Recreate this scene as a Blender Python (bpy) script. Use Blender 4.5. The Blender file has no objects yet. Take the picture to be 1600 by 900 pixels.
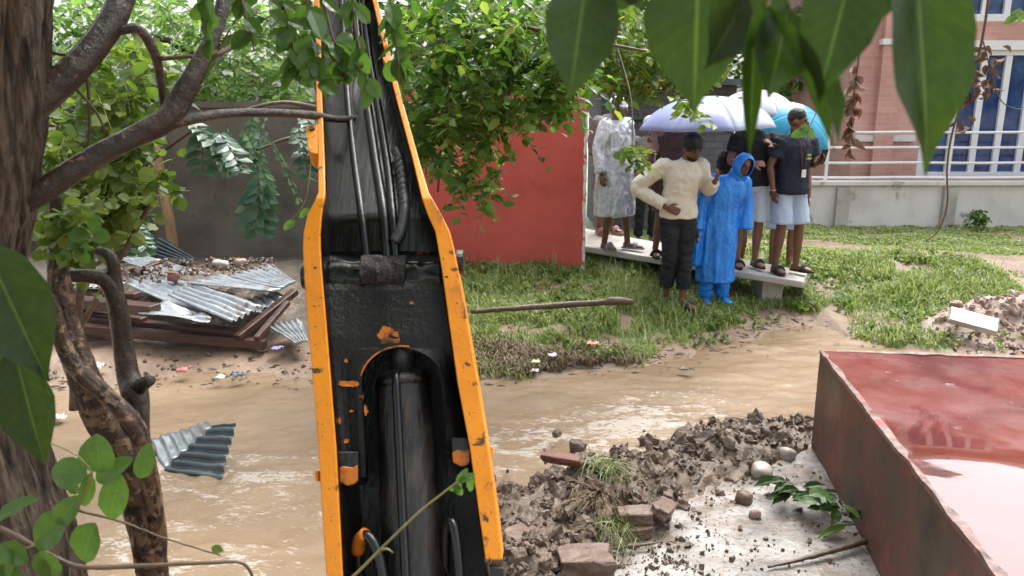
import bpy, bmesh, math, random
import numpy as np
from mathutils import Vector, Matrix

R = math.radians
scene = bpy.context.scene
COL = scene.collection

# ---------------------------------------------------------------- camera
CAM_H = 2.0
FPX = 1200.0
PITCH = math.atan(280.0 / FPX)
cam_d = bpy.data.cameras.new("camera")
cam_d.sensor_width = 36.0
cam_d.lens = 36.0 * FPX / 1600.0
cam_d.clip_start = 0.02
cam_d.clip_end = 2000
cam_d.dof.use_dof = True
cam_d.dof.focus_distance = 4.2
cam_d.dof.aperture_fstop = 7.5
cam = bpy.data.objects.new("camera", cam_d)
COL.objects.link(cam)
cam.location = (0, 0, CAM_H)
cam.rotation_euler = (R(90) - PITCH, 0, 0)
scene.camera = cam

# ---------------------------------------------------------------- sky, sun, exposure (overcast, raining)
SUN_EL, SUN_AZ = R(62), R(35)
world = bpy.data.worlds.new("World")
scene.world = world
world.use_nodes = True
wn = world.node_tree
sky = wn.nodes.new("ShaderNodeTexSky")
sky.sky_type = 'NISHITA'
sky.sun_disc = False
sky.sun_elevation = SUN_EL
sky.sun_rotation = SUN_AZ
sky.air_density = 1.0
sky.dust_density = 6.0
sky.ozone_density = 1.0
hs = wn.nodes.new("ShaderNodeHueSaturation")
hs.inputs["Saturation"].default_value = 0.30
hs.inputs["Value"].default_value = 1.0
wn.links.new(sky.outputs[0], hs.inputs["Color"])
bg = wn.nodes["Background"]
wn.links.new(hs.outputs[0], bg.inputs[0])
bg.inputs[1].default_value = 0.15
sun_d = bpy.data.lights.new("sun", 'SUN')
sun_d.energy = 0.6
sun_d.angle = R(35)
sun_d.color = (1.0, 0.97, 0.93)
sun = bpy.data.objects.new("sun", sun_d)
COL.objects.link(sun)
sdir = Vector((math.sin(SUN_AZ) * math.cos(SUN_EL), math.cos(SUN_AZ) * math.cos(SUN_EL), math.sin(SUN_EL)))
sun.rotation_euler = sdir.to_track_quat('Z', 'Y').to_euler()
scene.view_settings.view_transform = 'Standard'
scene.view_settings.look = 'None'
scene.view_settings.exposure = 1.6
scene.view_settings.gamma = 1.0
scene.view_settings.use_curve_mapping = False
scene.cycles.use_denoising = True
scene.cycles.max_bounces = 6
scene.cycles.diffuse_bounces = 3
scene.cycles.glossy_bounces = 3
scene.cycles.transmission_bounces = 4
scene.cycles.transparent_max_bounces = 4
scene.cycles.caustics_reflective = False
scene.cycles.caustics_refractive = False
scene.cycles.sample_clamp_indirect = 4.0

# ---------------------------------------------------------------- helpers
CP, SP = math.cos(PITCH), math.sin(PITCH)

def ray(px, py):
    u = -(py - 450.0) / FPX
    return np.array([(px - 800.0) / FPX, CP + u * SP, -SP + u * CP])

def P(px, py, Y):
    d = ray(px, py)
    return np.array([0, 0, CAM_H]) + d * (Y / d[1])

def G(px, py, z):
    d = ray(px, py)
    return np.array([0, 0, CAM_H]) + d * ((z - CAM_H) / d[2])

def mpp(py, Y):
    """metres per photograph pixel at world depth Y"""
    return (Y / ray(800, py)[1]) / FPX

def hash3(ix, iy, iz, seed):
    h = (ix * 374761393 + iy * 668265263 + iz * 2147483647 + seed * 1274126177) & 0xFFFFFFFF
    h = ((h ^ (h >> 13)) * 1274126177) & 0xFFFFFFFF
    h = ((h ^ (h >> 16)) * 2246822519) & 0xFFFFFFFF
    h = h ^ (h >> 13)
    return (h & 0xFFFFFF) / float(0xFFFFFF)

def vnoise(p, seed=0):
    """value noise in [-1, 1]; p (n, 3)"""
    p = np.asarray(p, float)
    i = np.floor(p).astype(np.int64)
    f = p - i
    f = f * f * (3 - 2 * f)
    r = 0
    for dx in (0, 1):
        wx = f[:, 0] if dx else 1 - f[:, 0]
        for dy in (0, 1):
            wy = f[:, 1] if dy else 1 - f[:, 1]
            for dz in (0, 1):
                wz = f[:, 2] if dz else 1 - f[:, 2]
                r = r + wx * wy * wz * hash3(i[:, 0] + dx, i[:, 1] + dy, i[:, 2] + dz, seed)
    return r * 2 - 1

def fbm(p, octv=4, seed=0, gain=0.5):
    p = np.asarray(p, float)
    a, s, r = 1.0, 1.0, 0
    for k in range(octv):
        r = r + a * vnoise(p * s + 17.3 * k, seed + k)
        a *= gain
        s *= 2.03
    return r

def nrm(v):
    v = np.asarray(v, float)
    return v / (np.linalg.norm(v) + 1e-12)

def merge(parts):
    V, F, o = [], [], 0
    for v, f in parts:
        V.append(np.asarray(v, float))
        F.extend([tuple(int(i) + o for i in q) for q in f])
        o += len(v)
    return np.vstack(V), F

ROOT = {}

def setp(o, label=None, cat=None, group=None, kind=None):
    if label: o["label"] = label
    if cat: o["category"] = cat
    if group: o["group"] = group
    if kind: o["kind"] = kind
    return o

def empty(name, loc, label, cat, group=None):
    o = bpy.data.objects.new(name, None)
    o.location = [float(c) for c in loc]
    o.empty_display_size = 0.1
    COL.objects.link(o)
    ROOT[o.name] = np.array(loc, float)
    return setp(o, label, cat, group)

def rootloc(parent):
    while parent.parent is not None:
        parent = parent.parent
    return ROOT.get(parent.name, np.zeros(3))

def make_mesh(name, V, F, smooth=False):
    m = bpy.data.meshes.new(name)
    m.from_pydata([tuple(map(float, v)) for v in V], [], F)
    if smooth:
        m.polygons.foreach_set("use_smooth", [True] * len(m.polygons))
    m.update()
    return m

def obj(name, V, F, mat, parent=None, smooth=False, recalc=False, **kw):
    """one mesh object; V in world coordinates; a top-level mesh gets its origin at its base"""
    V = np.asarray(V, float)
    if parent is not None:
        org = rootloc(parent)
    else:
        org = np.array([V[:, 0].mean(), V[:, 1].mean(), V[:, 2].min()])
    m = make_mesh(name, V - org, F, smooth)
    if recalc:
        bm = bmesh.new(); bm.from_mesh(m)
        bmesh.ops.recalc_face_normals(bm, faces=bm.faces)
        bm.to_mesh(m); bm.free()
    m.materials.append(mat)
    o = bpy.data.objects.new(name, m)
    COL.objects.link(o)
    if parent is not None:
        o.parent = parent
    else:
        o.location = [float(c) for c in org]
        ROOT[o.name] = org
    return setp(o, **kw)

def big_mesh(name, V, F, mat, parent=None, smooth=False, **kw):
    """fast path: F an (n, 3 or 4) integer array"""
    V = np.asarray(V, np.float32); F = np.asarray(F, np.int32)
    org = rootloc(parent) if parent is not None else np.array([V[:, 0].mean(), V[:, 1].mean(), V[:, 2].min()])
    k = F.shape[1]
    m = bpy.data.meshes.new(name)
    m.vertices.add(len(V)); m.vertices.foreach_set("co", (V - org.astype(np.float32)).ravel())
    m.loops.add(F.size); m.loops.foreach_set("vertex_index", F.ravel())
    m.polygons.add(len(F)); m.polygons.foreach_set("loop_start", np.arange(0, F.size, k, dtype=np.int32))
    m.polygons.foreach_set("use_smooth", np.full(len(F), smooth))
    m.update(calc_edges=True); m.validate()
    m.materials.append(mat)
    o = bpy.data.objects.new(name, m)
    COL.objects.link(o)
    if parent is not None:
        o.parent = parent
    else:
        o.location = [float(c) for c in org]
        ROOT[o.name] = org
    return setp(o, **kw)

def bevel(o, w=0.01, seg=2):
    b = o.modifiers.new("bevel", 'BEVEL'); b.width = w; b.segments = seg; b.limit_method = 'ANGLE'
    return o

def tube(pts, rad, seg=10, caps=True, ell=None, side=None):
    """swept tube; rad float or list; ell=(list of side radii, list of fwd radii) with fixed side axis"""
    pts = np.asarray(pts, float); n = len(pts)
    rad = np.full(n, rad) if np.isscalar(rad) else np.asarray(rad, float)
    T = np.gradient(pts, axis=0)
    T /= np.linalg.norm(T, axis=1)[:, None] + 1e-12
    V = []
    if side is None:
        ref = np.array([0, 0, 1.0]) if abs(T[0][2]) < 0.9 else np.array([1.0, 0, 0])
        s = nrm(np.cross(ref, T[0]))
    else:
        s = np.asarray(side, float)
    a = np.arange(seg) * 2 * math.pi / seg
    for k in range(n):
        s = nrm(s - T[k] * np.dot(s, T[k]))
        b = np.cross(T[k], s)
        ra, rb = (rad[k], rad[k]) if ell is None else (ell[0][k], ell[1][k])
        V.append(pts[k] + np.outer(np.cos(a) * ra, s) + np.outer(np.sin(a) * rb, b))
    V = np.vstack(V); F = []
    for k in range(n - 1):
        for j in range(seg):
            j2 = (j + 1) % seg
            F.append((k * seg + j, k * seg + j2, (k + 1) * seg + j2, (k + 1) * seg + j))
    if caps:
        F.append(tuple(range(seg - 1, -1, -1)))
        F.append(tuple((n - 1) * seg + j for j in range(seg)))
    return V, F

def smooth_path(pts, n=24, rad=None):
    """Catmull-Rom through pts (and radii)"""
    pts = np.asarray(pts, float)
    A = pts if rad is None else np.hstack([pts, np.asarray(rad, float)[:, None]])
    m = len(A)
    E = np.vstack([2 * A[0] - A[1], A, 2 * A[-1] - A[-2]])
    out = []
    for t in np.linspace(0, m - 1 - 1e-6, n):
        i = int(t); f = t - i
        p0, p1, p2, p3 = E[i], E[i + 1], E[i + 2], E[i + 3]
        out.append(0.5 * (2 * p1 + (p2 - p0) * f + (2 * p0 - 5 * p1 + 4 * p2 - p3) * f * f + (3 * p1 - p0 - 3 * p2 + p3) * f ** 3))
    out = np.array(out)
    return (out, None) if rad is None else (out[:, :3], np.maximum(out[:, 3], 0.001))

def sphere(c, r, nu=14, nv=10, axes=None):
    r = np.array([r, r, r], float) if np.isscalar(r) else np.asarray(r, float)
    A = np.eye(3) if axes is None else np.asarray(axes, float)
    V = [[0, 0, 1.0]]
    for i in range(1, nv):
        th = math.pi * i / nv
        for j in range(nu):
            ph = 2 * math.pi * j / nu
            V.append([math.sin(th) * math.cos(ph), math.sin(th) * math.sin(ph), math.cos(th)])
    V.append([0, 0, -1.0])
    V = np.array(V) * r @ A + np.asarray(c, float)
    F = [(0, 1 + j, 1 + (j + 1) % nu) for j in range(nu)]
    for i in range(nv - 2):
        for j in range(nu):
            a = 1 + i * nu + j; b = 1 + i * nu + (j + 1) % nu
            F.append((a, a + nu, b + nu, b))
    l = len(V) - 1; o = 1 + (nv - 2) * nu
    F += [(l, o + (j + 1) % nu, o + j) for j in range(nu)]
    return V, F

def box(c, d, axes=None):
    A = np.eye(3) if axes is None else np.asarray(axes, float)
    h = np.asarray(d, float) / 2
    V = np.array([[sx, sy, sz] for sz in (-1, 1) for sy in (-1, 1) for sx in (-1, 1)]) * h @ A + np.asarray(c, float)
    F = [(0, 2, 3, 1), (4, 5, 7, 6), (0, 1, 5, 4), (2, 6, 7, 3), (0, 4, 6, 2), (1, 3, 7, 5)]
    return V, F

def rot(ax=0, ay=0, az=0):
    """rows are the rotated local axes"""
    return np.array(Matrix.Rotation(az, 3, 'Z') @ Matrix.Rotation(ay, 3, 'Y') @ Matrix.Rotation(ax, 3, 'X')).T

def beam(a, b, w, h, up=(0, 0, 1)):
    a = np.asarray(a, float); b = np.asarray(b, float)
    d = nrm(b - a); s = nrm(np.cross(d, up)); u = np.cross(s, d)
    return box((a + b) / 2, (np.linalg.norm(b - a), w, h), np.array([d, s, u]))

def rock(c, d, axes=None, seed=0, roundness=0.3, amp=0.08, n=4):
    """lumpy stone: subdivided cube pushed to a sphere and roughened"""
    g = np.linspace(-1, 1, n + 1)
    V, F, idx = [], [], {}
    def vid(p):
        k = tuple(np.round(p, 4))
        if k not in idx:
            idx[k] = len(V); V.append(p)
        return idx[k]
    for ax in range(3):
        for s in (-1, 1):
            for i in range(n):
                for j in range(n):
                    q = []
                    for di, dj in ((0, 0), (1, 0), (1, 1), (0, 1)):
                        p = np.zeros(3); p[ax] = s
                        p[(ax + 1) % 3] = g[i + di]; p[(ax + 2) % 3] = g[j + dj]
                        q.append(vid(p))
                    F.append(tuple(q if s > 0 else q[::-1]))
    V = np.array(V)
    S = V / np.linalg.norm(V, axis=1)[:, None]
    V = V * (1 - roundness) + S * roundness * 1.15
    V = V * (1 + amp * fbm(V * 1.6 + seed * 7.7, 3, seed)[:, None])
    A = np.eye(3) if axes is None else axes
    return V * np.asarray(d, float) / 2 @ A + np.asarray(c, float), F

# ---------------------------------------------------------------- materials
def _n(nt, t, **kw):
    n = nt.nodes.new(t)
    for k, v in kw.items():
        if k in n.inputs: n.inputs[k].default_value = v
        else: setattr(n, k, v)
    return n

def c4(c): return (c[0], c[1], c[2], 1.0)

def ramp(nt, fac, stops):
    r = nt.nodes.new("ShaderNodeValToRGB")
    e = r.color_ramp.elements
    while len(e) > len(stops): e.remove(e[-1])
    while len(e) < len(stops): e.new(0.5)
    for el, (p, c) in zip(e, stops):
        el.position = p; el.color = c4(c)
    nt.links.new(fac, r.inputs[0])
    return r.outputs[0]

def mix(nt, fac, a, b, mode='MIX'):
    m = nt.nodes.new("ShaderNodeMix"); m.data_type = 'RGBA'; m.blend_type = mode
    for s, v in ((0, fac), (6, a), (7, b)):
        if hasattr(v, "is_linked"): nt.links.new(v, m.inputs[s])
        elif s == 0: m.inputs[s].default_value = v
        else: m.inputs[s].default_value = c4(v)
    return m.outputs[2]

def coords(nt, kind="Object", scale=(1, 1, 1)):
    if kind == "World":
        g = nt.nodes.new("ShaderNodeNewGeometry"); o = g.outputs["Position"]
    else:
        t = nt.nodes.new("ShaderNodeTexCoord"); o = t.outputs[kind]
    m = nt.nodes.new("ShaderNodeMapping"); m.inputs["Scale"].default_value = scale
    nt.links.new(o, m.inputs[0])
    return m.outputs[0]

def noise(nt, vec, scale, detail=5, rough=0.55, dist=0.0):
    n = _n(nt, "ShaderNodeTexNoise", Scale=scale, Detail=detail, Roughness=rough, Distortion=dist)
    nt.links.new(vec, n.inputs["Vector"])
    return n.outputs["Fac"]

def newmat(name):
    m = bpy.data.materials.new(name); m.use_nodes = True
    nt = m.node_tree
    return m, nt, nt.nodes["Principled BSDF"]

def bump(nt, b, h, strength=0.3, dist=0.02):
    k = _n(nt, "ShaderNodeBump", Strength=strength, Distance=dist)
    nt.links.new(h, k.inputs["Height"]); nt.links.new(k.outputs[0], b.inputs["Normal"])

def mat(name, stops, scale=6, rough=0.6, vec=(1, 1, 1), bstr=0.3, bdist=0.01, bscale=None, detail=6, spots=None,
        metal=0.0, spec=0.5, rvar=0.0, kind="Object", dist=0.0, coat=0.0):
    """general weathered surface: noise through a colour ramp, optional second stain layer, roughness variation, bump"""
    m, nt, b = newmat(name)
    v = coords(nt, kind, vec)
    nz = noise(nt, v, scale, detail, 0.6, dist)
    if len(stops) == 1: stops = [(0.3, tuple(c * 0.85 for c in stops[0])), (0.7, stops[0])]
    elif len(stops[0]) == 3: stops = [(0.3 + 0.4 * i / (len(stops) - 1), c) for i, c in enumerate(stops)]
    col = ramp(nt, nz, stops)
    if spots:
        for (sc, lo, hi, c) in spots:
            s = noise(nt, v, sc, 4, 0.6, 0.4)
            f = ramp(nt, s, [(lo, (0, 0, 0)), (hi, (1, 1, 1))])
            col = mix(nt, f, col, c)
    nt.links.new(col, b.inputs["Base Color"])
    if rvar:
        rn = noise(nt, v, scale * 0.7, 4)
        mr = _n(nt, "ShaderNodeMapRange"); mr.inputs[1].default_value = 0.3; mr.inputs[2].default_value = 0.7
        mr.inputs[3].default_value = max(0.02, rough - rvar); mr.inputs[4].default_value = min(1, rough + rvar)
        nt.links.new(rn, mr.inputs[0]); nt.links.new(mr.outputs[0], b.inputs["Roughness"])
    else:
        b.inputs["Roughness"].default_value = rough
    b.inputs["Metallic"].default_value = metal
    b.inputs["Specular IOR Level"].default_value = spec
    if coat:
        b.inputs["Coat Weight"].default_value = coat; b.inputs["Coat Roughness"].default_value = 0.08
    if bstr: bump(nt, b, noise(nt, v, bscale or scale * 2, 6, 0.65), bstr, bdist)
    return m

def leafmat(name, stops, rough=0.35, trans=0.45, tmul=(1.25, 1.35, 0.7), veins=False):
    m, nt, b = newmat(name)
    g = nt.nodes.new("ShaderNodeNewGeometry")
    col = ramp(nt, g.outputs["Random Per Island"], stops)
    if veins:
        at = _n(nt, "ShaderNodeAttribute", attribute_name="leafuv")
        sep = nt.nodes.new("ShaderNodeSeparateXYZ"); nt.links.new(at.outputs["Vector"], sep.inputs[0])
        # side veins: lines of u - 0.45|v|, midrib: |v| small
        ab = _n(nt, "ShaderNodeMath", operation='ABSOLUTE'); nt.links.new(sep.outputs[1], ab.inputs[0])
        m1 = _n(nt, "ShaderNodeMath", operation='MULTIPLY_ADD'); m1.inputs[1].default_value = -0.22
        nt.links.new(ab.outputs[0], m1.inputs[0]); nt.links.new(sep.outputs[0], m1.inputs[2])
        m2 = _n(nt, "ShaderNodeMath", operation='MULTIPLY'); m2.inputs[1].default_value = 62.0
        nt.links.new(m1.outputs[0], m2.inputs[0])
        sn = _n(nt, "ShaderNodeMath", operation='SINE'); nt.links.new(m2.outputs[0], sn.inputs[0])
        vf = ramp(nt, sn.outputs[0], [(0.9, (0, 0, 0)), (1.0, (0.06, 0.06, 0.06))])
        mf = ramp(nt, ab.outputs[0], [(0.02, (0.4, 0.4, 0.4)), (0.05, (0, 0, 0))])
        ad = mix(nt, 1.0, vf, mf, 'ADD')
        v = coords(nt)
        blot = noise(nt, v, 14, 4)
        col = mix(nt, ramp(nt, blot, [(0.35, (0, 0, 0)), (0.75, (0.5, 0.5, 0.5))]), col, tuple(c * 0.55 for c in stops[0][1]))
        col = mix(nt, ad, col, (0.16, 0.26, 0.07))
        bump(nt, b, mix(nt, 0.5, ad, ramp(nt, noise(nt, v, 60, 3), [(0, (0, 0, 0)), (1, (1, 1, 1))])), 0.35, 0.002)
    nt.links.new(col, b.inputs["Base Color"])
    b.inputs["Roughness"].default_value = rough
    tr = nt.nodes.new("ShaderNodeBsdfTranslucent")
    tc = mix(nt, 1.0, col, tmul, 'MULTIPLY')
    nt.links.new(tc, tr.inputs[0])
    ms = nt.nodes.new("ShaderNodeMixShader"); ms.inputs[0].default_value = trans
    nt.links.new(b.outputs[0], ms.inputs[1]); nt.links.new(tr.outputs[0], ms.inputs[2])
    nt.links.new(ms.outputs[0], nt.nodes["Material Output"].inputs[0])
    return m

M = {}
M['orange'] = mat('orange_paint', [(0.2, (0.60, 0.19, 0.008)), (0.5, (0.78, 0.268, 0.008)), (0.8, (0.84, 0.31, 0.014))], 7, 0.4, bstr=0.2, bscale=70,
                  spots=[(26, 0.62, 0.68, (0.10, 0.045, 0.018)), (8, 0.60, 0.80, (0.34, 0.13, 0.03)), (70, 0.66, 0.70, (0.03, 0.02, 0.015)), (150, 0.66, 0.70, (0.05, 0.03, 0.018))], rvar=0.18)
M['black'] = mat('greasy_black_steel', [(0.30, (0.0025, 0.0025, 0.003)), (0.55, (0.006, 0.0055, 0.005)), (0.78, (0.022, 0.015, 0.010))], 9, 0.26, vec=(1, 1, 0.45), bstr=0.5,
                 bscale=55, spots=[(16, 0.64, 0.78, (0.020, 0.015, 0.011))], rvar=0.2, spec=0.6)
M['blackmud'] = mat('mud_caked_black_steel', [(0.35, (0.004, 0.0035, 0.0035)), (0.55, (0.012, 0.009, 0.007)), (0.75, (0.09, 0.058, 0.034))], 16, 0.38, bstr=0.9, bscale=34, bdist=0.02, rvar=0.22)
M['blackflake'] = mat('black_steel_with_orange_flakes', [(0.3, (0.003, 0.003, 0.0035)), (0.7, (0.012, 0.010, 0.008))], 12, 0.30, bstr=0.45, bscale=70, spec=0.35,
                      spots=[(13, 0.665, 0.69, (0.62, 0.16, 0.008)), (80, 0.68, 0.72, (0.05, 0.05, 0.055))], rvar=0.14)
M['wetblack'] = mat('wet_black_steel', [(0.35, (0.002, 0.002, 0.0025)), (0.6, (0.005, 0.0045, 0.004)), (0.8, (0.020, 0.014, 0.009))], 4, 0.12, vec=(5, 0.5, 0.5), bstr=0.35, bscale=7, bdist=0.012, rvar=0.10, spec=0.45,
                    spots=[(5, 0.60, 0.72, (0.016, 0.012, 0.009))])
M['hose'] = mat('wet_rubber_hose', [(0.004, 0.004, 0.0045), (0.010, 0.010, 0.011)], 30, 0.18, bstr=0.3, bscale=120, bdist=0.004, rvar=0.08)
M['steelgrey'] = mat('grey_hose_guard', [(0.03, 0.03, 0.03), (0.10, 0.105, 0.11)], 22, 0.3, bstr=0.4, metal=0.3, rvar=0.15)
M['ram'] = mat('wet_ram_barrel', [(0.3, (0.004, 0.004, 0.0045)), (0.5, (0.016, 0.014, 0.012)), (0.70, (0.06, 0.05, 0.042))], 7, 0.16, vec=(3, .8, 0.6), bstr=0.45, bscale=22,
               spots=[(6, 0.66, 0.8, (0.10, 0.05, 0.025))], rvar=0.12)
M['orangeworn'] = mat('chipped_orange_boss', [(0.26, (0.008, 0.006, 0.005)), (0.38, (0.12, 0.038, 0.008)), (0.46, (0.45, 0.125, 0.006)), (0.8, (0.66, 0.20, 0.008))], 22, 0.4, bstr=0.3)

M['redwall'] = mat('red_painted_plaster', [(0.25, (0.44, 0.072, 0.055)), (0.55, (0.55, 0.098, 0.076)), (0.8, (0.60, 0.125, 0.098))], 1.6, 0.5, bstr=0.15, bscale=40,
                   spots=[(2.5, 0.58, 0.8, (0.36, 0.055, 0.043)), (12, 0.66, 0.76, (0.42, 0.085, 0.065)), (30, 0.70, 0.76, (0.24, 0.06, 0.05))])
M['redwall'].node_tree.nodes['Principled BSDF'].inputs['Specular IOR Level'].default_value = 0.4
M['chipped'] = mat('chipped_whitewash', [(0.35, (0.45, 0.10, 0.08)), (0.5, (0.72, 0.66, 0.62)), (0.8, (0.80, 0.77, 0.74))], 14, 0.7, bstr=0.5)
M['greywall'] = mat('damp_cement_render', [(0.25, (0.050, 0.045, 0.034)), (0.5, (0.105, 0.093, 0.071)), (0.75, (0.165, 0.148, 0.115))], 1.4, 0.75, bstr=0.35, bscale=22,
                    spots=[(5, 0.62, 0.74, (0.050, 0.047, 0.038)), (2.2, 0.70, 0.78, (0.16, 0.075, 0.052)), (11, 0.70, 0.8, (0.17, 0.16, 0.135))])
M['tanktop'] = None
M['tankside'] = mat('stained_concrete_side', [(0.26, (0.018, 0.015, 0.011)), (0.42, (0.075, 0.050, 0.035)), (0.56, (0.125, 0.045, 0.033)), (0.78, (0.16, 0.12, 0.085))], 2.2, 0.55, vec=(1, 1, 1.0), bstr=0.45, bscale=26,
                    spots=[(7, 0.60, 0.72, (0.04, 0.04, 0.028)), (3.2, 0.60, 0.7, (0.24, 0.055, 0.042)), (40, 0.66, 0.72, (0.03, 0.025, 0.02))], rvar=0.15)
M['tankrim'] = mat('bare_cement_rim', [(0.3, (0.05, 0.035, 0.028)), (0.5, (0.16, 0.085, 0.07)), (0.75, (0.30, 0.24, 0.215))], 18, 0.4, bstr=0.6,
                   spots=[(9, 0.56, 0.62, (0.26, 0.06, 0.045)), (25, 0.62, 0.68, (0.03, 0.028, 0.025))])
M['concrete'] = mat('wet_pale_concrete', [(0.25, (0.26, 0.24, 0.21)), (0.5, (0.42, 0.40, 0.36)), (0.8, (0.52, 0.50, 0.46))], 3, 0.45, bstr=0.3, bscale=30, rvar=0.2)
M['plinth'] = mat('stained_pale_plinth', [(0.25, (0.50, 0.46, 0.43)), (0.5, (0.66, 0.62, 0.59)), (0.8, (0.74, 0.71, 0.69))], 1.6, 0.7, bstr=0.25, bscale=18,
                  spots=[(2.4, 0.62, 0.72, (0.26, 0.24, 0.21)), (7, 0.68, 0.76, (0.20, 0.19, 0.17))])
M['white'] = mat('white_paint', [(0.70, 0.71, 0.73), (0.80, 0.81, 0.82)], 6, 0.4, bstr=0.1)
M['timber'] = mat('wet_dark_timber', [(0.25, (0.022, 0.012, 0.009)), (0.5, (0.058, 0.026, 0.018)), (0.8, (0.115, 0.055, 0.036))], 5, 0.35, vec=(0.4, 3, 3), bstr=0.5, bscale=18, rvar=0.15,
                  spots=[(30, 0.68, 0.74, (0.22, 0.13, 0.08))])
M['pole'] = mat('peeled_pole_wood', [(0.20, 0.115, 0.055), (0.34, 0.21, 0.11)], 8, 0.6, vec=(3, 3, 0.5), bstr=0.4)
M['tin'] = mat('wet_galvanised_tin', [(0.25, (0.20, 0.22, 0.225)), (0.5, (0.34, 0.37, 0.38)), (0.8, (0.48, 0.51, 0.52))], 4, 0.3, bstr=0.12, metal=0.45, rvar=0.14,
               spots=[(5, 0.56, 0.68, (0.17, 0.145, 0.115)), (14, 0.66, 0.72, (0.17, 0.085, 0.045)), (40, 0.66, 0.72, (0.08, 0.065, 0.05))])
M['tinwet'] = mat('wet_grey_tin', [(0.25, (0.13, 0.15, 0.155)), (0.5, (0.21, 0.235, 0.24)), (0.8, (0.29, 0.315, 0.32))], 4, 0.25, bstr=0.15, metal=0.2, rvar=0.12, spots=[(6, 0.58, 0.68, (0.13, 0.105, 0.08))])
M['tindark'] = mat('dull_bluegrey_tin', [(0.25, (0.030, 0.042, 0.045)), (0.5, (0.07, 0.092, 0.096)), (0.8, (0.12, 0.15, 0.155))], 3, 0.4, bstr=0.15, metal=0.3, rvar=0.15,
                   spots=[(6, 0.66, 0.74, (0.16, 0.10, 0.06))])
M['mud'] = mat('wet_brown_mud', [(0.25, (0.058, 0.038, 0.025)), (0.5, (0.118, 0.081, 0.055)), (0.78, (0.21, 0.155, 0.112))], 7, 0.36, bstr=0.9, bscale=24, bdist=0.02, rvar=0.22)
M['mudpink'] = mat('pinkish_rubble', [(0.25, (0.19, 0.125, 0.095)), (0.5, (0.32, 0.23, 0.185)), (0.8, (0.44, 0.34, 0.29))], 6, 0.6, bstr=0.8, bscale=22, bdist=0.02, rvar=0.15)
M['brick'] = mat('muddy_brick', [(0.25, (0.075, 0.048, 0.034)), (0.5, (0.135, 0.086, 0.060)), (0.8, (0.20, 0.145, 0.108))], 14, 0.45, bstr=0.8, bscale=45, rvar=0.15)
M['brickred'] = mat('red_brick', [(0.10, 0.04, 0.028), (0.19, 0.075, 0.052)], 14, 0.55, bstr=0.6, bscale=45)
M['stone'] = mat('pale_stone', [(0.28, 0.24, 0.20), (0.46, 0.42, 0.37)], 10, 0.5, bstr=0.5, rvar=0.15)
M['stick'] = mat('wet_stick', [(0.05, 0.032, 0.02), (0.13, 0.085, 0.055)], 12, 0.4, vec=(2, 2, 2), bstr=0.5)
M['greybrick'] = None

def brickmat(name, c1, c2, cm, sc):
    m, nt, b = newmat(name)
    v = coords(nt, "Object")
    sp = nt.nodes.new("ShaderNodeSeparateXYZ"); nt.links.new(v, sp.inputs[0])
    ad = _n(nt, "ShaderNodeMath", operation='ADD'); nt.links.new(sp.outputs[0], ad.inputs[0]); nt.links.new(sp.outputs[1], ad.inputs[1])
    cb = nt.nodes.new("ShaderNodeCombineXYZ"); nt.links.new(ad.outputs[0], cb.inputs[0]); nt.links.new(sp.outputs[2], cb.inputs[1])
    t = _n(nt, "ShaderNodeTexBrick", Scale=sc)
    t.inputs["Color1"].default_value = c4(c1); t.inputs["Color2"].default_value = c4(c2); t.inputs["Mortar"].default_value = c4(cm)
    t.inputs["Mortar Size"].default_value = 0.012; t.inputs["Mortar Smooth"].default_value = 0.3
    t.inputs["Brick Width"].default_value = 0.5; t.inputs["Row Height"].default_value = 0.17
    nt.links.new(cb.outputs[0], t.inputs["Vector"])
    st = ramp(nt, noise(nt, v, 0.8, 5), [(0.35, (0.72, 0.70, 0.70)), (0.7, (1.0, 1.0, 1.0))])
    nt.links.new(mix(nt, 1.0, t.outputs[0], st, 'MULTIPLY'), b.inputs["Base Color"])
    b.inputs["Roughness"].default_value = 0.75
    bump(nt, b, t.outputs["Fac"], -0.2, 0.006)
    return m
M['facade'] = brickmat('pink_brick_facade', (0.60, 0.32, 0.265), (0.68, 0.40, 0.335), (0.68, 0.44, 0.385), 2.1)
M['greybrick'] = brickmat('dark_grey_block', (0.10, 0.10, 0.115), (0.14, 0.14, 0.155), (0.065, 0.065, 0.07), 1.6)

def glassmat():
    m, nt, b = newmat('blue_window_glass')
    v = coords(nt)
    n1 = noise(nt, v, 2.2, 5, 0.6, 1.2)
    nt.links.new(ramp(nt, n1, [(0.3, (0.010, 0.022, 0.07)), (0.5, (0.022, 0.055, 0.16)), (0.72, (0.055, 0.12, 0.27))]), b.inputs["Base Color"])
    b.inputs["Roughness"].default_value = 0.06
    b.inputs["Specular IOR Level"].default_value = 0.6
    return m
M['glass'] = glassmat()
M['curtain'] = mat('patterned_blue_curtain', [(0.3, (0.02, 0.05, 0.16)), (0.5, (0.06, 0.12, 0.30)), (0.7, (0.14, 0.22, 0.42))], 5, 0.8)

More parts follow.
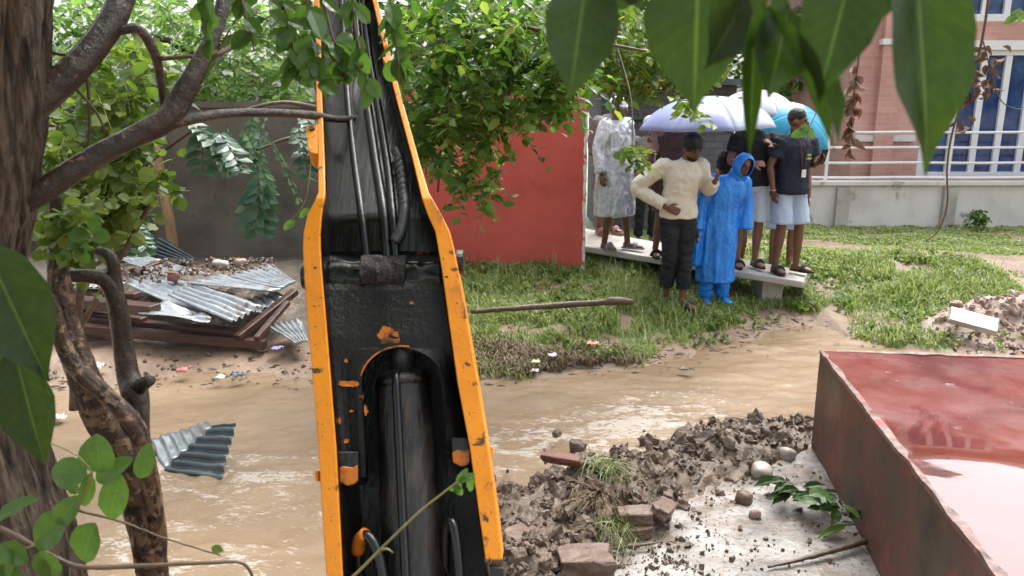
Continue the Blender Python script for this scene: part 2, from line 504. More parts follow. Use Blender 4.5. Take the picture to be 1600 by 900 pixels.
def tanktop():
    m, nt, b = newmat('wet_red_oxide_top')
    v = coords(nt, "World")
    n1 = noise(nt, v, 2.4, 6, 0.6, 0.5)
    col = ramp(nt, n1, [(0.28, (0.075, 0.017, 0.014)), (0.5, (0.135, 0.030, 0.024)), (0.75, (0.19, 0.055, 0.044))])
    col = mix(nt, ramp(nt, noise(nt, v, 5, 5, 0.6, 1.0), [(0.66, (0, 0, 0)), (0.71, (0.8, 0.8, 0.8))]), col, (0.30, 0.26, 0.27))
    col = mix(nt, ramp(nt, noise(nt, v, 17, 5), [(0.66, (0, 0, 0)), (0.72, (0.7, 0.7, 0.7))]), col, (0.06, 0.03, 0.026))
    nt.links.new(col, b.inputs["Base Color"])
    # standing puddle: its own shape, nearer half of the top
    sx = nt.nodes.new("ShaderNodeSeparateXYZ"); nt.links.new(v, sx.inputs[0])
    wet = noise(nt, v, 2.2, 6, 0.65, 0.6)
    ad = _n(nt, "ShaderNodeMath", operation='MULTIPLY_ADD'); nt.links.new(sx.outputs[1], ad.inputs[0]); ad.inputs[1].default_value = 0.55
    w3 = _n(nt, "ShaderNodeMath", operation='MULTIPLY'); nt.links.new(wet, w3.inputs[0]); w3.inputs[1].default_value = 1.8
    nt.links.new(w3.outputs[0], ad.inputs[2])
    mr = _n(nt, "ShaderNodeMapRange"); mr.inputs[1].default_value = 2.50; mr.inputs[2].default_value = 2.72
    mr.inputs[3].default_value = 1.0; mr.inputs[4].default_value = 0.0
    nt.links.new(ad.outputs[0], mr.inputs[0]); nt.links.new(mr.outputs[0], b.inputs["Coat Weight"])
    rr = noise(nt, v, 3.5, 5, 0.6, 0.3)
    m2 = _n(nt, "ShaderNodeMapRange"); m2.inputs[1].default_value = 0.35; m2.inputs[2].default_value = 0.65
    m2.inputs[3].default_value = 0.13; m2.inputs[4].default_value = 0.32
    nt.links.new(rr, m2.inputs[0])
    m3 = _n(nt, "ShaderNodeMix"); m3.data_type = 'FLOAT'; nt.links.new(mr.outputs[0], m3.inputs[0]); nt.links.new(m2.outputs[0], m3.inputs[2]); m3.inputs[3].default_value = 0.012
    nt.links.new(m3.outputs[0], b.inputs["Roughness"])
    b.inputs["IOR"].default_value = 1.42; b.inputs["Coat Roughness"].default_value = 0.012
    b.inputs["Coat IOR"].default_value = 1.58
    bump(nt, b, noise(nt, v, 24, 4), 0.04, 0.004)
    return m
M['tanktop'] = tanktop()

def groundmat():
    m, nt, b = newmat('ground_soil_and_turf')
    v = coords(nt, "World")
    soil = ramp(nt, noise(nt, v, 2.5, 8, 0.65), [(0.25, (0.13, 0.085, 0.055)), (0.5, (0.23, 0.158, 0.105)), (0.78, (0.33, 0.24, 0.17))])
    turf = ramp(nt, noise(nt, v, 6, 7, 0.7), [(0.25, (0.08, 0.11, 0.04)), (0.5, (0.15, 0.20, 0.07)), (0.8, (0.26, 0.28, 0.13))])
    dirt = ramp(nt, noise(nt, v, 9, 8, 0.7), [(0.25, (0.035, 0.028, 0.02)), (0.5, (0.09, 0.075, 0.055)), (0.8, (0.19, 0.165, 0.13))])
    at = _n(nt, "ShaderNodeAttribute", attribute_name="cover")
    sp = nt.nodes.new("ShaderNodeSeparateColor"); nt.links.new(at.outputs["Color"], sp.inputs[0])
    nn = noise(nt, v, 4, 6)
    def mask(sock):
        a = _n(nt, "ShaderNodeMath", operation='MULTIPLY_ADD'); a.inputs[1].default_value = 1.0
        s = _n(nt, "ShaderNodeMath", operation='MULTIPLY_ADD'); s.inputs[1].default_value = 0.7; s.inputs[2].default_value = -0.35
        nt.links.new(nn, s.inputs[0]); nt.links.new(sock, a.inputs[0]); nt.links.new(s.outputs[0], a.inputs[2])
        return ramp(nt, a.outputs[0], [(0.4, (0, 0, 0)), (0.6, (1, 1, 1))])
    col = mix(nt, mask(sp.outputs[0]), soil, turf)
    col = mix(nt, mask(sp.outputs[1]), col, dirt)
    nt.links.new(col, b.inputs["Base Color"])
    b.inputs["Roughness"].default_value = 0.4
    bump(nt, b, noise(nt, v, 22, 7, 0.7), 0.7, 0.03)
    return m
M['ground'] = groundmat()

def watermat():
    m, nt, b = newmat('muddy_flood_water')
    v = coords(nt, "World", (1.0, 2.2, 1))
    col = ramp(nt, noise(nt, v, 1.1, 6, 0.6, 0.4), [(0.25, (0.165, 0.110, 0.063)), (0.5, (0.225, 0.156, 0.092)), (0.8, (0.29, 0.210, 0.132))])
    at = _n(nt, "ShaderNodeAttribute", attribute_name="foam")
    fr = noise(nt, coords(nt, "World", (1, 2.4, 1)), 15, 8, 0.75, 0.8)
    a = _n(nt, "ShaderNodeMath", operation='MULTIPLY_ADD'); nt.links.new(fr, a.inputs[0]); a.inputs[1].default_value = 1.4
    nt.links.new(at.outputs["Fac"], a.inputs[2])
    f = ramp(nt, a.outputs[0], [(0.92, (0, 0, 0)), (1.28, (0.75, 0.75, 0.75))])
    col = mix(nt, f, col, (0.46, 0.42, 0.37))
    nt.links.new(col, b.inputs["Base Color"])
    b.inputs["Roughness"].default_value = 0.07
    b.inputs["IOR"].default_value = 1.36
    bump(nt, b, noise(nt, coords(nt, "World", (1, 1.8, 1)), 30, 7, 0.7, 0.4), 0.6, 0.014)
    return m
M['water'] = watermat()

M['bark'] = mat('furrowed_bark', [(0.34, (0.016, 0.011, 0.008)), (0.46, (0.085, 0.060, 0.044)), (0.58, (0.20, 0.148, 0.112)), (0.75, (0.29, 0.225, 0.175))], 11, 0.75, vec=(6.5, 6.5, 0.7), bstr=1.0, bscale=12, bdist=0.05)
M['limb'] = mat('wet_dark_limb_bark', [(0.25, (0.010, 0.007, 0.006)), (0.5, (0.036, 0.025, 0.018)), (0.78, (0.10, 0.067, 0.046))], 14, 0.26, bstr=0.8, bscale=34, bdist=0.012, rvar=0.14,
                spots=[(30, 0.66, 0.70, (0.20, 0.11, 0.065))])
M['flaky'] = mat('flaking_bark', [(0.25, (0.020, 0.011, 0.008)), (0.5, (0.060, 0.034, 0.021)), (0.75, (0.12, 0.07, 0.045))], 12, 0.4, bstr=0.9, bscale=24, bdist=0.015, rvar=0.15,
                 spots=[(13, 0.54, 0.57, (0.20, 0.125, 0.072)), (34, 0.57, 0.61, (0.29, 0.20, 0.12)), (22, 0.58, 0.62, (0.012, 0.008, 0.006))])
M['twig'] = mat('twig_bark', [(0.06, 0.04, 0.025), (0.15, 0.10, 0.06)], 20, 0.5, bstr=0.3)
M['twiggreen'] = mat('green_twig', [(0.14, 0.15, 0.05), (0.26, 0.24, 0.10)], 20, 0.45, bstr=0.2)
M['leaf_mid'] = leafmat('leaf_mid_green', [(0.0, (0.028, 0.078, 0.018)), (0.45, (0.060, 0.140, 0.028)), (0.85, (0.115, 0.205, 0.042)), (1.0, (0.18, 0.25, 0.05))], 0.22, 0.48)
M['leaf_fresh'] = leafmat('leaf_fresh_green', [(0.0, (0.045, 0.115, 0.022)), (0.4, (0.090, 0.190, 0.036)), (0.8, (0.165, 0.270, 0.055)), (1.0, (0.26, 0.33, 0.08))], 0.2, 0.52)
M['leaf_lime'] = leafmat('leaf_yellow_green', [(0.0, (0.075, 0.135, 0.025)), (0.5, (0.125, 0.195, 0.040)), (0.96, (0.19, 0.25, 0.06)), (1.0, (0.40, 0.28, 0.03))], 0.36, 0.5)
M['leaf_light'] = leafmat('leaf_light_green', [(0.0, (0.13, 0.24, 0.075)), (0.5, (0.20, 0.33, 0.11)), (1.0, (0.32, 0.44, 0.20))], 0.3, 0.55)
M['leaf_teal'] = leafmat('leaf_blue_green', [(0.0, (0.035, 0.095, 0.060)), (0.6, (0.07, 0.15, 0.095)), (1.0, (0.14, 0.21, 0.145))], 0.3, 0.35, (1.1, 1.3, 0.9))
M['leaf_big'] = leafmat('big_dark_leaf', [(0.0, (0.022, 0.058, 0.012)), (1.0, (0.036, 0.076, 0.016))], 0.24, 0.5, (1.35, 1.25, 0.5), veins=True)
M['leaf_young'] = leafmat('young_bright_leaf', [(0.0, (0.075, 0.17, 0.035)), (1.0, (0.115, 0.215, 0.05))], 0.36, 0.45, veins=True)
M['leaf_dead'] = leafmat('dead_brown_leaf', [(0.0, (0.07, 0.032, 0.015)), (1.0, (0.17, 0.085, 0.04))], 0.6, 0.25, (1, 1, 1))
M['grass'] = leafmat('grass_blades', [(0.0, (0.17, 0.225, 0.075)), (0.5, (0.27, 0.34, 0.13)), (0.85, (0.37, 0.41, 0.19)), (1.0, (0.50, 0.46, 0.28))], 0.45, 0.4)
M['straw'] = leafmat('dry_grass', [(0.0, (0.13, 0.09, 0.05)), (1.0, (0.30, 0.23, 0.13))], 0.6, 0.2, (1, 1, 1))

# ================================================================ SETTING
WATER_Z = -0.15
_sh = [G(px, py, WATER_Z)[:2] for px, py in ((-300, 600), (100, 598), (250, 588), (480, 596), (750, 592), (900, 580), (1000, 572), (1085, 558),
                                             (1150, 535), (1210, 512), (1285, 508), (1340, 540), (1600, 556), (1900, 560))]
SHX = np.array([s[0] for s in _sh]); SHY = np.array([s[1] for s in _sh])

def shore(x):
    x = np.asarray(x, float); q = np.stack([x.ravel() * 2.3, 0 * x.ravel(), 0 * x.ravel()], -1)
    return np.interp(x, SHX, SHY) + (0.13 * fbm(q, 4, 91, 0.6)).reshape(x.shape)

def ground_z(x, y):
    x = np.asarray(x, float); y = np.asarray(y, float)
    d = y - shore(x)
    far = np.interp(d, [-1, -.4, 0, .3, 1.2, 2.6, 4.2, 7], [-.42, -.30, -.155, -.12, .005, .25, .12, 0])
    near = np.interp(y, [0.8, 2.1, 2.7], [0.0, -0.12, -0.42])
    z = np.maximum(far, near)
    p = np.stack([x, y, np.zeros_like(x)], -1).reshape(-1, 3)
    n = fbm(p * 1.3, 4, 5).reshape(x.shape) * 0.03 + fbm(p * 5, 4, 9).reshape(x.shape) * 0.018
    fade = np.clip(1 - (np.hypot(x, y - 8) - 14) / 10, 0, 1)
    return z + n * fade

def path_mask(x, y):
    # trodden dirt path between the two strips of lawn
    a = G(1215, 385, 0.08)[:2]; b = G(1610, 438, 0.0)[:2]
    yc = np.interp(x, [a[0] - 1, a[0], b[0], b[0] + 3], [a[1] + .5, a[1], b[1], b[1] - 1.0])
    return np.exp(-((y - yc) / 0.75) ** 2) * (x > a[0] - 1.2)

def scrub_mask(x, y):
    # trampled dark litter by the water left of the walkers
    c = G(850, 545, -0.03)
    return np.exp(-(((x - c[0]) / 0.75) ** 2 + ((y - c[1]) / 0.42) ** 2) * 1.2)

def turf_mask(x, y):
    d = y - shore(x)
    p = np.stack([x, y, np.zeros_like(x)], -1).reshape(-1, 3)
    n = fbm(p * 1.7, 4, 21).reshape(x.shape)
    m = np.clip((d - 0.10 + 0.42 * n) / 0.3, 0, 1) * (x > G(735, 500, 0)[0] - 0.35)
    m = m * (1 - np.clip(path_mask(x, y) * 1.5 - 0.15 + 0.3 * n, 0, 1))
    # bare muddy landing right of the raincoat
    c = G(1265, 500, -0.06)
    m = m * (1 - np.exp(-(((x - c[0]) / 0.55) ** 2 + ((y - c[1]) / 0.35) ** 2)) * 1.2).clip(0, 1)
    m = m * (1 - 0.85 * scrub_mask(x, y))
    m = m * (1 - 0.75 * np.clip(fbm(p * 2.6 + 4, 3, 23).reshape(x.shape) * 1.6 - 0.35, 0, 1))
    return m

def graded(lo, hi, step, far, nfar=14):
    core = np.arange(lo, hi + 1e-6, step)
    out = np.geomspace(step * 2, far, nfar)
    return np.concatenate([(lo - out)[::-1], core, hi + out])

gx = graded(-9, 9, 0.085, 400); gy = graded(-1, 16.5, 0.085, 400)
XX, YY = np.meshgrid(gx, gy)
ZZ = ground_z(XX, YY)
V = np.stack([XX, YY, ZZ], -1).reshape(-1, 3)
nx, ny = len(gx), len(gy)
ii = (np.arange(ny - 1)[:, None] * nx + np.arange(nx - 1)[None, :]).ravel()
F = np.stack([ii, ii + 1, ii + nx + 1, ii + nx], -1)
ground = big_mesh('ground', V, F, M['ground'], smooth=True, kind='structure', label='muddy bank and wet lawn rising from the flood water')
ca = ground.data.color_attributes.new("cover", 'FLOAT_COLOR', 'POINT')
tm = turf_mask(XX, YY).ravel(); sm = scrub_mask(XX, YY).ravel()
dl = np.clip((-XX - 0.2) / 1.0, 0, 1).ravel() * np.clip((YY - 6.2) / 0.8, 0, 1).ravel()
cov = np.stack([tm, np.maximum(sm * 1.1, dl * 0.8), np.zeros_like(tm), np.ones_like(tm)], -1).astype(np.float32)
ca.data.foreach_set("color", cov.ravel())

# flood water with real ripples
wx = np.arange(-9.5, 9.5, 0.036); wy = np.arange(1.7, 8.0, 0.03)
XX, YY = np.meshgrid(wx, wy)
p = np.stack([XX, YY, np.zeros_like(XX)], -1).reshape(-1, 3)
def zone(px, py, sx, sy):
    c = G(px, py, WATER_Z)
    return np.exp(-((p[:, 0] - c[0]) / sx) ** 2 - ((p[:, 1] - c[1]) / sy) ** 2)
rough_z = zone(880, 700, 0.85, 0.55) + zone(330, 730, 0.9, 0.35) + 0.8 * zone(1040, 650, 0.6, 0.35) + 0.5 * zone(400, 850, 0.8, 0.5) + 0.35 * zone(1100, 610, 1.2, .35) + .5 * zone(230, 860, .5, .4)
rough_z = np.clip(rough_z, 0, 1.2)
q = p.copy(); q[:, 0] += 0.25 * fbm(p * 1.3, 2, 3)
rid = 1 - np.abs(fbm(q * np.array([3.2, 6.8, 1]), 4, 11))
h = 0.015 * fbm(q * np.array([1.6, 3.8, 1]), 5, 2) + (0.004 + 0.010 * rough_z) * rid ** 2 + (0.0055 + 0.007 * rough_z) * fbm(p * np.array([13, 24, 1]), 3, 4)
V = p.copy(); V[:, 2] = WATER_Z + h - 0.006
nx, ny = len(wx), len(wy)
ii = (np.arange(ny - 1)[:, None] * nx + np.arange(nx - 1)[None, :]).ravel()
F = np.stack([ii, ii + 1, ii + nx + 1, ii + nx], -1)
water = big_mesh('flood_water', V, F, M['water'], smooth=True, kind='structure', label='brown rippling flood water running across the yard')
fa = water.data.attributes.new("foam", 'FLOAT', 'POINT')
foam = np.clip(rough_z * 0.33 * (rid ** 1.5) + 0.05 * rough_z + 0.05 * np.clip(fbm(q * np.array([.8, 2.5, 1]), 3, 8), 0, 1), 0, 1)
fa.data.foreach_set("value", foam.astype(np.float32))

# ---- wet concrete apron beside the red platform
A_T = G(1275, 700, -0.10)                       # foot of the platform's far left corner
def apronmat():
    m, nt, b = newmat('wet_apron_concrete')
    v = coords(nt, "World")
    col = ramp(nt, noise(nt, v, 3.2, 8, 0.65), [(0.28, (0.09, 0.078, 0.066)), (0.46, (0.22, 0.20, 0.18)), (0.60, (0.33, 0.31, 0.29)), (0.78, (0.43, 0.41, 0.39))])
    col = mix(nt, ramp(nt, noise(nt, v, 6, 6, 0.65, 0.6), [(0.49, (0, 0, 0)), (0.60, (0.85, 0.85, 0.85))]), col, (0.16, 0.118, 0.085))
    col = mix(nt, ramp(nt, noise(nt, v, 40, 4), [(0.60, (0, 0, 0)), (0.65, (1, 1, 1))]), col, (0.08, 0.066, 0.052))
    nt.links.new(col, b.inputs["Base Color"])
    mr = _n(nt, "ShaderNodeMapRange"); mr.inputs[1].default_value = 0.40; mr.inputs[2].default_value = 0.60
    mr.inputs[3].default_value = 0.05; mr.inputs[4].default_value = 0.32
    nt.links.new(noise(nt, v, 2.6, 5), mr.inputs[0]); nt.links.new(mr.outputs[0], b.inputs["Roughness"])
    bump(nt, b, noise(nt, v, 30, 6, 0.7), 0.5, 0.012)
    return m
ax = np.linspace(0.1, 3.2, 130); ay = np.linspace(0.9, 4.75, 150)
XX, YY = np.meshgrid(ax, ay)
pp = np.stack([XX, YY, np.zeros_like(XX)], -1).reshape(-1, 3)
edge_px = [(905, 990), (930, 900), (960, 830), (1010, 790), (1090, 745), (1150, 715), (1290, 690)]
E = np.array([G(a, b, -0.10)[:2] for a, b in edge_px])
ylim = np.interp(XX, E[:, 0], E[:, 1], left=-5)
zz = -0.095 + 0.010 * fbm(pp * 2.5, 4, 31).reshape(XX.shape) + 0.004 * fbm(pp * 14, 3, 32).reshape(XX.shape)
zz = zz - 0.16 * np.clip((YY - ylim) / 0.25, 0, 1)
V = np.stack([XX, YY, zz], -1).reshape(-1, 3)
nx, ny = len(ax), len(ay)
ii = (np.arange(ny - 1)[:, None] * nx + np.arange(nx - 1)[None, :]).ravel()
F = np.stack([ii, ii + 1, ii + nx + 1, ii + nx], -1)
big_mesh('concrete_apron', V, F, apronmat(), smooth=True, kind='structure', label='rain-washed pale concrete apron beside the red platform')

# ---- raised walkway slab the bystanders stand on
def slab(c, thick, name, m, **kw):
    c = np.asarray(c, float)
    V = np.vstack([c, c - np.array([0, 0, thick])])
    n = len(c)
    F = [tuple(range(n)), tuple(range(2 * n - 1, n - 1, -1))] + [(i, i + n, (i + 1) % n + n, (i + 1) % n) for i in range(n)]
    o = obj(name, V, F, m, recalc=True, **kw)
    return bevel(o, 0.015, 2)
SL_A, SL_B = P(880, 379, 8.95), P(1256, 440, 7.85)          # front top edge, left to right
SL_C, SL_D = P(1262, 424, 8.45), P(880, 350, 9.9)
def slab_z(x, y):
    n = np.cross(SL_B - SL_A, SL_D - SL_A)
    return SL_A[2] - (n[0] * (x - SL_A[0]) + n[1] * (y - SL_A[1])) / n[2]
slab([SL_A, SL_B, SL_C, SL_D], 0.075, 'walkway', M['concrete'], kind='structure', label='raised concrete walkway slab over the drain')
for k, t in enumerate((0.18, 0.5, 0.86)):                     # low piers under the walkway
    c = (SL_A * (1 - t) + SL_B * t) * 0.5 + (SL_D * (1 - t) + SL_C * t) * 0.5
    zb = float(ground_z(c[0], c[1])) - 0.1; zt = slab_z(c[0], c[1]) - 0.072
    obj('walkway_pier', *box((c[0], c[1], (zb + zt) / 2), (0.22, 0.4, zt - zb)), M['concrete'], kind='structure')

# ================================================================ WALLS AND BUILDINGS
# grey rendered compound wall (left, in the shade)
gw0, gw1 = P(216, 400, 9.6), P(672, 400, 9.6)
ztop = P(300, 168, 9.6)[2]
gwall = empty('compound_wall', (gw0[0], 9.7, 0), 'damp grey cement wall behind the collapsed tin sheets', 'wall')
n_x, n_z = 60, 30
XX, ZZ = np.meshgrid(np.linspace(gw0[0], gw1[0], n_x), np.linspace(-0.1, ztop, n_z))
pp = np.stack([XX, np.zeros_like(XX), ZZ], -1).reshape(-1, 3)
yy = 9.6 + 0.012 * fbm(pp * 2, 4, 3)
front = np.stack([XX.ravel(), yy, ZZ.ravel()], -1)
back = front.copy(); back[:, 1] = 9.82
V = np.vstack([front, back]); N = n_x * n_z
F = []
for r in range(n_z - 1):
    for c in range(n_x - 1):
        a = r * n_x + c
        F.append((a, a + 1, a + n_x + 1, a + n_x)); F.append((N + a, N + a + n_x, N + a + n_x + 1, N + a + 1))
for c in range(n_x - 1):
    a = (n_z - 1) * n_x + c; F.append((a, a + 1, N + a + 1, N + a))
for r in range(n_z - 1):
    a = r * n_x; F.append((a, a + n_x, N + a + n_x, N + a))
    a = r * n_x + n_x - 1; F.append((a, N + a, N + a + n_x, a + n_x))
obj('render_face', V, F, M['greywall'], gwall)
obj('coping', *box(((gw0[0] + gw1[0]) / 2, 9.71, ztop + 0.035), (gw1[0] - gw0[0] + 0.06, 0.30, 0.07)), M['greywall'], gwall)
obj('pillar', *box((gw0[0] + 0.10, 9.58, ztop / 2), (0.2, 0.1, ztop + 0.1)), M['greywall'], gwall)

# red wall
rw = [P(640, 400, 8.75), P(914, 406, 8.60)]
rz0, rz1 = -0.05, P(915, 140, 8.6)[2]
rroot = empty('red_wall', (*(0.5 * (rw[0] + rw[1]))[:2], 0.1), 'smooth red painted wall with a chipped white right edge', 'wall')
d = nrm(np.append((rw[1] - rw[0])[:2], 0)); nr = np.array([-d[1], d[0], 0])
L = np.linalg.norm((rw[1] - rw[0])[:2])
a0 = np.array([rw[0][0], rw[0][1], 0])
n_x, n_z = 40, 30
US, ZS = np.meshgrid(np.linspace(-0.4, L - 0.03, n_x), np.linspace(rz0, rz1, n_z))
pp = np.stack([US, ZS, np.zeros_like(US)], -1).reshape(-1, 3)
off = 0.006 * fbm(pp * 1.5, 4, 44)
front = a0 + np.outer(US.ravel(), d) + np.outer(off, nr) + np.outer(ZS.ravel(), [0, 0, 1])
back = a0 + np.outer(US.ravel(), d) + np.outer(np.full(len(off), 0.22), nr) + np.outer(ZS.ravel(), [0, 0, 1])
V = np.vstack([front, back]); N = n_x * n_z; F = []
for r in range(n_z - 1):
    for c in range(n_x - 1):
        a = r * n_x + c
        F.append((a, a + 1, a + n_x + 1, a + n_x)); F.append((N + a, N + a + n_x, N + a + n_x + 1, N + a + 1))
for c in range(n_x - 1):
    a = (n_z - 1) * n_x + c; F.append((a, a + 1, N + a + 1, N + a))
obj('plaster_face', V, F, M['redwall'], rroot)
zs = np.linspace(rz0, rz1, 60)
rng = np.random.default_rng(5)
wv = []
for i, z in enumerate(zs):
    e = a0 + d * (L - 0.03 + 0.022 + 0.012 * rng.random())
    wv += [a0 + d * (L - 0.031 - 0.012 * rng.random()) - nr * 0.004 + [0, 0, z], e - nr * 0.004 + [0, 0, z], e + nr * 0.22 + [0, 0, z], a0 + d * (L - 0.031) + nr * 0.22 + [0, 0, z]]
F = []
for i in range(len(zs) - 1):
    for j in range(4):
        F.append((i * 4 + j, i * 4 + (j + 1) % 4, i * 4 + 4 + (j + 1) % 4, i * 4 + 4 + j))
F += [(3, 2, 1, 0), tuple(len(wv) - 4 + j for j in range(4))]
obj('chipped_edge', np.array(wv), F, M['chipped'], rroot)

# dark planks added to stand for the shaded opening left of the grey wall
sx0, sx1 = P(-250, 400, 10.6)[0], gw0[0] - 0.06
shed = empty('shade_fill_planks', ((sx0 + sx1) / 2, 10.9, 0.1), 'dark planks added to fill the shaded opening left of the grey wall', 'shed')
xs = np.arange(sx0, sx1 - 0.2, 0.22)
for i, x in enumerate(xs):
    obj('plank', *box((x + 0.11, 10.8 + 0.015 * (i % 2), 1.1), (0.212, 0.03, 2.3)), M['timber'], shed)
V, F = [], []
for i in range(41):
    x = sx0 - 0.2 + (sx1 - sx0 + 0.2) * i / 40
    for (y, z) in ((10.45, 2.24), (12.6, 2.62)):
        V.append((x, y, z + 0.02 * math.sin(i * 1.57)))
F = [(2 * i, 2 * i + 2, 2 * i + 3, 2 * i + 1) for i in range(40)]
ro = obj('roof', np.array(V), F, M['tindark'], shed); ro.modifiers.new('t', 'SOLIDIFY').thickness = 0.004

# brick building (right, far)
FY = 14.2
def fx(px, py=200): return P(px, py, FY)[0]
def fz(py, px=1500): return P(px, py, FY)[2]
bx0, bx1 = fx(1334), 13.5
bh = 5.8
bld = empty('brick_building', ((bx0 + bx1) / 2, FY + 3, 0), 'pink brick building with white framed blue windows', 'building')
wins = []   # (x0, x1, z0, z1, mullions)
wz0, wz1 = fz(279), fz(78)
wins.append((fx(1431, 270), fx(1640, 270), wz0, wz1, 4))
wins.append((fx(1700, 270), fx(1910, 270), wz0, wz1, 4))
uz0 = fz(33)
wins.append((fx(1490, 20), fx(1660, 20), uz0, uz0 + 2.0, 3))
wins.append((fx(1715, 20), fx(1900, 20), uz0, uz0 + 2.0, 3))
xb = sorted({bx0, bx1, *[w[0] for w in wins], *[w[1] for w in wins]})
zb = sorted({-0.1, bh, *[w[2] for w in wins], *[w[3] for w in wins]})
parts = []
for i in range(len(xb) - 1):
    for j in range(len(zb) - 1):
        cx, cz = (xb[i] + xb[i + 1]) / 2, (zb[j] + zb[j + 1]) / 2
        if any(w[0] < cx < w[1] and w[2] < cz < w[3] for w in wins): continue
        parts.append(box((cx, FY + 0.125, cz), (xb[i + 1] - xb[i], 0.25, zb[j + 1] - zb[j])))
parts.append(box((bx0 + 0.12, FY + 3.3, bh / 2 - 0.05), (0.24, 6.1, bh + 0.1)))
V, F = merge(parts)
bm = bmesh.new(); me = make_mesh('t', V, F); bm.from_mesh(me)
bmesh.ops.remove_doubles(bm, verts=bm.verts, dist=0.0005)
# drop interior duplicate faces between neighbouring boxes
seen = {}
for f in list(bm.faces):
    seen.setdefault(tuple(sorted(v.index for v in f.verts)), []).append(f)
kill = [f for fs in seen.values() if len(fs) > 1 for f in fs]
bmesh.ops.delete(bm, geom=kill, context='FACES_ONLY')
V = np.array([v.co[:] for v in bm.verts]); bm.verts.index_update(); F = [tuple(v.index for v in f.verts) for f in bm.faces]
bm.free(); bpy.data.meshes.remove(me)
obj('wall', V, F, M['facade'], bld)
obj('pilaster', *box((fx(1378), FY - 0.06, bh / 2 - 0.05), (0.34, 0.12, bh)), M['facade'], bld)
obj('pilaster_cap', *box((fx(1378), FY - 0.075, fz(66)), (0.42, 0.15, 0.10)), M['white'], bld)
obj('roof_slab', *box(((bx0 + bx1) / 2, FY + 3, bh + 0.1), (bx1 - bx0 + 0.6, 6.9, 0.2)), M['plinth'], bld)
obj('white_band', *box(((fx(1492) + bx1) / 2, FY - 0.03, fz(80) + 0.10), (bx1 - fx(1492), 0.06, 0.16)), M['white'], bld)
obj('ledge', *box(((bx0 + fx(1431)) / 2, FY - 0.04, fz(216)), (fx(1431) - bx0 - 0.04, 0.08, 0.11)), M['plinth'], bld)
for wi, (x0, x1, z0, z1, nm) in enumerate(wins):
    w = obj('window', *merge([box(((x0 + x1) / 2, FY + 0.05, z1 - 0.045), (x1 - x0, 0.09, 0.09)), box(((x0 + x1) / 2, FY + 0.05, z0 + 0.06), (x1 - x0, 0.09, 0.12)),
                               box((x0 + 0.08, FY + 0.05, (z0 + z1) / 2 + 0.015), (0.16, 0.09, z1 - z0 - 0.21)), box((x1 - 0.08, FY + 0.05, (z0 + z1) / 2 + 0.015), (0.16, 0.09, z1 - z0 - 0.21))]), M['white'], bld)
    gxs = np.linspace(x0 + 0.16, x1 - 0.16, nm + 2)
    for k in range(nm + 1):
        if k: obj('mullion', *box((gxs[k], FY + 0.06, (z0 + z1) / 2 + 0.015), (0.11, 0.07, z1 - z0 - 0.212)), M['white'], w)
        e0 = gxs[k] + (0.055 if k else 0); e1 = gxs[k + 1] - (0.055 if k < nm else 0)
        obj('pane', *box(((e0 + e1) / 2, FY + 0.085, (z0 + z1) / 2 + 0.015), (e1 - e0, 0.01, z1 - z0 - 0.21)), M['glass'], w)
    V, F = [], []
    for i in range(61):
        x = x0 + (x1 - x0) * i / 60
        for z in (z0, z1): V.append((x, FY + 0.17 + 0.025 * math.sin(i * 1.3), z))
    obj('curtain', np.array(V), [(2 * i, 2 * i + 2, 2 * i + 3, 2 * i + 1) for i in range(60)], M['curtain'], w, smooth=True)

# low pale plinth wall and white railing in front of it
PY = 13.1
pl0 = P(1246, 320, PY)[0]; pz = P(1400, 289, PY)[2]
pw = empty('plinth_wall', (pl0 + 4, PY, 0), 'low stained pale concrete wall under the white railing', 'wall')
obj('wall_body', *box(((pl0 + 13) / 2, PY + 0.12, pz / 2 - 0.2), (13 - pl0, 0.24, pz + 0.4)), M['plinth'], pw)
obj('coping', *box(((pl0 + 13) / 2, PY + 0.10, pz + 0.03), (13 - pl0 + 0.05, 0.34, 0.06)), M['plinth'], pw)
for px in (1314, 1480, 1650):
    obj('buttress', *box((P(px, 320, PY)[0], PY - 0.04, pz / 2 - 0.12), (0.22, 0.09, pz + 0.16)), M['concrete'], pw)
rail = empty('white_railing', (pl0 + 4, PY + 0.1, pz + 0.06), 'white horizontal pipe railing on the low pale wall', 'railing')
for py in (207, 231, 255, 278):
    z = P(1450, py, PY)[2]
    xl = P({207: 1338, 231: 1288, 255: 1272, 278: 1254}[py], py, PY)[0]
    pts = np.array([[x, PY + 0.1, z + 0.004 * math.sin(x * 3)] for x in np.linspace(xl, 12.8, 40)])
    obj('rail', *tube(pts, 0.022, 8), M['white'], rail, smooth=True)
for px in (1296, 1487, 1690, 1890):
    x = P(px, 250, PY)[0]
    obj('post', *box((x, PY + 0.1, (pz + 0.055 + P(1450, 203, PY)[2]) / 2), (0.045, 0.045, P(1450, 203, PY)[2] - pz - 0.055)), M['white'], rail)
obj('conduit', *tube(np.array([[x, PY - 0.05, P(1450, 286, PY)[2]] for x in np.linspace(pl0 + 0.3, P(1497, 286, PY)[0], 6)]), 0.014, 6), M['stick'],
    label='thin rusty pipe along the low pale wall below the railing', cat='pipe')

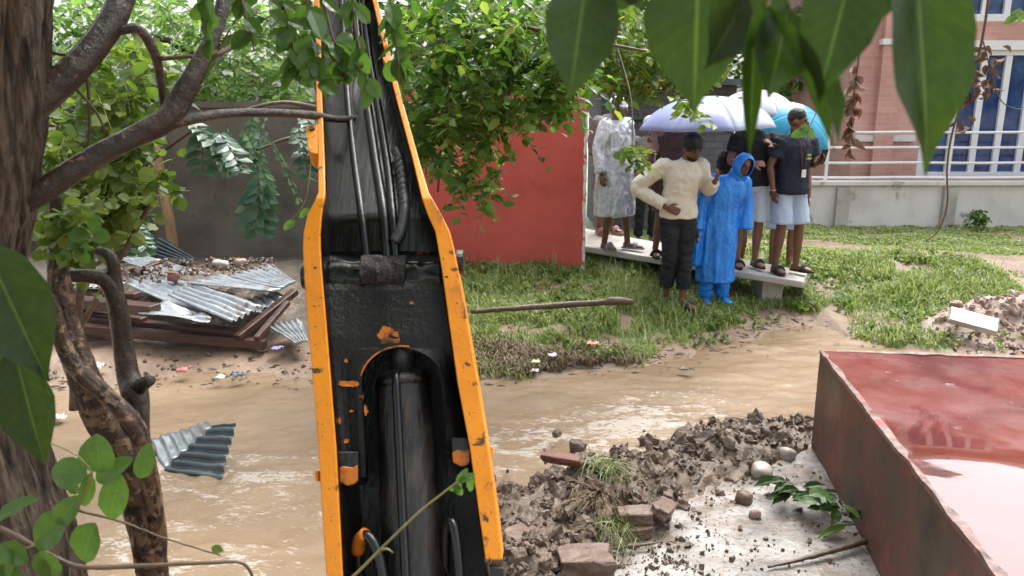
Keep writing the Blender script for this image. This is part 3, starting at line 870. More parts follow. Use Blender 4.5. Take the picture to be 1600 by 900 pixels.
# dark grey block shed seen between the cap and the umbrella
gb = empty('block_shed', (P(1005, 200, 12.6)[0], 13.6, 0), 'dark grey block shed behind the bystanders', 'shed')
x0, x1 = P(940, 160, 12.6)[0], P(1150, 160, 12.6)[0]
zt = P(1005, 134, 12.6)[2]
obj('wall', *box(((x0 + x1) / 2, 13.6, zt / 2), (x1 - x0, 2.0, zt)), M['greybrick'], gb)
obj('lintel', *box(((x0 + x1) / 2, 12.55, P(1005, 183, 12.6)[2]), (x1 - x0 + 0.1, 0.1, 0.07)), M['tindark'], gb)
obj('roof', *box(((x0 + x1) / 2, 13.55, zt + 0.05), (x1 - x0 + 0.4, 2.5, 0.09)), M['tindark'], gb)

# ================================================================ RED PLATFORM (tank lid) at the right
kA = P(1282, 545, A_T[1]); TZ = kA[2]
ke = nrm(np.append((G(1600, 555, TZ) - kA)[:2], 0)); kl = nrm(np.append((G(1530, 900, TZ) - kA)[:2], 0))
kl = nrm(kl + np.array([0.03, 0, 0]))
tank = empty('red_platform', A_T + np.array([1.2, -1.2, 0]), 'knee-high concrete platform with a wet red oxide top', 'platform')
cA = np.array([A_T[0], A_T[1], 0.0]) ; cA[:2] = kA[:2]
W_, L_ = 3.4, 3.6
cor = [cA, cA + ke * W_, cA + ke * W_ + kl * L_, cA + kl * L_]
def quadgrid(c00, c10, c01, nu, nv):
    u, v = np.meshgrid(np.linspace(0, 1, nu), np.linspace(0, 1, nv))
    Pn = c00 + u.ravel()[:, None] * (c10 - c00) + v.ravel()[:, None] * (c01 - c00)
    F = [(r * nu + c, r * nu + c + 1, (r + 1) * nu + c + 1, (r + 1) * nu + c) for r in range(nv - 1) for c in range(nu - 1)]
    return Pn, F
c = [np.array([q[0], q[1], 0]) for q in cor]
flare = 0.05
V, F = quadgrid(c[0] + [0, 0, TZ - 0.012], c[1] + [0, 0, TZ - 0.012], c[3] + [0, 0, TZ - 0.012], 60, 60)
V[:, 2] += 0.0035 * fbm(V * 1.6, 3, 71)
obj('top_slab', V, F[::1], M['tanktop'], tank, smooth=True, recalc=True)
outw = [-ke, -kl]
def sidewall(a, b, name):
    V, F = quadgrid(np.array([a[0], a[1], TZ - 0.02]), np.array([b[0], b[1], TZ - 0.02]), np.array([a[0], a[1], -0.2]), 50, 16)
    n = nrm(np.cross(b - a, [0, 0, 1]))
    V = V + np.outer(0.008 * fbm(V * 3, 4, 73), n)
    return obj(name, V, F, M['tankside'], tank, smooth=True)
for i in range(4): sidewall(c[i], c[(i + 1) % 4], 'side_wall')
def rim(a, b, w, seed):
    n = 70; dd = nrm(b - a); s = np.cross([0, 0, 1], dd)
    V = []
    for t in np.linspace(0, 1, n):
        p_ = a + (b - a) * t
        j = 0.007 * vnoise(np.array([[t * 40, seed, 0]]), seed)[0]
        k_ = 0.004 * vnoise(np.array([[t * 55, seed, 3]]), seed)[0]
        V += [p_ - s * (0.006 + j * 0.5) + [0, 0, TZ - 0.03], p_ - s * (0.006 + j) + [0, 0, TZ - 0.006 + k_], p_ + s * (w + j * 2) + [0, 0, TZ - 0.0085 + k_ * .5], p_ + s * (w + j * 2) + [0, 0, TZ - 0.03]]
    F = [(i * 4 + q_, i * 4 + q_ + 4, i * 4 + (q_ + 1) % 4 + 4, i * 4 + (q_ + 1) % 4) for i in range(n - 1) for q_ in range(4)]
    F += [(0, 1, 2, 3), tuple(4 * n - 1 - q_ for q_ in range(4))]
    return obj('rim', np.array(V), F, M['tankrim'], tank, recalc=True)
rim(c[1], c[0], 0.022, 3); rim(c[0], c[3], 0.020, 5)

# ================================================================ EXCAVATOR BOOM (seen from the cab: base near, rising away)
def bplane(y0, p0, y1, p1):
    a, b = P(640, p0, y0), P(640, p1, y1)
    dv = np.array([0, b[1] - a[1], b[2] - a[2]]); dv = nrm(dv)
    n = np.array([0, dv[2], -dv[1]])           # away from the camera
    return a, dv, n
LOW = bplane(1.45, 900, 1.85, 310)
UPP = bplane(1.85, 310, 2.62, 0)
NMID = nrm(LOW[2] + UPP[2])

def BP(px, py, rec=0.0):
    """point on the boom's front surface seen at (px, py), pushed in by rec metres"""
    pl = LOW if py >= 310 else UPP
    d = ray(px, py); o = np.array([0, 0, CAM_H])
    t = np.dot(pl[0] - o, pl[2]) / np.dot(d, pl[2])
    w = np.clip((py - 270) / 80.0, 0, 1)
    n = nrm(LOW[2] * w + UPP[2] * (1 - w))
    return o + d * t + n * rec

PYS = [1100, 980, 900, 800, 700, 600, 500, 420, 385, 362, 335, 312, 300, 250, 150, 60, 0, -120, -260]
LO = dict(zip(PYS, [526, 516, 509.5, 503, 497, 489, 480, 474, 473, 474, 480, 492, 497, 497, 494, 492, 490, 486, 481]))
LI = dict(zip(PYS, [560, 546, 535, 530, 525, 517, 509, 502, 500, 500, 502, 506, 508, 507, 503, 501, 499, 495, 490]))
RO = dict(zip(PYS, [818, 800, 788, 777, 763, 747, 730, 716, 709, 703, 690, 677, 670, 655, 627, 604, 590, 560, 528]))
RI = dict(zip(PYS, [788, 772, 762, 748, 734, 715, 701, 690, 684, 680, 668, 660, 657, 645, 618, 595.5, 582, 552, 520]))
def xat(d, py): return np.interp(-py, [-q for q in PYS], [d[q] for q in PYS])

base = BP(650, 1100); 
boom = empty('excavator_boom', (base[0], base[1], -0.05), 'orange and black excavator boom rising in the foreground, wet and muddy', 'excavator boom')
def dep(py): return np.interp(py, [-260, 0, 280, 340, 600, 1100], [0.13, 0.15, 0.17, 0.20, 0.24, 0.26])
def plate(O, I, name, lo=1100):
    V = []; ps = []
    for a, b in zip(PYS[:-1], PYS[1:]):
        ps += list(np.linspace(a, b, 5)[:-1])
    ps.append(PYS[-1]); ps = [q for q in ps if q <= lo]
    for py in ps:
        o, i = xat(O, py), xat(I, py)
        V += [BP(o, py), BP(i, py), BP(i, py, dep(py)), BP(o, py, dep(py))]
    n = len(ps)
    F = [(k * 4 + j, k * 4 + (j + 1) % 4, k * 4 + 4 + (j + 1) % 4, k * 4 + 4 + j) for k in range(n - 1) for j in range(4)]
    F += [(3, 2, 1, 0), tuple(4 * (n - 1) + j for j in range(4))]
    o = obj(name, np.array(V), F, M['orange'], boom, recalc=True)
    return bevel(o, 0.003, 2)
plate(LO, LI, 'side_plate'); plate(RO, RI, 'side_plate', 886)
# black inner linings
def lining(I, sgn, name):
    V = []
    ps = np.linspace(1100, -260, 60)
    for py in ps:
        i = xat(I, py)
        w = 0.003 / mpp(py, 1.7) * sgn
        V += [BP(i + w, py, 0.006), BP(i + w, py, dep(py))]
    return obj(name, np.array(V), [(2 * k, 2 * k + 1, 2 * k + 3, 2 * k + 2) for k in range(59)], M['black'], boom)
lining(LI, 1, 'lining'); lining(RI, -1, 'lining')
# web plate of the lower part with the arched opening for the ram
def archx(py):
    t = np.clip((py - 539) / 60.0, 0, 1)
    w = 66 * math.sqrt(max(0, 1 - (1 - t) ** 2))
    c = np.interp(py, [539, 760], [624, 632])
    return c - w, c + w
V, F = [], []
rows = list(np.linspace(372, 538, 24)) + list(539 + 60 * (1 - np.cos(np.linspace(0.02, math.pi / 2, 12)))) + list(np.linspace(604, 745, 16))
for py in rows:
    l, r = xat(LI, py) + 1.2, xat(RI, py) - 1.2
    al, ar = archx(py) if py > 539 else (624, 624)
    rec = np.interp(py, [372, 440, 520, 560, 745], [0.10, 0.052, 0.035, 0.038, 0.05])
    for k in range(6): V.append(BP(l + (al - l) * k / 5, py, rec + 0.004 * math.sin(k)))
    for k in range(6): V.append(BP(ar + (r - ar) * k / 5, py, rec + 0.03 * (k / 5) * np.clip((py - 480) / 100, 0, 1)))
for r_ in range(len(rows) - 1):
    for k in range(11):
        if k == 5: continue
        a = r_ * 12 + k; F.append((a, a + 1, a + 13, a + 12))
web = obj('web_plate', np.array(V), F, M['blackflake'], boom, recalc=True)
s = web.modifiers.new('s', 'SOLIDIFY'); s.thickness = 0.012; s.offset = -1
# cavity back plate
V = []
ps = np.linspace(1100, 420, 12)
for py in ps: V += [BP(xat(LI, py), py, dep(py) - 0.01), BP(xat(RI, py), py, dep(py) - 0.01)]
obj('back_plate', np.array(V), [(2 * k, 2 * k + 1, 2 * k + 3, 2 * k + 2) for k in range(11)], M['black'], boom)
# upper web
V, F = [], []
ps = np.linspace(376, -260, 50)
for py in ps:
    l, r = xat(LI, py) + 0.8, xat(RI, py) - 0.8
    for k in range(9):
        V.append(BP(l + (r - l) * k / 8, py, 0.092 - 0.012 * math.sin(k / 8 * math.pi)))
F = [(a * 9 + k, a * 9 + k + 1, a * 9 + k + 10, a * 9 + k + 9) for a in range(49) for k in range(8)]
obj('upper_web', np.array(V), F, M['wetblack'], boom, smooth=True)
# pivot cross tube caked in mud
pl, pr = BP(502, 418, 0.10), BP(688, 418, 0.10)
pts = np.linspace(pl, pr, 34)
V, F = tube(pts, 0.046, 28)
V = V + 0.0045 * fbm(V * 38, 4, 2)[:, None] * np.array([0, -1, 0.5])
piv = obj('pivot_tube', V, F, M['wetblack'], boom, smooth=True)
mids = np.linspace(BP(556, 412, 0.092), BP(628, 412, 0.092), 30)
V, F = tube(mids, 0.047, 28)
V = V + 0.010 * np.abs(fbm(V * 34, 4, 7))[:, None] * np.array([0, -0.9, 0.3])
obj('mud_cake', V, F, M['blackmud'], piv, smooth=True)
for px, sgn in ((468, -1), (722, 1)):
    a = BP(px - sgn * 10, 402 if sgn > 0 else 425, 0.04); b = a + np.array([sgn * 0.016, 0, 0])
    obj('pin_cap', *tube(np.array([a, b]), 0.030, 20), M['black'], boom, smooth=False)
# orange paint left bare above the arch
def chip(cx_, cy_, w_, h_, seed, n_=44):
    V = [BP(cx_, cy_, 0.0325)]
    th = np.arange(n_) / n_ * 2 * math.pi
    rr = 1 + 0.38 * fbm(np.column_stack([np.cos(th) * 1.6, np.sin(th) * 1.6, 0 * th + seed]), 4, seed, 0.6)
    for a_, r_ in zip(th, rr): V.append(BP(cx_ + w_ * r_ * math.cos(a_), cy_ + h_ * r_ * math.sin(a_), 0.0315))
    obj('bare_paint_patch', np.array(V), [(0, 1 + k, 1 + (k + 1) % n_) for k in range(n_)], M['orangeworn'], web)
chip(606, 519, 17, 14, 3); chip(541, 597, 16, 4.5, 7); chip(537, 688, 4, 3, 9); chip(536, 560, 3, 3, 11); chip(568, 640, 3, 9, 13); chip(545, 640, 3, 2, 15); chip(640, 468, 3, 2, 17); chip(526, 655, 2.5, 5, 19)
V = []
for th in np.linspace(0.25, 1.75, 26):
    for w in (0, 2.6):
        V.append(BP(625 - (66 + w) * math.cos(th), 600 - (62 + w) * math.sin(th), 0.030))
obj('arch_edge', np.array(V), [(2 * k, 2 * k + 1, 2 * k + 3, 2 * k + 2) for k in range(25)], M['orangeworn'], web)
# side lug on the upper left edge and small tabs
def lug(poly, name, m, r0, r1):
    f = [BP(x, y, r0) for x, y in poly]; b = [BP(x, y, r1) for x, y in poly]; n = len(poly)
    V = np.array(f + b)
    F = [tuple(range(n)), tuple(range(2 * n - 1, n - 1, -1))] + [(i, i + n, (i + 1) % n + n, (i + 1) % n) for i in range(n)]
    return bevel(obj(name, V, F, m, boom, recalc=True), 0.002, 1)
lg = lug([(477.5, 198), (484, 195), (496, 195), (496, 240), (486, 239), (481, 233)], 'lug', M['orange'], 0.0, 0.05)
obj('bolt', *tube(np.array([BP(488, 202, -0.006), BP(488, 202, 0.01)]), 0.007, 10), M['black'], lg)
lug([(766, 697), (771, 697), (771, 711), (768, 712)], 'tab', M['orange'], 0.01, 0.05)
lug([(490, 736), (494, 735), (496, 752), (491, 752)], 'tab', M['orange'], 0.01, 0.05)
lug([(765, 886), (787, 887), (790, 935), (770, 935)], 'pin_block', M['black'], 0.004, 0.18)
lug([(598, 95), (606, 92), (617, 112), (606, 112)], 'clamp', M['orange'], -0.012, 0.03)
lug([(596, 60), (603, 55), (607, 75), (600, 78)], 'clamp', M['orange'], -0.012, 0.03)
# two stop blocks with chipped orange faces inside the channel
for x0, x1, yt, yb, yt2 in ((523, 557, 728, 760, 705), (704, 735, 702, 730, 683)):
    lug([(x0, yt2), (x1 - 1, yt2), (x1, yb - 8), (x1 - 5, yb - 3), (x0 + 16, yb), (x0 + 2, yb - 7)], 'stop_block', M['black'], 0.022, 0.15)
    f = lug([(x0 + 1, yt + 5), (x0 + 10, yt), (x1 - 8, yt + 2), (x1 - 1, yt - 2), (x1 - 1, yb - 9), (x1 - 6, yb - 4), (x0 + 16, yb - 1), (x0 + 3, yb - 8)], 'stop_face', M['orangeworn'], 0.018, 0.0225)
# hydraulic ram in the channel
rt, rb = BP(618, 572, 0.12), BP(652, 1090, 0.09)
ramp_pts = np.linspace(rb, rt, 20)
ram = obj('ram_barrel', *tube(ramp_pts, np.interp(np.linspace(0, 1, 20), [0, 0.9, 1], [0.076, 0.066, 0.060]), 30), M['ram'], boom, smooth=True)
obj('ram_gland', *tube(np.linspace(rt + (rb - rt) * 0.05, rt, 4), [0.067, 0.067, 0.064, 0.05], 26), M['black'], ram, smooth=True)
obj('ram_rod', *tube(np.array([rt, BP(614, 470, 0.14)]), 0.028, 20), M['steelgrey'], ram, smooth=True)
a, b = BP(612, 572, 0.060), BP(642, 1090, 0.010)
q = np.linspace(a, b, 20)
obj('feed_pipe', *tube(q, 0.0105, 12), M['hose'], ram, smooth=True)
for t in ():
    c_ = rt + (rb - rt) * t
    obj('ram_clip', *tube(np.array([c_, c_ + nrm(rb - rt) * 0.016]), 0.0655, 26), M['black'], ram, smooth=False)
# curved hoses at the bottom
h1, _ = smooth_path([BP(548, 905, 0.09), BP(552, 858, 0.06), BP(566, 838, 0.03), BP(582, 852, 0.02), BP(592, 885, 0.02), BP(602, 960, 0.03), BP(606, 1090, .05)], 30)
obj('hose', *tube(h1, 0.0125, 14), M['hose'], boom, smooth=True)
h1b, _ = smooth_path([BP(550, 866, 0.062), BP(556, 846, 0.042), BP(568, 835, 0.024)], 8)
obj('hose_sleeve', *tube(h1b, 0.0145, 14), M['orangeworn'], boom, smooth=True)
h2, _ = smooth_path([BP(690, 900, 0.09), BP(694, 835, 0.05), BP(703, 816, 0.03), BP(710, 835, 0.02), BP(716, 890, 0.02), BP(722, 990, 0.03), BP(728, 1090, .05)], 30)
obj('hose', *tube(h2, 0.0115, 14), M['hose'], boom, smooth=True)
# hoses along the upper web
def hose(pp_, r, m='hose', rec=0.07, wob=0.0):
    pts_, _ = smooth_path([BP(x, y, rec + wob * math.sin(i * 2.0)) for i, (x, y) in enumerate(pp_)], 40)
    return obj('hose', *tube(pts_, r, 14), M[m], boom, smooth=True)
hose([(520, -260), (530, 0), (537, 120), (545, 200), (556, 300), (566, 400)], 0.010, rec=0.074)
hose([(536, -260), (552, 0), (566, 110), (580, 210), (592, 300), (598, 400)], 0.013, rec=0.074)
hose([(546, -260), (566, 0), (584, 120), (600, 220), (607, 310), (612, 400)], 0.011, rec=0.078)
g1 = hose([(614, 205), (622, 225), (626, 262), (628, 300), (622, 340), (610, 365)], 0.013, 'steelgrey', 0.062)
for k in range(9):
    t = 222 + k * 9
    c0 = BP(np.interp(t, [205, 262, 300], [616, 626, 628]), t, 0.062); c1 = BP(np.interp(t + 4, [205, 262, 300], [616, 626, 628]), t + 4, 0.062)
    obj('hose_coil', *tube(np.array([c0, c1]), 0.0148, 14), M['steelgrey'], g1, smooth=True)
# mount under the frame
obj('mount', *box((base[0], base[1] - 0.05, 0.24), (0.42, 0.5, 0.62)), M['black'], boom)

# ================================================================ RUBBLE OF THE COLLAPSED SHED
def tin(corners, name, label, n=9, amp=0.016, m='tin', warp=0.012, group=None, seed=0, along='u', cat='tin sheet'):
    """corrugated sheet from 4 corners (00, 10, 11, 01); ridges run along v, waves across u"""
    c00, c10, c11, c01 = [np.asarray(q, float) for q in corners]
    nu, nv = n * 8 + 1, 14
    u, v = np.meshgrid(np.linspace(0, 1, nu), np.linspace(0, 1, nv))
    u = u.ravel()[:, None]; v = v.ravel()[:, None]
    ue = u + 0.012 * vnoise(np.hstack([v * 6, u * 3, 0 * u]), seed)[:, None] * (np.abs(u - .5) > .47)
    V = c00 * (1 - ue) * (1 - v) + c10 * ue * (1 - v) + c11 * ue * v + c01 * (1 - ue) * v
    nn = nrm(np.cross(c10 - c00, c01 - c00)); nn = nn if nn[2] > 0 else -nn
    V = V + nn * (amp * np.sin(u * n * 2 * math.pi) + warp * fbm(np.hstack([u * 3, v * 3, 0 * u]) + seed * 3.1, 3, seed)[:, None])
    F = [(r * nu + k, r * nu + k + 1, (r + 1) * nu + k + 1, (r + 1) * nu + k) for r in range(nv - 1) for k in range(nu - 1)]
    o = obj(name, V, F, M[m], smooth=True, label=label, cat=cat, group=group)
    o.modifiers.new('t', 'SOLIDIFY').thickness = 0.003
    return o
GT = 'tin sheets of the collapsed shed'
tin([P(193, 441, 7.3), P(232, 425, 7.7), P(368, 462, 7.0), P(318, 500, 6.45)], 'tin_sheet', 'flattened silver tin sheet at the front of the collapsed heap', 5, 0.014, group=GT, seed=1)
tin([P(262, 462, 6.75), P(300, 440, 7.1), P(408, 478, 6.75), P(362, 503, 6.35)], 'tin_sheet', 'bright corrugated tin sheet sloping to the front tip of the heap', 5, 0.018, group=GT, seed=2)
tin([P(216, 494, 6.45), P(255, 470, 6.7), P(335, 496, 6.5), P(322, 503, 6.33)], 'tin_sheet', 'smooth pale curled tin flap at the front left of the heap', 2, 0.008, warp=0.03, group=GT, seed=3)
tin([P(290, 442, 7.0), P(345, 428, 7.4), P(440, 452, 7.0), P(425, 456, 6.85)], 'tin_sheet', 'grey tin sheet lying across the middle of the heap', 6, 0.012, group=GT, seed=4)
tin([P(355, 432, 7.3), P(425, 412, 7.8), P(463, 440, 7.2), P(440, 452, 7.0)], 'tin_sheet', 'ribbed tin sheet at the right corner of the heap beside the boom', 7, 0.014, group=GT, seed=5)
tin([P(385, 470, 6.95), P(432, 455, 7.1), P(448, 462, 7.0), P(398, 492, 6.7)], 'tin_sheet', 'narrow tin strip under the right corner of the heap', 4, 0.014, group=GT, seed=6)
tin([P(183, 404, 8.1), P(225, 398, 8.3), P(330, 428, 7.7), P(255, 432, 7.5)], 'tin_sheet', 'dull tin sheet under the gravel at the back left of the heap', 6, 0.012, m='tin', group=GT, seed=7)
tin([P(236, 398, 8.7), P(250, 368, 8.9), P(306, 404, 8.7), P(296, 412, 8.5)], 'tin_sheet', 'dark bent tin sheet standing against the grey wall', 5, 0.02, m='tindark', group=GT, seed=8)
tin([P(418, 512, 6.6), P(470, 498, 6.8), P(482, 534, 6.35), P(462, 536, 6.25)], 'tin_sheet', 'short bright ribbed tin offcut on the mud beside the boom', 6, 0.014, group=GT, seed=9)
tin([P(82, 440, 7.0), P(150, 428, 7.4), P(196, 440, 7.2), P(140, 452, 6.9)], 'tin_sheet', 'tin sheet partly hidden behind the gnarled trunk', 6, 0.012, group=GT, seed=10)
# bent sheet in the flood water, shade of its underside coloured in as darker tin
wl = G(256, 737, -0.16); wr_ = G(347, 749, -0.16)
tin([wl, P(332, 664, wl[1] + 0.22), P(369, 661, wr_[1] + 0.30), wr_], 'tin_sheet', 'underside of the bent tin sheet, coloured dark for its shade, standing up out of the flood water', 6, 0.012, m='tindark', seed=12)
tin([wl + [-.01, .02, .0], P(330, 663, wl[1] + 0.25), P(322, 658, wl[1] + 0.50), P(236, 688, wl[1] + .30)], 'tin_sheet', 'pale half of the bent tin sheet lying on the flood water', 6, 0.009, m='tinwet', seed=11)

GB = 'timber beams of the collapsed shed'
def timber(a, b, w, h, label, roll=(0, 0, 1)):
    V, F = beam(a, b, w, h, roll)
    o = obj('timber_beam', V, F, M['timber'], label=label, cat='beam', group=GB)
    return bevel(o, 0.006, 1)
timber(P(112, 512, 6.55), P(415, 538, 6.45), 0.09, 0.085, 'long dark beam along the front foot of the tin heap')
timber(P(118, 498, 6.75), P(372, 520, 6.55), 0.10, 0.07, 'dark beam lying just above the front foot beam')
timber(P(108, 470, 6.85), P(243, 484, 6.5), 0.14, 0.09, 'thick square-ended dark beam poking out at left of the silver sheets')
timber(P(100, 486, 6.9), P(225, 502, 6.65), 0.09, 0.07, 'dark beam beneath the thick square-ended one')
timber(P(96, 455, 7.2), P(215, 462, 6.95), 0.10, 0.06, 'dark plank at the left under the hidden tin sheet')
timber(P(370, 528, 6.4), P(462, 455, 7.1), 0.07, 0.06, 'dark beam slanting up at the right end of the heap')
timber(P(400, 530, 6.4), P(450, 472, 6.9), 0.05, 0.05, 'thin batten slanting beside the right end beam')
timber(P(120, 532, 6.7), P(400, 552, 6.75), 0.16, 0.10, 'lowest dark beam half sunk in the mud under the heap')
timber(P(140, 415, 8.0), P(214, 372, 8.6), 0.09, 0.06, 'reddish beam leaning by the added dark planks at the back left')
timber(P(162, 402, 8.3), P(212, 396, 8.5), 0.16, 0.16, 'reddish box beam in the shade at the back left')
timber(P(225, 418, 7.75), P(255, 408, 8.0), 0.06, 0.03, 'short brown plank on the gravel at the back of the heap')
# loose fill carrying the sheets and gravel on it
XX, YY = np.meshgrid(np.linspace(-4.8, -1.75, 90), np.linspace(6.2, 9.5, 80))
pp = np.stack([XX, YY, 0 * XX], -1).reshape(-1, 3)
tb = np.clip((YY - 6.35) / 1.0, 0, 1) * np.clip((8.6 - YY) / 0.6, 0, 1) * np.clip((-2.05 - XX) / 0.5, 0, 1) * np.clip((XX + 4.7) / .5, 0, 1)
zz = ground_z(XX, YY) - 0.04 + tb * (0.14 + 0.04 * fbm(pp * 3, 4, 51).reshape(XX.shape)) + 0.03 * tb * fbm(pp * 11, 3, 52).reshape(XX.shape)
ii = (np.arange(79)[:, None] * 90 + np.arange(89)[None, :]).ravel()
heap = big_mesh('rubble_heap', np.stack([XX, YY, zz], -1).reshape(-1, 3), np.stack([ii, ii + 1, ii + 91, ii + 90], -1), M['mud'], label='dark earth heap under the collapsed tin sheets', cat='heap')
rng = np.random.default_rng(11)
st = []
for k in range(240):
    px = rng.uniform(188, 425); py = 407 + 24 * rng.random() ** 1.3
    if px < 250: py += 12
    if rng.random() < 0.25: px, py = rng.uniform(330, 430), rng.uniform(405, 420)
    Yd = np.interp(py, [398, 425, 450, 500], [8.2, 7.55, 7.1, 6.5]) 
    c_ = P(px, py, Yd) + np.array([0, 0, 0.01])
    s_ = rng.uniform(0.012, 0.036)
    st.append(rock(c_, (s_ * 1.4, s_, s_ * 0.8), rot(rng.random() * 3, rng.random() * 3, rng.random() * 3), k, 0.4, 0.12, 2))
obj('gravel', *merge(st), M['brick'], label='loose gravel and brick chips strewn over the tin sheets', kind='stuff')
for k, (px, py, Yd, s_, m_, lb) in enumerate([(345, 414, 7.75, 0.13, 'stone', 'round grey stone on the tin at the back of the heap'),
                                             (376, 410, 7.8, 0.10, 'mudpink', 'tan stone right of the round grey one on the heap'),
                                             (270, 432, 7.3, 0.12, 'brickred', 'broken red brick lying on the silver tin sheets'),
                                             (244, 410, 8.0, 0.09, 'stone', 'small pale stone at the back left of the tin heap')]):
    obj('brick' if m_ == 'brickred' else 'stone', *rock(P(px, py, Yd), (s_ * 1.3, s_ * 0.8, s_ * 0.75), rot(0.2, 0.1, k), k + 3, 0.15 if m_ == 'brickred' else .6, 0.1), M[m_], label=lb, cat='brick' if m_ == 'brickred' else 'stone', smooth=m_ != 'brickred')

# leaning pole by the grey wall
pp_, rr_ = smooth_path([P(272, 392, 9.35), P(262, 330, 9.35), P(250, 270, 9.4), P(240, 222, 9.4), P(226, 120, 9.45), P(214, 40, 9.5)], 26, [0.062, 0.066, 0.06, 0.062, .05, .04])
V, F = tube(pp_, rr_, 12); V = V + 0.008 * fbm(V * 9, 3, 6)[:, None]
obj('wooden_pole', V, F, M['pole'], smooth=True, label='pale crooked wooden pole leaning at the grey wall', cat='pole')

# ================================================================ DUG-UP MUD HEAP IN FRONT
spine = np.array([G(a, b, -0.12) for a, b in ((770, 960), (815, 880), (880, 815), (960, 778), (1050, 745), (1130, 712), (1200, 690), (1285, 672))])
hgt = np.array([0.10, 0.13, 0.15, 0.16, 0.14, 0.13, 0.12, 0.05]); wid = np.array([0.26, 0.38, 0.42, 0.40, 0.33, 0.31, 0.30, 0.14])
sp_, _ = smooth_path(spine, 120); ss = np.linspace(0, 7, 120)
hh = np.interp(ss, range(8), hgt); ww = np.interp(ss, range(8), wid)
nt_ = 60; V = []
for i in range(120):
    tdir = nrm(np.append((sp_[min(i + 1, 119)] - sp_[max(i - 1, 0)])[:2], 0)); s_ = np.array([-tdir[1], tdir[0], 0])
    for t in np.linspace(-1.15, 1.15, nt_):
        q = sp_[i] + s_ * t * ww[i]
        V.append([q[0], q[1], max(0, 1 - t * t) ** 0.75 * hh[i]])
V = np.array(V); flat = np.column_stack([V[:, :2], np.zeros(len(V))])
body = V[:, 2].copy()
cl = fbm(flat * 5, 4, 61) * 0.045 + np.clip(1 - np.abs(fbm(flat * 9, 3, 62)) * 1.6, 0, 1) * 0.035 + fbm(flat * 26, 4, 63) * 0.016
V[:, 2] = -0.20 + body * 1.15 + np.clip(body / 0.05, 0, 1) * cl + 0.05 * np.clip(body / .02, 0, 1)
ii = (np.arange(119)[:, None] * nt_ + np.arange(nt_ - 1)[None, :]).ravel()
mud = big_mesh('mud_heap', V, np.stack([ii, ii + nt_, ii + nt_ + 1, ii + 1], -1), M['mud'], label='freshly dug heap of wet brown mud beside the flood', cat='heap', smooth=True)
HV = V.copy()
def heap_z(x, y):
    d2 = (HV[:, 0] - x) ** 2 + (HV[:, 1] - y) ** 2
    j = np.argmin(d2)
    return HV[j, 2] if d2[j] < 0.0025 else -0.11
rng = np.random.default_rng(4)
cl = []
for k in range(1700):
    i = rng.integers(4, 119); t = rng.normal(0, 0.6)
    tdir = nrm(np.append((sp_[min(i + 1, 119)] - sp_[max(i - 1, 0)])[:2], 0)); s_ = np.array([-tdir[1], tdir[0], 0])
    q = sp_[i] + s_ * t * ww[i]
    z = heap_z(q[0], q[1])
    sz = rng.choice([0.011, 0.02, 0.034, 0.062], p=[0.55, 0.29, 0.12, 0.04]) * rng.uniform(.8, 1.3)
    cl.append(rock((q[0], q[1], z - sz * 0.05), (sz * 1.7, sz * 1.2, sz * 0.9), rot(rng.random() * 3, rng.random() * 3, rng.random() * 6), k, 0.58, 0.42, 3))
obj('mud_clods', *merge(cl), M['mud'], mud, kind='stuff', label='clods of wet mud')
GBK = 'bricks dug up with the mud'
def brick(px, py, z, ang, tilt, lb, m_='brick', d_=(0.19, 0.095, 0.065)):
    c_ = G(px, py, z)
    o = obj('brick', *rock((c_[0], c_[1], z), d_, rot(tilt, tilt * 0.6, ang), int(px), 0.22, 0.16, 5), M[m_], label=lb, cat='brick', group=GBK)
    return bevel(o, 0.004, 1)
brick(990, 805, 0.0, 0.1, 0.05, 'brown brick lying flat on top of another at the near edge of the mud heap')
brick(988, 830, -0.07, 0.2, 0.0, 'lower brown brick of the pair at the near edge of the mud heap')
brick(1035, 795, 0.0, 1.1, 0.35, 'tilted muddy brick right of the flat brick pair')
brick(812, 838, 0.0, 0.9, 0.25, 'muddy brick beside the foot of the boom', d_=(0.19, 0.10, 0.07))
brick(878, 716, 0.12, -0.25, 0.1, 'reddish brick on the crest at the left end of the mud heap', 'brickred', (0.22, 0.08, 0.05))
brick(932, 760, 0.10, 1.9, 0.6, 'long brown brick stuck upright in the tuft of roots', d_=(0.2, 0.06, 0.05))
brick(922, 832, -0.02, 1.3, 0.9, 'small ochre brick bat below the tuft of roots', d_=(0.09, 0.06, 0.045))
brick(915, 880, -0.03, 0.05, 0.0, 'big pale block lying flat at the bottom of the mud heap', d_=(0.26, 0.16, 0.12))
for k, (px, py, s_, m_, lb) in enumerate([(1190, 735, 0.10, 'stone', 'round pale stone on the concrete beside the leafy sprig'), (1163, 775, 0.08, 'brick', 'small brown stone on the concrete below the round pale one'),
                                     (1228, 708, 0.09, 'stone', 'grey stone at the foot of the right end of the mud heap'), (1180, 800, 0.05, 'mudpink', 'tiny pinkish pebble near the leafy sprig'),
                                     (870, 675, 0.05, 'mud', 'lone mud clod sticking out of the water behind the heap')]):
    c_ = G(px, py, -0.06)
    obj('stone', *rock((c_[0], c_[1], -0.07), (s_ * 1.15, s_, s_ * 0.9), rot(0.3, 0.2, k), k + 20, 0.7, 0.1), M[m_], smooth=True, label=lb, cat='stone')
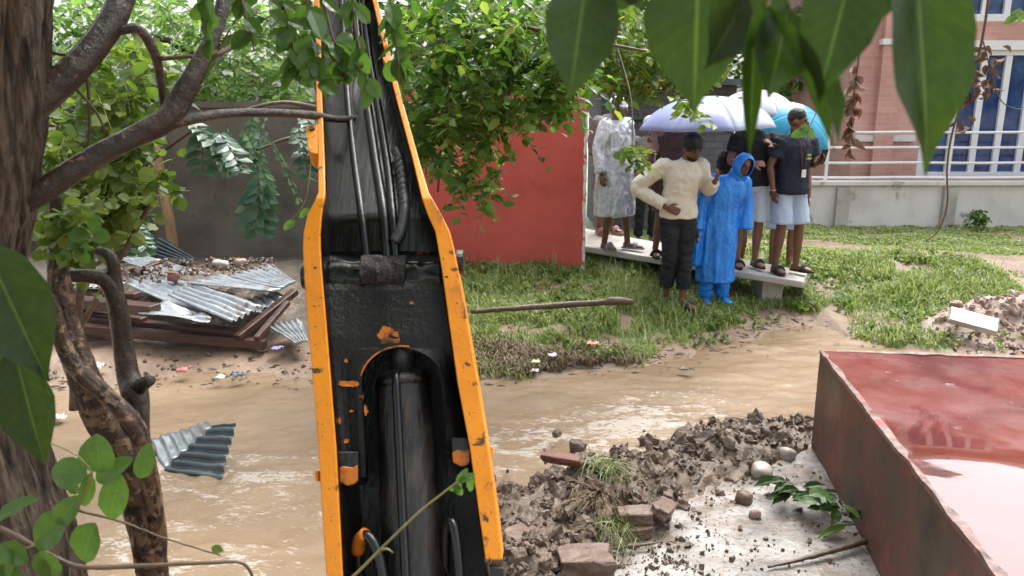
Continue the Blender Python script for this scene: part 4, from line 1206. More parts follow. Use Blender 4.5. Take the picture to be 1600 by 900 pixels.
# crumbs of mud and grit scattered over the apron
gr = []
for k in range(900):
    t = rng.random(); i = rng.integers(20, 119)
    tdir = nrm(np.append((sp_[min(i + 1, 119)] - sp_[max(i - 1, 0)])[:2], 0)); s2 = np.array([-tdir[1], tdir[0], 0])
    q = sp_[i] - s2 * (ww[i] * .9 + abs(rng.normal()) * .38)
    s_ = rng.choice([.006, .011, .022], p=[.65, .28, .07]) * rng.uniform(.7, 1.3)
    if q[0] > 1.85: continue
    gr.append(rock((q[0], q[1], -0.092), (s_ * 1.5, s_ * 1.1, s_ * .8), rot(*(rng.random(3) * 3)), k, .4, .2, 1))
obj('grit', *merge(gr), M['mud'], kind='stuff', label='grit and mud crumbs scattered over the wet concrete')
# rubble pile on the lawn at the right
c_ = G(1545, 497, 0.0)
XX, YY = np.meshgrid(np.linspace(-1.0, 1.8, 80), np.linspace(-0.75, 0.75, 50))
pp = np.stack([XX, YY, 0 * XX], -1).reshape(-1, 3)
bell = np.exp(-((XX - 0.35) / 0.85) ** 2 - (YY / 0.38) ** 2)
zz = ground_z(XX + c_[0], YY + c_[1]) - 0.05 + bell * 0.33 + np.clip(bell * 3, 0, 1) * (0.06 * fbm(pp * 5, 4, 81).reshape(XX.shape) + 0.02 * fbm(pp * 20, 3, 82).reshape(XX.shape))
ii = (np.arange(49)[:, None] * 80 + np.arange(79)[None, :]).ravel()
rp = big_mesh('rubble_pile', np.stack([XX + c_[0], YY + c_[1], zz], -1).reshape(-1, 3), np.stack([ii, ii + 1, ii + 81, ii + 80], -1), M['mudpink'], smooth=True,
         label='pinkish pile of earth and rubble on the lawn at the right', cat='rubble')
cl = []
for k in range(420):
    x, y = rng.normal(0.3, 0.58), rng.normal(-0.1, 0.26)
    j = np.argmin((XX - x) ** 2 + (YY - y) ** 2)
    s_ = rng.choice([0.018, 0.035, 0.07], p=[.6, .32, .08]) * rng.uniform(.8, 1.3)
    cl.append(rock((x + c_[0], y + c_[1], zz.ravel()[j] + s_ * .15), (s_ * 1.4, s_, s_ * .8), rot(*(rng.random(3) * 3)), k, .55, .4, 3))
obj('rubble_clods', *merge(cl), M['mudpink'], rp, kind='stuff', label='lumps of pinkish rubble')
a = P(1517, 495, 6.95)
bevel(obj('broken_slab', *rock((a[0], a[1] - 0.04, a[2] - 0.03), (0.40, 0.22, 0.055), rot(0.35, 0.18, -0.5), 5, 0.03, 0.05), M['concrete'], label='pale broken slab resting on the rubble pile', cat='slab'), 0.004, 1)
# log on the grass
pp_, rr_ = smooth_path([P(735, 492, 6.95), P(800, 487, 6.95), P(870, 482, 7.0), P(940, 477, 7.0), P(956, 475, 7.0), P(990, 476, 7.0)], 30, [0.022, 0.026, 0.032, 0.034, 0.042, 0.03])
V, F = tube(pp_, rr_, 12); V = V + 0.005 * fbm(V * 14, 3, 6)[:, None] + np.array([0, 0, 0.03])
obj('fallen_log', V, F, M['stick'], smooth=True, label='straight dark log lying in the grass in front of the red wall', cat='log')
def stick(name, pts, r, lb, m='stick'):
    pp_, rr_ = smooth_path(pts, 24, r)
    V, F = tube(pp_, rr_, 9); V = V + 0.002 * fbm(V * 40, 3, 6)[:, None]
    return obj(name, V, F, M[m], smooth=True, label=lb, cat='stick')
stick('stick', [G(1200, 886, -0.08), G(1260, 872, -0.07), G(1310, 858, -0.06), G(1352, 845, -0.05)], [0.006, 0.011, 0.014, 0.017], 'dark wet stick on the concrete against the red platform')
stick('stick', [G(955, 857, -0.075), G(990, 853, -0.065), G(1032, 847, -0.06)], [0.007, 0.009, 0.004], 'thin stick at the near foot of the mud heap')
# litter
def scrap(px, py, z, s_, colr, lb, seed):
    c_ = G(px, py, z); n_ = 9
    u, v = np.meshgrid(np.linspace(-1, 1, n_), np.linspace(-1, 1, n_))
    q = np.stack([u, v, 0 * u], -1).reshape(-1, 3)
    V = q * s_ * np.array([1, .8, 1]); V[:, 2] = np.abs(fbm(q * 1.7 + seed, 3, seed)) * s_ * 0.7; V[:, :2] += 0.3 * s_ * np.stack([fbm(q + 5, 2, seed), fbm(q + 9, 2, seed + 1)], -1)
    m_ = mat('plastic_scrap', [tuple(k * .7 for k in colr), colr], 20, 0.3, bstr=0.2)
    o = obj('plastic_scrap', V + np.array([c_[0], c_[1], z]), [(r * n_ + k, r * n_ + k + 1, (r + 1) * n_ + k + 1, (r + 1) * n_ + k) for r in range(n_ - 1) for k in range(n_ - 1)], m_, smooth=True, label=lb, cat='litter', group='litter washed up by the flood')
    o.modifiers.new('t', 'SOLIDIFY').thickness = 0.001
scrap(927, 538, -.03, .05, (.75, .32, .24), 'orange-pink plastic scrap in the dark litter beside the flood', 1)
scrap(863, 556, -.05, .035, (.75, .62, .72), 'pale lilac plastic scrap left of the orange-pink one', 2)
scrap(838, 566, -.06, .035, (.6, .66, .35), 'yellowish leaf-like scrap near the water edge', 3)
scrap(433, 545, -.02, .05, (.38, .34, .62), 'crumpled violet plastic at the right end of the tin heap', 4)
scrap(287, 580, -.08, .05, (.62, .18, .17), 'red plastic scrap on the mud in front of the tin heap', 5)
scrap(372, 587, -.09, .06, (.10, .11, .13), 'dark crumpled plastic on the mud in front of the tin heap', 6)
scrap(90, 655, -.12, .06, (.66, .50, .48), 'pale pink scrap in the water left of the gnarled trunk', 7)
scrap(150, 575, -.05, .07, (.55, .55, .56), 'grey plastic scrap behind the gnarled trunk', 8)
scrap(1072, 578, -.11, .05, (.05, .05, .045), 'dark rag on the shallows below the raincoat', 9)
scrap(345, 590, -.10, .035, (.7, .7, .68), 'white scrap beside the dark plastic on the mud', 10)
scrap(835, 480 + 100, -.1, .03, (.7, .7, .66), 'white scrap at the water edge by the boom', 12)

# ================================================================ TREES AND PLANTS
LEAF_T = np.array([[0, 0, 0], [.28, .27, .05], [.68, .23, .03], [1, 0, -.10], [.68, -.23, .03], [.28, -.27, .05], [.33, 0, 0], [.70, 0, -.03]])
ROUND_T = np.array([[0, 0, 0], [.25, .40, .06], [.70, .38, .04], [1, 0, -.06], [.70, -.38, .04], [.25, -.40, .06], [.33, 0, 0], [.70, 0, -.02]])
SLIM_T = np.array([[0, 0, 0], [.3, .17, .03], [.65, .15, .01], [1, 0, -.12], [.65, -.15, .01], [.3, -.17, .03], [.33, 0, 0], [.70, 0, -.04]])
LEAF_F = np.array([(0, 6, 1), (6, 7, 2), (6, 2, 1), (7, 3, 2), (0, 5, 6), (6, 5, 4), (6, 4, 7), (7, 4, 3)])

def leaves_mesh(pos, dirv, nor, size, T=LEAF_T):
    pos = np.asarray(pos); d = dirv / (np.linalg.norm(dirv, axis=1)[:, None] + 1e-9)
    n = nor - d * np.sum(nor * d, 1)[:, None]; n /= np.linalg.norm(n, axis=1)[:, None] + 1e-9
    w = np.cross(n, d)
    V = pos[:, None, :] + size[:, None, None] * (T[None, :, 0:1] * d[:, None] + T[None, :, 1:2] * w[:, None] + T[None, :, 2:3] * n[:, None])
    k = len(T)
    F = LEAF_F[None] + (np.arange(len(pos)) * k)[:, None, None]
    return V.reshape(-1, 3), F.reshape(-1, 3)

def foliage(seed, blobs, n_tw, leaf, T=LEAF_T, droop=0.35, tw_len=0.5, per=11, spread=0.9):
    """leafy twigs filling pixel-placed blobs (px, py, Y, rx_px, ry_px, rY_m, weight) -> leaf arrays + twig tubes"""
    rg = np.random.default_rng(seed)
    w = np.array([b[6] for b in blobs], float); w /= w.sum()
    pos, dr, no, sz, tw = [], [], [], [], []
    for k in range(n_tw):
        b = blobs[rg.choice(len(blobs), p=w)]
        Y = b[2] + b[5] * rg.uniform(-1, 1)
        while True:
            q = rg.uniform(-1, 1, 2)
            if q @ q < 1: break
        c = P(b[0] + b[3] * q[0], b[1] + b[4] * q[1], max(0.9, Y))
        h = rg.normal(size=3); h[2] = h[2] * 0.4 - droop; h = nrm(h)
        L = tw_len * rg.uniform(0.55, 1.25)
        sag = np.array([0, 0, -0.3 * L])
        a = c - h * L / 2
        ts = np.linspace(0, 1, 5)
        pts = a + np.outer(ts, h) * L + np.outer(ts ** 2, sag)
        tw.append(tube(pts, np.linspace(0.0045, 0.0015, 5) * (L / 0.5), 3, False))
        nl = max(4, int(per * rg.uniform(.7, 1.3)))
        t = np.linspace(0.08, 1.0, nl)
        base = a + np.outer(t, h) * L + np.outer(t ** 2, sag)
        side = nrm(np.cross(h, [0, 0, 1]) + 1e-6)
        sg = np.where(np.arange(nl) % 2 == 0, 1, -1)[:, None]
        d = h * 0.6 + side * sg * spread + rg.normal(size=(nl, 3)) * 0.35 + np.array([0, 0, -0.25])
        n_ = np.array([0, 0, 1.0]) + rg.normal(size=(nl, 3)) * 0.55
        pos.append(base); dr.append(d); no.append(n_); sz.append(leaf * rg.uniform(0.6, 1.2, nl))
    V, F = leaves_mesh(np.vstack(pos), np.vstack(dr), np.vstack(no), np.concatenate(sz), T)
    return V, F, merge(tw)

def bark_tube(pts, rad, n=40, seg=40, seed=0, amp=0.08, freq=(9, 9, 1.6), lump=0.10):
    p_, r_ = smooth_path(pts, n, rad)
    V, F = tube(p_, r_, seg)
    cen = np.repeat(p_, seg, 0); rr = np.repeat(r_, seg)
    dirn = (V - cen) / (rr[:, None] + 1e-9)
    s = 0.12 / max(np.max(r_), 0.01)
    q = np.column_stack([dirn[:, 0] * 0.6, dirn[:, 1] * 0.6, dirn[:, 2] * 0.6]) * 1.0
    arc = np.repeat(np.concatenate([[0], np.cumsum(np.linalg.norm(np.diff(p_, axis=0), axis=1))]), seg)
    ang = np.tile(np.arange(seg) / seg * 2 * math.pi, n)
    f = np.column_stack([np.cos(ang) * freq[0] * 0.3, np.sin(ang) * freq[1] * 0.3, arc * freq[2] * 3])
    fur = 1 - np.abs(fbm(f, 4, seed))
    lum = fbm(np.column_stack([np.cos(ang), np.sin(ang), arc * 4]), 3, seed + 5)
    V = cen + dirn * (rr * (1 + amp * (fur - 0.7) * 2 + lump * lum))[:, None]
    return V, F

def px_limb(pl, **kw):
    """limb given as (px, py, Y, radius in px)"""
    pts = [P(a, b, Y) for a, b, Y, r in pl]
    rad = [r * mpp(b, Y) for a, b, Y, r in pl]
    return bark_tube(pts, rad, **kw)

def crown(root, name, V, F, m, tw, twm='twig', label=None):
    big_mesh(name, V, F, M[m], root, smooth=False, kind='stuff', label=label)
    if tw is not None: obj('twigs', tw[0], tw[1], M[twm], root, kind='stuff')

# ---- rough-barked tree at the left edge
tA = empty('rough_bark_tree', (P(-30, 900, 1.62)[0], 1.62, -0.06), 'big rough-barked tree trunk at the left edge with forking limbs', 'tree')
g0 = P(10, 1000, 1.62)
V, F = px_limb([(-34, -330, 1.60, 92), (-32, -120, 1.60, 96), (-40, 60, 1.60, 103), (-50, 220, 1.60, 102), (-68, 380, 1.60, 96), (-78, 520, 1.60, 92), (-56, 650, 1.60, 98), (-24, 780, 1.60, 106), (-6, 900, 1.60, 118), (-6, 1250, 1.62, 150)],
               n=130, seg=90, seed=3, amp=0.075, freq=(34, 34, 1.5), lump=0.05)
obj('trunk', V, F, M['bark'], tA, smooth=True)
V, F = px_limb([(20, 190, 1.62, 26.0), (70, 148, 1.66, 24.5), (120, 105, 1.70, 22.4), (165, 48, 1.76, 20.9), (186, 8, 1.80, 19.5), (215, -70, 1.9, 18.1), (240, -200, 2.1, 14.4)], n=60, seg=28, seed=5, amp=0.05, lump=0.08)
obj('limb', V, F, M['limb'], tA, smooth=True)
V, F = px_limb([(170, 52, 1.76, 7.2), (215, 46, 1.78, 8.0), (240, 80, 1.80, 8.0), (250, 120, 1.82, 6.5), (256, 172, 1.84, 5.0)], n=30, seg=16, seed=15, amp=0.05, lump=0.1)
obj('limb', V, F, M['limb'], tA, smooth=True)
V, F = px_limb([(20, 325, 1.62, 18.8), (75, 292, 1.64, 18.8), (150, 245, 1.68, 18.1), (215, 212, 1.72, 17.3), (262, 186, 1.75, 19.5), (292, 140, 1.78, 15.9), (318, 90, 1.82, 13.0), (338, 45, 1.86, 10.8), (350, 0, 1.9, 9.4), (362, -90, 2.0, 8.0)],
               n=90, seg=30, seed=7, amp=0.07, lump=0.12)
obj('limb', V, F, M['limb'], tA, smooth=True)
V, F = px_limb([(268, 192, 1.75, 11.6), (300, 187, 1.78, 8.7), (350, 178, 1.84, 7.6), (420, 176, 1.95, 6.9), (490, 180, 2.1, 6.1), (540, 186, 2.2, 5.0), (600, 170, 2.5, 3.6)], n=50, seg=18, seed=9, amp=0.05, lump=0.1)
obj('limb', V, F, M['limb'], tA, smooth=True)
for pl in ([(330, 90, 1.84, 5), (362, 72, 1.9, 4), (388, 40, 1.95, 3), (400, 10, 2.0, 2)], [(250, 92, 1.8, 4), (300, 88, 1.82, 3), (345, 84, 1.84, 3)], [(80, 82, 1.7, 3), (130, 100, 1.72, 3), (140, 190, 1.74, 2.5), (136, 240, 1.74, 2)],
           [(120, 140, 1.72, 2.5), (150, 175, 1.73, 2), (168, 212, 1.74, 1.5)]):
    obj('branchlet', *px_limb(pl, n=14, seg=7, seed=2, amp=0.02, lump=0.05), M['twig'], tA, smooth=True)
# overhead crown of that tree (mostly above the picture, it shades the boom and the left side)
rg = np.random.default_rng(77)
blobs = [(200, -330, 2.4, 500, 170, 0.7, 2), (-330, -200, 2.2, 220, 320, 0.8, 1.5), (520, -330, 3.2, 420, 150, 0.8, 2), (60, -560, 1.2, 600, 150, 0.3, 1.0), (440, 0, 3.0, 90, 40, 0.4, 0.15)]
V, F, tw = foliage(31, blobs, 330, 0.062, ROUND_T, tw_len=0.5, per=12)
crown(tA, 'crown', V, F, 'leaf_mid', tw)

# unseen crown leaves added above and behind the camera to darken the boom
rg = np.random.default_rng(78); pos, dr, no, sz = [], [], [], []
for k in range(620):
    c_ = np.array([rg.uniform(-5.0, 2.2), rg.uniform(-5.5, 1.2), rg.uniform(3.3, 5.2)])
    if c_[0] > 0.6 and c_[1] > -1.5: continue
    n_ = 13; t = np.linspace(0, 1, n_); h_ = nrm(rg.normal(size=3) * [1, 1, .4])
    pos.append(c_ + np.outer(t, h_) * .55 + rg.normal(size=(n_, 3)) * .04); dr.append(rg.normal(size=(n_, 3)) + [0, 0, -.4]); no.append(rg.normal(size=(n_, 3)) * .5 + [0, 0, 1]); sz.append(rg.uniform(.07, .13, n_))
V, F = leaves_mesh(np.vstack(pos), np.vstack(dr), np.vstack(no), np.concatenate(sz), ROUND_T)
crown(tA, 'crown', V, F, 'leaf_mid', None)
for q in ([-1.4, -1.5, 3.9], [-2.8, -2.6, 4.2], [-3.4, 0.2, 4.2], [0.2, -2.4, 4.2], [-1.6, -3.6, 4.4]):
    a_ = P(-20, -300, 1.6)
    obj('limb', *bark_tube([a_, (a_ + np.array(q)) / 2 + [0, 0, .25], np.array(q)], [.09, .06, .025], n=18, seg=10, seed=3), M['limb'], tA, smooth=True)  # unseen limbs carrying the added leaves

# ---- gnarled two-stemmed trunk with flaking bark
tB = empty('gnarled_tree', (P(240, 900, 1.95)[0], 1.95, -0.3), 'gnarled twisting trunk with flaking brown and tan bark', 'tree')
V, F = px_limb([(86, 300, 1.95, 7.5), (90, 380, 1.95, 11.5), (92, 440, 1.95, 16.1), (108, 520, 1.94, 19.7), (132, 590, 1.92, 21.9), (158, 655, 1.92, 23.1), (196, 720, 1.92, 25.4), (214, 790, 1.92, 24.3), (228, 870, 1.92, 20.7), (238, 960, 1.92, 21.9), (240, 1250, 1.95, 34.6)],
               n=110, seg=44, seed=21, amp=0.10, freq=(9, 9, 2.2), lump=0.22)
obj('trunk', V, F, M['flaky'], tB, smooth=True)
V, F = px_limb([(78, 470, 1.90, 10.4), (110, 560, 1.88, 11.5), (160, 612, 1.87, 12.1), (205, 655, 1.87, 13.9), (228, 710, 1.88, 13.9), (242, 790, 1.9, 11.5), (250, 880, 1.92, 10.4), (252, 980, 1.94, 11.5)], n=70, seg=30, seed=23, amp=0.10, freq=(8, 8, 2.5), lump=0.25)
obj('stem', V, F, M['flaky'], tB, smooth=True)
V, F = px_limb([(104, 432, 1.98, 10), (140, 432, 2.0, 11), (166, 440, 2.02, 13), (182, 475, 2.03, 15), (190, 530, 2.03, 15), (200, 585, 2.02, 17), (212, 622, 1.98, 21), (214, 680, 1.95, 20), (222, 740, 1.93, 18)], n=60, seg=26, seed=25, amp=0.07, freq=(7, 7, 2.5), lump=0.16)
obj('stem', V, F, M['limb'], tB, smooth=True)
V, F = px_limb([(150, 392, 2.03, 6), (172, 402, 2.03, 9), (180, 440, 2.03, 10), (184, 490, 2.03, 12)], n=24, seg=16, seed=27, amp=0.05, lump=0.15)
obj('stub', V, F, M['limb'], tB, smooth=True)
V, F = px_limb([(208, 610, 1.99, 14), (226, 598, 1.97, 11), (236, 594, 1.96, 8)], n=12, seg=16, seed=29, amp=0.05, lump=0.15)
obj('stub', V, F, M['limb'], tB, smooth=True)
V, F, tw = foliage(33, [(125, 340, 1.98, 40, 50, 0.12, 1), (95, 330, 2.0, 40, 40, 0.1, .6)], 22, 0.040, ROUND_T, tw_len=0.12, per=6)
crown(tB, 'crown', V, F, 'leaf_lime', tw, 'twiggreen')

# ---- lime-leaved shrub behind the limbs
tC = empty('lime_shrub', (P(120, 560, 4.6)[0], 4.6, -0.1), 'yellow-green round-leaved shrub behind the forked limb', 'shrub')
for pl in ([(115, 640, 4.6, 7), (120, 500, 4.6, 7), (140, 380, 4.6, 6), (180, 250, 4.6, 5), (210, 120, 4.7, 3)], [(112, 600, 4.6, 6), (100, 450, 4.5, 6), (110, 300, 4.4, 4), (160, 150, 4.4, 3)], [(120, 520, 4.6, 5), (190, 400, 4.4, 4), (250, 290, 4.3, 3)]):
    obj('stem', *px_limb(pl, n=24, seg=9, seed=4, amp=0.03, lump=0.06), M['twig'], tC, smooth=True)
blobs = [(150, 210, 4.5, 95, 70, 0.5, 2.2), (205, 130, 4.6, 70, 70, 0.5, 1.6), (130, 300, 4.4, 80, 60, 0.4, 1.8), (190, 290, 4.4, 35, 50, 0.3, .6), (110, 370, 4.3, 40, 40, 0.3, .5), (258, 270, 4.3, 16, 40, 0.2, 0.14), (150, 345, 4.3, 45, 30, .3, .5)]
V, F, tw = foliage(35, blobs, 300, 0.085, ROUND_T, tw_len=0.30, per=8)
crown(tC, 'crown', V, F, 'leaf_lime', tw, 'twiggreen')

# ---- blue-green tree with feathery compound leaves
def frond(base, d, L, npair, lw, rg, T=SLIM_T, sag=0.35):
    d = nrm(d); t = np.linspace(0.12, 1, npair)
    pts = base + np.outer(t, d) * L + np.outer(t ** 2, [0, 0, -sag * L])
    side = nrm(np.cross(d, [0, 0, 1])); up = np.cross(side, d)
    P_, D_, N_, S_ = [], [], [], []
    for s in (-1, 1):
        P_.append(pts); D_.append(np.tile(d * 0.45 + side * s, (npair, 1)) + rg.normal(size=(npair, 3)) * 0.10); N_.append(np.tile(up, (npair, 1)) + rg.normal(size=(npair, 3)) * 0.15)
        S_.append(lw * (0.65 + 0.5 * np.sin(t * 2.6)))
    ts = np.linspace(0, 1, 8)
    st = tube(base + np.outer(ts, d) * L + np.outer(ts ** 2, [0, 0, -sag * L]), 0.003, 4, False)
    return np.vstack(P_), np.vstack(D_), np.vstack(N_), np.concatenate(S_), st
tD = empty('feathery_tree', (P(455, 620, 5.2)[0] + 0.25, 5.2, -0.2), 'blue-green feathery-leaved young tree drooping before the grey wall', 'tree')
rg = np.random.default_rng(8)
obj('trunk', *px_limb([(520, 640, 5.3, 9), (525, 480, 5.3, 8), (520, 300, 5.3, 7), (500, 150, 5.2, 6), (470, 60, 5.2, 5)], n=30, seg=10, seed=4, amp=.03, lump=.06), M['twig'], tD, smooth=True)
for pl in ([(505, 170, 5.2, 4), (440, 160, 5.0, 3), (370, 175, 4.9, 2.5), (310, 190, 4.8, 2)], [(510, 230, 5.25, 4), (460, 215, 5.1, 3), (400, 235, 5.0, 2)], [(320, 190, 4.8, 2), (240, 250, 4.9, 2), (190, 300, 5.0, 2)]):
    obj('limb', *px_limb(pl, n=16, seg=7, seed=4, amp=.03, lump=.06), M['twig'], tD, smooth=True)
ps, ds, ns, sz, sts = [], [], [], [], []
def addf(px, py, Y, dx, dy, dz, L, n, lw, T=None):
    a = frond(P(px, py, Y), (dx, dy, dz), L, n, lw, rg); ps.append(a[0]); ds.append(a[1]); ns.append(a[2]); sz.append(a[3]); sts.append(a[4])
for k in range(21):
    px, py = rg.uniform(350, 480), rg.uniform(165, 215)
    if k < 12: px, py = rg.uniform(150, 215), rg.uniform(290, 335)
    addf(px, py, rg.uniform(4.7, 5.3), rg.normal() * .6, rg.normal() * .4 - .2, -0.75, rg.uniform(.22, .34), 8, .085)
for (x, y) in ((405, 275), (398, 290), (415, 285)): addf(x, y, 4.6, rg.normal() * .3, -.3, -.9, .2, 6, .12)
for (x, y) in ((300, 192), (318, 196), (340, 205), (330, 215)): addf(x, y, 4.7, .6 + rg.normal() * .3, -.3, -.45, .22, 6, .10)
V, F = leaves_mesh(np.vstack(ps), np.vstack(ds), np.vstack(ns), np.concatenate(sz), LEAF_T)
crown(tD, 'crown', V, F, 'leaf_teal', merge(sts))

# ---- tree standing behind the boom, its branches hang before the red wall
tE = empty('small_leaved_tree', (P(612, 478, 7.0)[0], 7.0, -0.05), 'dense small-leaved tree hanging over the red wall behind the boom', 'tree')
obj('trunk', *px_limb([(612, 520, 7.0, 17), (612, 440, 7.0, 15), (610, 330, 7.0, 13), (612, 200, 6.9, 12), (640, 60, 6.7, 10), (660, -120, 6.6, 8)], n=40, seg=18, seed=14, amp=.06, lump=.1), M['limb'], tE, smooth=True)
for pl in ([(614, 260, 6.95, 7), (660, 190, 6.5, 6), (730, 140, 6.0, 5), (820, 130, 5.6, 3.5), (890, 150, 5.4, 2)], [(630, 100, 6.8, 7), (700, 60, 6.3, 5), (790, 40, 5.9, 4), (900, 60, 5.7, 3), (1010, 80, 5.6, 2)],
           [(612, 300, 7.0, 6), (660, 260, 6.5, 4), (700, 250, 6.1, 3), (740, 290, 6.0, 2)], [(640, 60, 6.7, 6), (720, -20, 6.2, 5), (860, -60, 5.8, 4), (1020, -30, 5.6, 3)], [(690, 120, 6.2, 3), (690, 200, 6.0, 2.5), (684, 300, 6.0, 1.8)]):
    obj('limb', *px_limb(pl, n=20, seg=8, seed=6, amp=.04, lump=.1), M['twig'], tE, smooth=True)
blobs = [(690, 70, 6.0, 85, 85, 0.7, 2.4), (660, 170, 6.2, 60, 80, 0.5, 1.6), (770, 120, 5.8, 100, 75, 0.7, 2.6), (850, 90, 5.6, 80, 90, 0.6, 2.2), (710, 225, 5.9, 60, 45, 0.4, .8), (745, 285, 5.8, 40, 35, 0.25, 0.35), (870, 160, 5.5, 35, 30, 0.3, .5),
         (790, 20, 5.8, 160, 50, .7, 1.8), (660, 270, 6.2, 30, 40, .3, .35), (790, 185, 5.6, 30, 16, .2, .12)]
V, F, tw = foliage(37, blobs, 430, 0.105, LEAF_T, tw_len=0.42, per=10)
crown(tE, 'crown', V, F, 'leaf_fresh', tw)
blobs = [(960, 60, 6.6, 70, 70, 0.5, 1.6), (1030, 90, 6.8, 70, 50, 0.5, 1.4), (1090, 60, 6.8, 60, 70, 0.5, 1.2), (940, 112, 6.3, 40, 20, .3, .35), (1085, 165, 5.2, 30, 10, .12, .13), (985, 238, 5.6, 26, 12, .12, .13), (1010, 130, 6.6, 60, 25, .3, .4)]
V, F, tw = foliage(39, blobs, 230, 0.095, LEAF_T, tw_len=0.34, per=9)
crown(tE, 'lime_crown', V, F, 'leaf_lime', tw, 'twiggreen')  # yellow-green leaves, paler than the main crown
for pl in ([(1030, 60, 6.2, 2.5), (1070, 120, 5.6, 2), (1088, 178, 5.2, 1.5)], [(960, 60, 6.2, 2.0), (985, 150, 5.8, 1.3), (988, 235, 5.6, 0.8)]):
    obj('limb', *px_limb(pl, n=14, seg=6, seed=6, amp=.03, lump=.05), M['twig'], tE, smooth=True)

# ---- trees beyond the walls
def far_tree(name, label, px, Y, trunk_r, blobs, n, leaf, m, seed, T=LEAF_T, per=14, tw=0.8, ptop=-60):
    gx_ = P(px, 300, Y)[0]
    rt_ = empty(name, (gx_, Y, 0.0), label, 'tree', 'trees beyond the walls')
    top = P(px, ptop, Y)
    pts = np.array([[gx_, Y, -0.1], [gx_ + .05, Y, 0.8], [gx_ - .05, Y, 1.8], [top[0], Y, top[2]]])
    obj('trunk', *bark_tube(pts, [trunk_r * 1.3, trunk_r, trunk_r * .9, trunk_r * .4], n=24, seg=14, seed=seed), M['limb'], rt_, smooth=True)
    for b in blobs[:5]:
        e = P(b[0], b[1], b[2]); a = pts[2] * .6 + pts[3] * .4
        obj('limb', *bark_tube([a, (a + e) / 2 + [0, 0, .15], e], [trunk_r * .5, trunk_r * .35, .015], n=14, seg=8, seed=seed + 1), M['limb'], rt_, smooth=True)
    V, F, t_ = foliage(seed, blobs, n, leaf, T, tw_len=tw, per=per)
    crown(rt_, 'crown', V, F, m, t_)
far_tree('bright_tree', 'bright pale green tree rising behind the grey cement wall', 330, 11.6, 0.14,
         [(400, 60, 11.3, 110, 95, 1.0, 2.6), (300, 60, 11.5, 110, 90, 1.0, 2.4), (180, 60, 11.5, 120, 100, 1.0, 2.2), (440, 170, 11.0, 70, 60, .7, 1.3), (340, 160, 11.0, 90, 50, .7, 1.5), (90, 120, 11.8, 90, 120, 1, 1.6), (480, 60, 11.5, 70, 80, .8, 1.2), (200, 190, 11.2, 90, 60, .7, 1.2)],
         430, 0.13, 'leaf_light', 51)
far_tree('dark_tree', 'dark leafy tree behind the red wall', 760, 12.2, 0.16,
         [(720, 60, 11.8, 110, 110, 1, 2), (830, 80, 12.0, 110, 110, 1, 2), (600, 40, 12.2, 110, 110, 1, 1.4), (920, 40, 12.2, 90, 90, 1, 1.5), (720, -120, 12, 220, 100, 1, 1.6)], 230, 0.16, 'leaf_mid', 53)
far_tree('tall_tree', 'tall leafy tree behind the dark block shed', 1080, 17.5, 0.2,
         [(1050, 40, 17, 110, 90, 1.5, 2), (1160, 60, 17.5, 110, 110, 1.5, 2), (980, 70, 17, 90, 70, 1.3, 1.6), (1250, 90, 18, 90, 120, 1.5, 1.5), (1110, -80, 17.5, 250, 90, 1.5, 1.8), (1020, 130, 16.5, 60, 40, 1.0, .8)], 460, 0.22, 'leaf_mid', 55)
far_tree('shaded_tree', 'dark tree crowding behind the added dark planks', 60, 13.5, 0.16,
         [(60, 200, 13, 130, 110, 1, 2), (-60, 120, 13, 160, 140, 1, 1.6), (180, 240, 12.8, 90, 60, .8, 1.2), (60, 20, 13, 160, 100, 1, 1.4)], 260, 0.18, 'leaf_mid', 57)

# ---- separately modelled big leaves near the lens
LM = {}
def leaf_data(key, wide, curl, fold, tip, m, seed):
    """unit leaf along +x, width set by 'wide', normal +z"""
    nu, nv = 22, 9
    u = np.linspace(0, 1, nu); v = np.linspace(-1, 1, nv)
    prof = np.sin(np.clip(u / 0.86, 0, 1) * math.pi) ** 0.72
    prof = np.interp(u, [0, .04, .2, .42, .62, .78, .88, .94, 1], [0.02, .22, .78, 1, .86, .5, .22, .10, .0]) if tip else np.interp(u, [0, .05, .2, .45, .7, .88, .96, 1], [.02, .38, .86, 1, .86, .5, .24, 0])
    V, UV = [], []
    rgl = np.random.default_rng(seed)
    ph = rgl.random() * 6
    for i, uu in enumerate(u):
        for vv in v:
            w = wide / 2 * prof[i] * vv
            z = fold * abs(w) * 1.0 - curl * uu * uu + 0.012 * math.sin(uu * 15 + ph + vv) * abs(vv) + 0.01 * math.sin(uu * 5 + ph)
            V.append((uu, w, z)); UV.append((uu, vv, 0))
    F = [(i * nv + j, (i + 1) * nv + j, (i + 1) * nv + j + 1, i * nv + j + 1) for i in range(nu - 1) for j in range(nv - 1)]
    me = make_mesh('leaf', np.array(V), F, True)
    at = me.attributes.new("leafuv", 'FLOAT_VECTOR', 'POINT')
    at.data.foreach_set("vector", np.array(UV, np.float32).ravel())
    me.materials.append(M[m])
    LM[key] = me
leaf_data('dark1', 0.52, 0.10, 0.35, True, 'leaf_big', 1); leaf_data('dark2', 0.60, 0.16, 0.30, True, 'leaf_big', 2); leaf_data('dark3', 0.45, 0.06, 0.5, True, 'leaf_big', 3)
leaf_data('young1', 0.72, 0.10, 0.30, False, 'leaf_young', 4); leaf_data('young2', 0.62, 0.18, 0.22, False, 'leaf_young', 5)
leaf_data('oval', 0.62, 0.12, 0.3, False, 'leaf_mid', 6); leaf_data('dead', 0.6, 0.35, 0.9, True, 'leaf_dead', 7); leaf_data('yellow', 0.5, 0.15, 0.3, True, 'leaf_lime', 8)

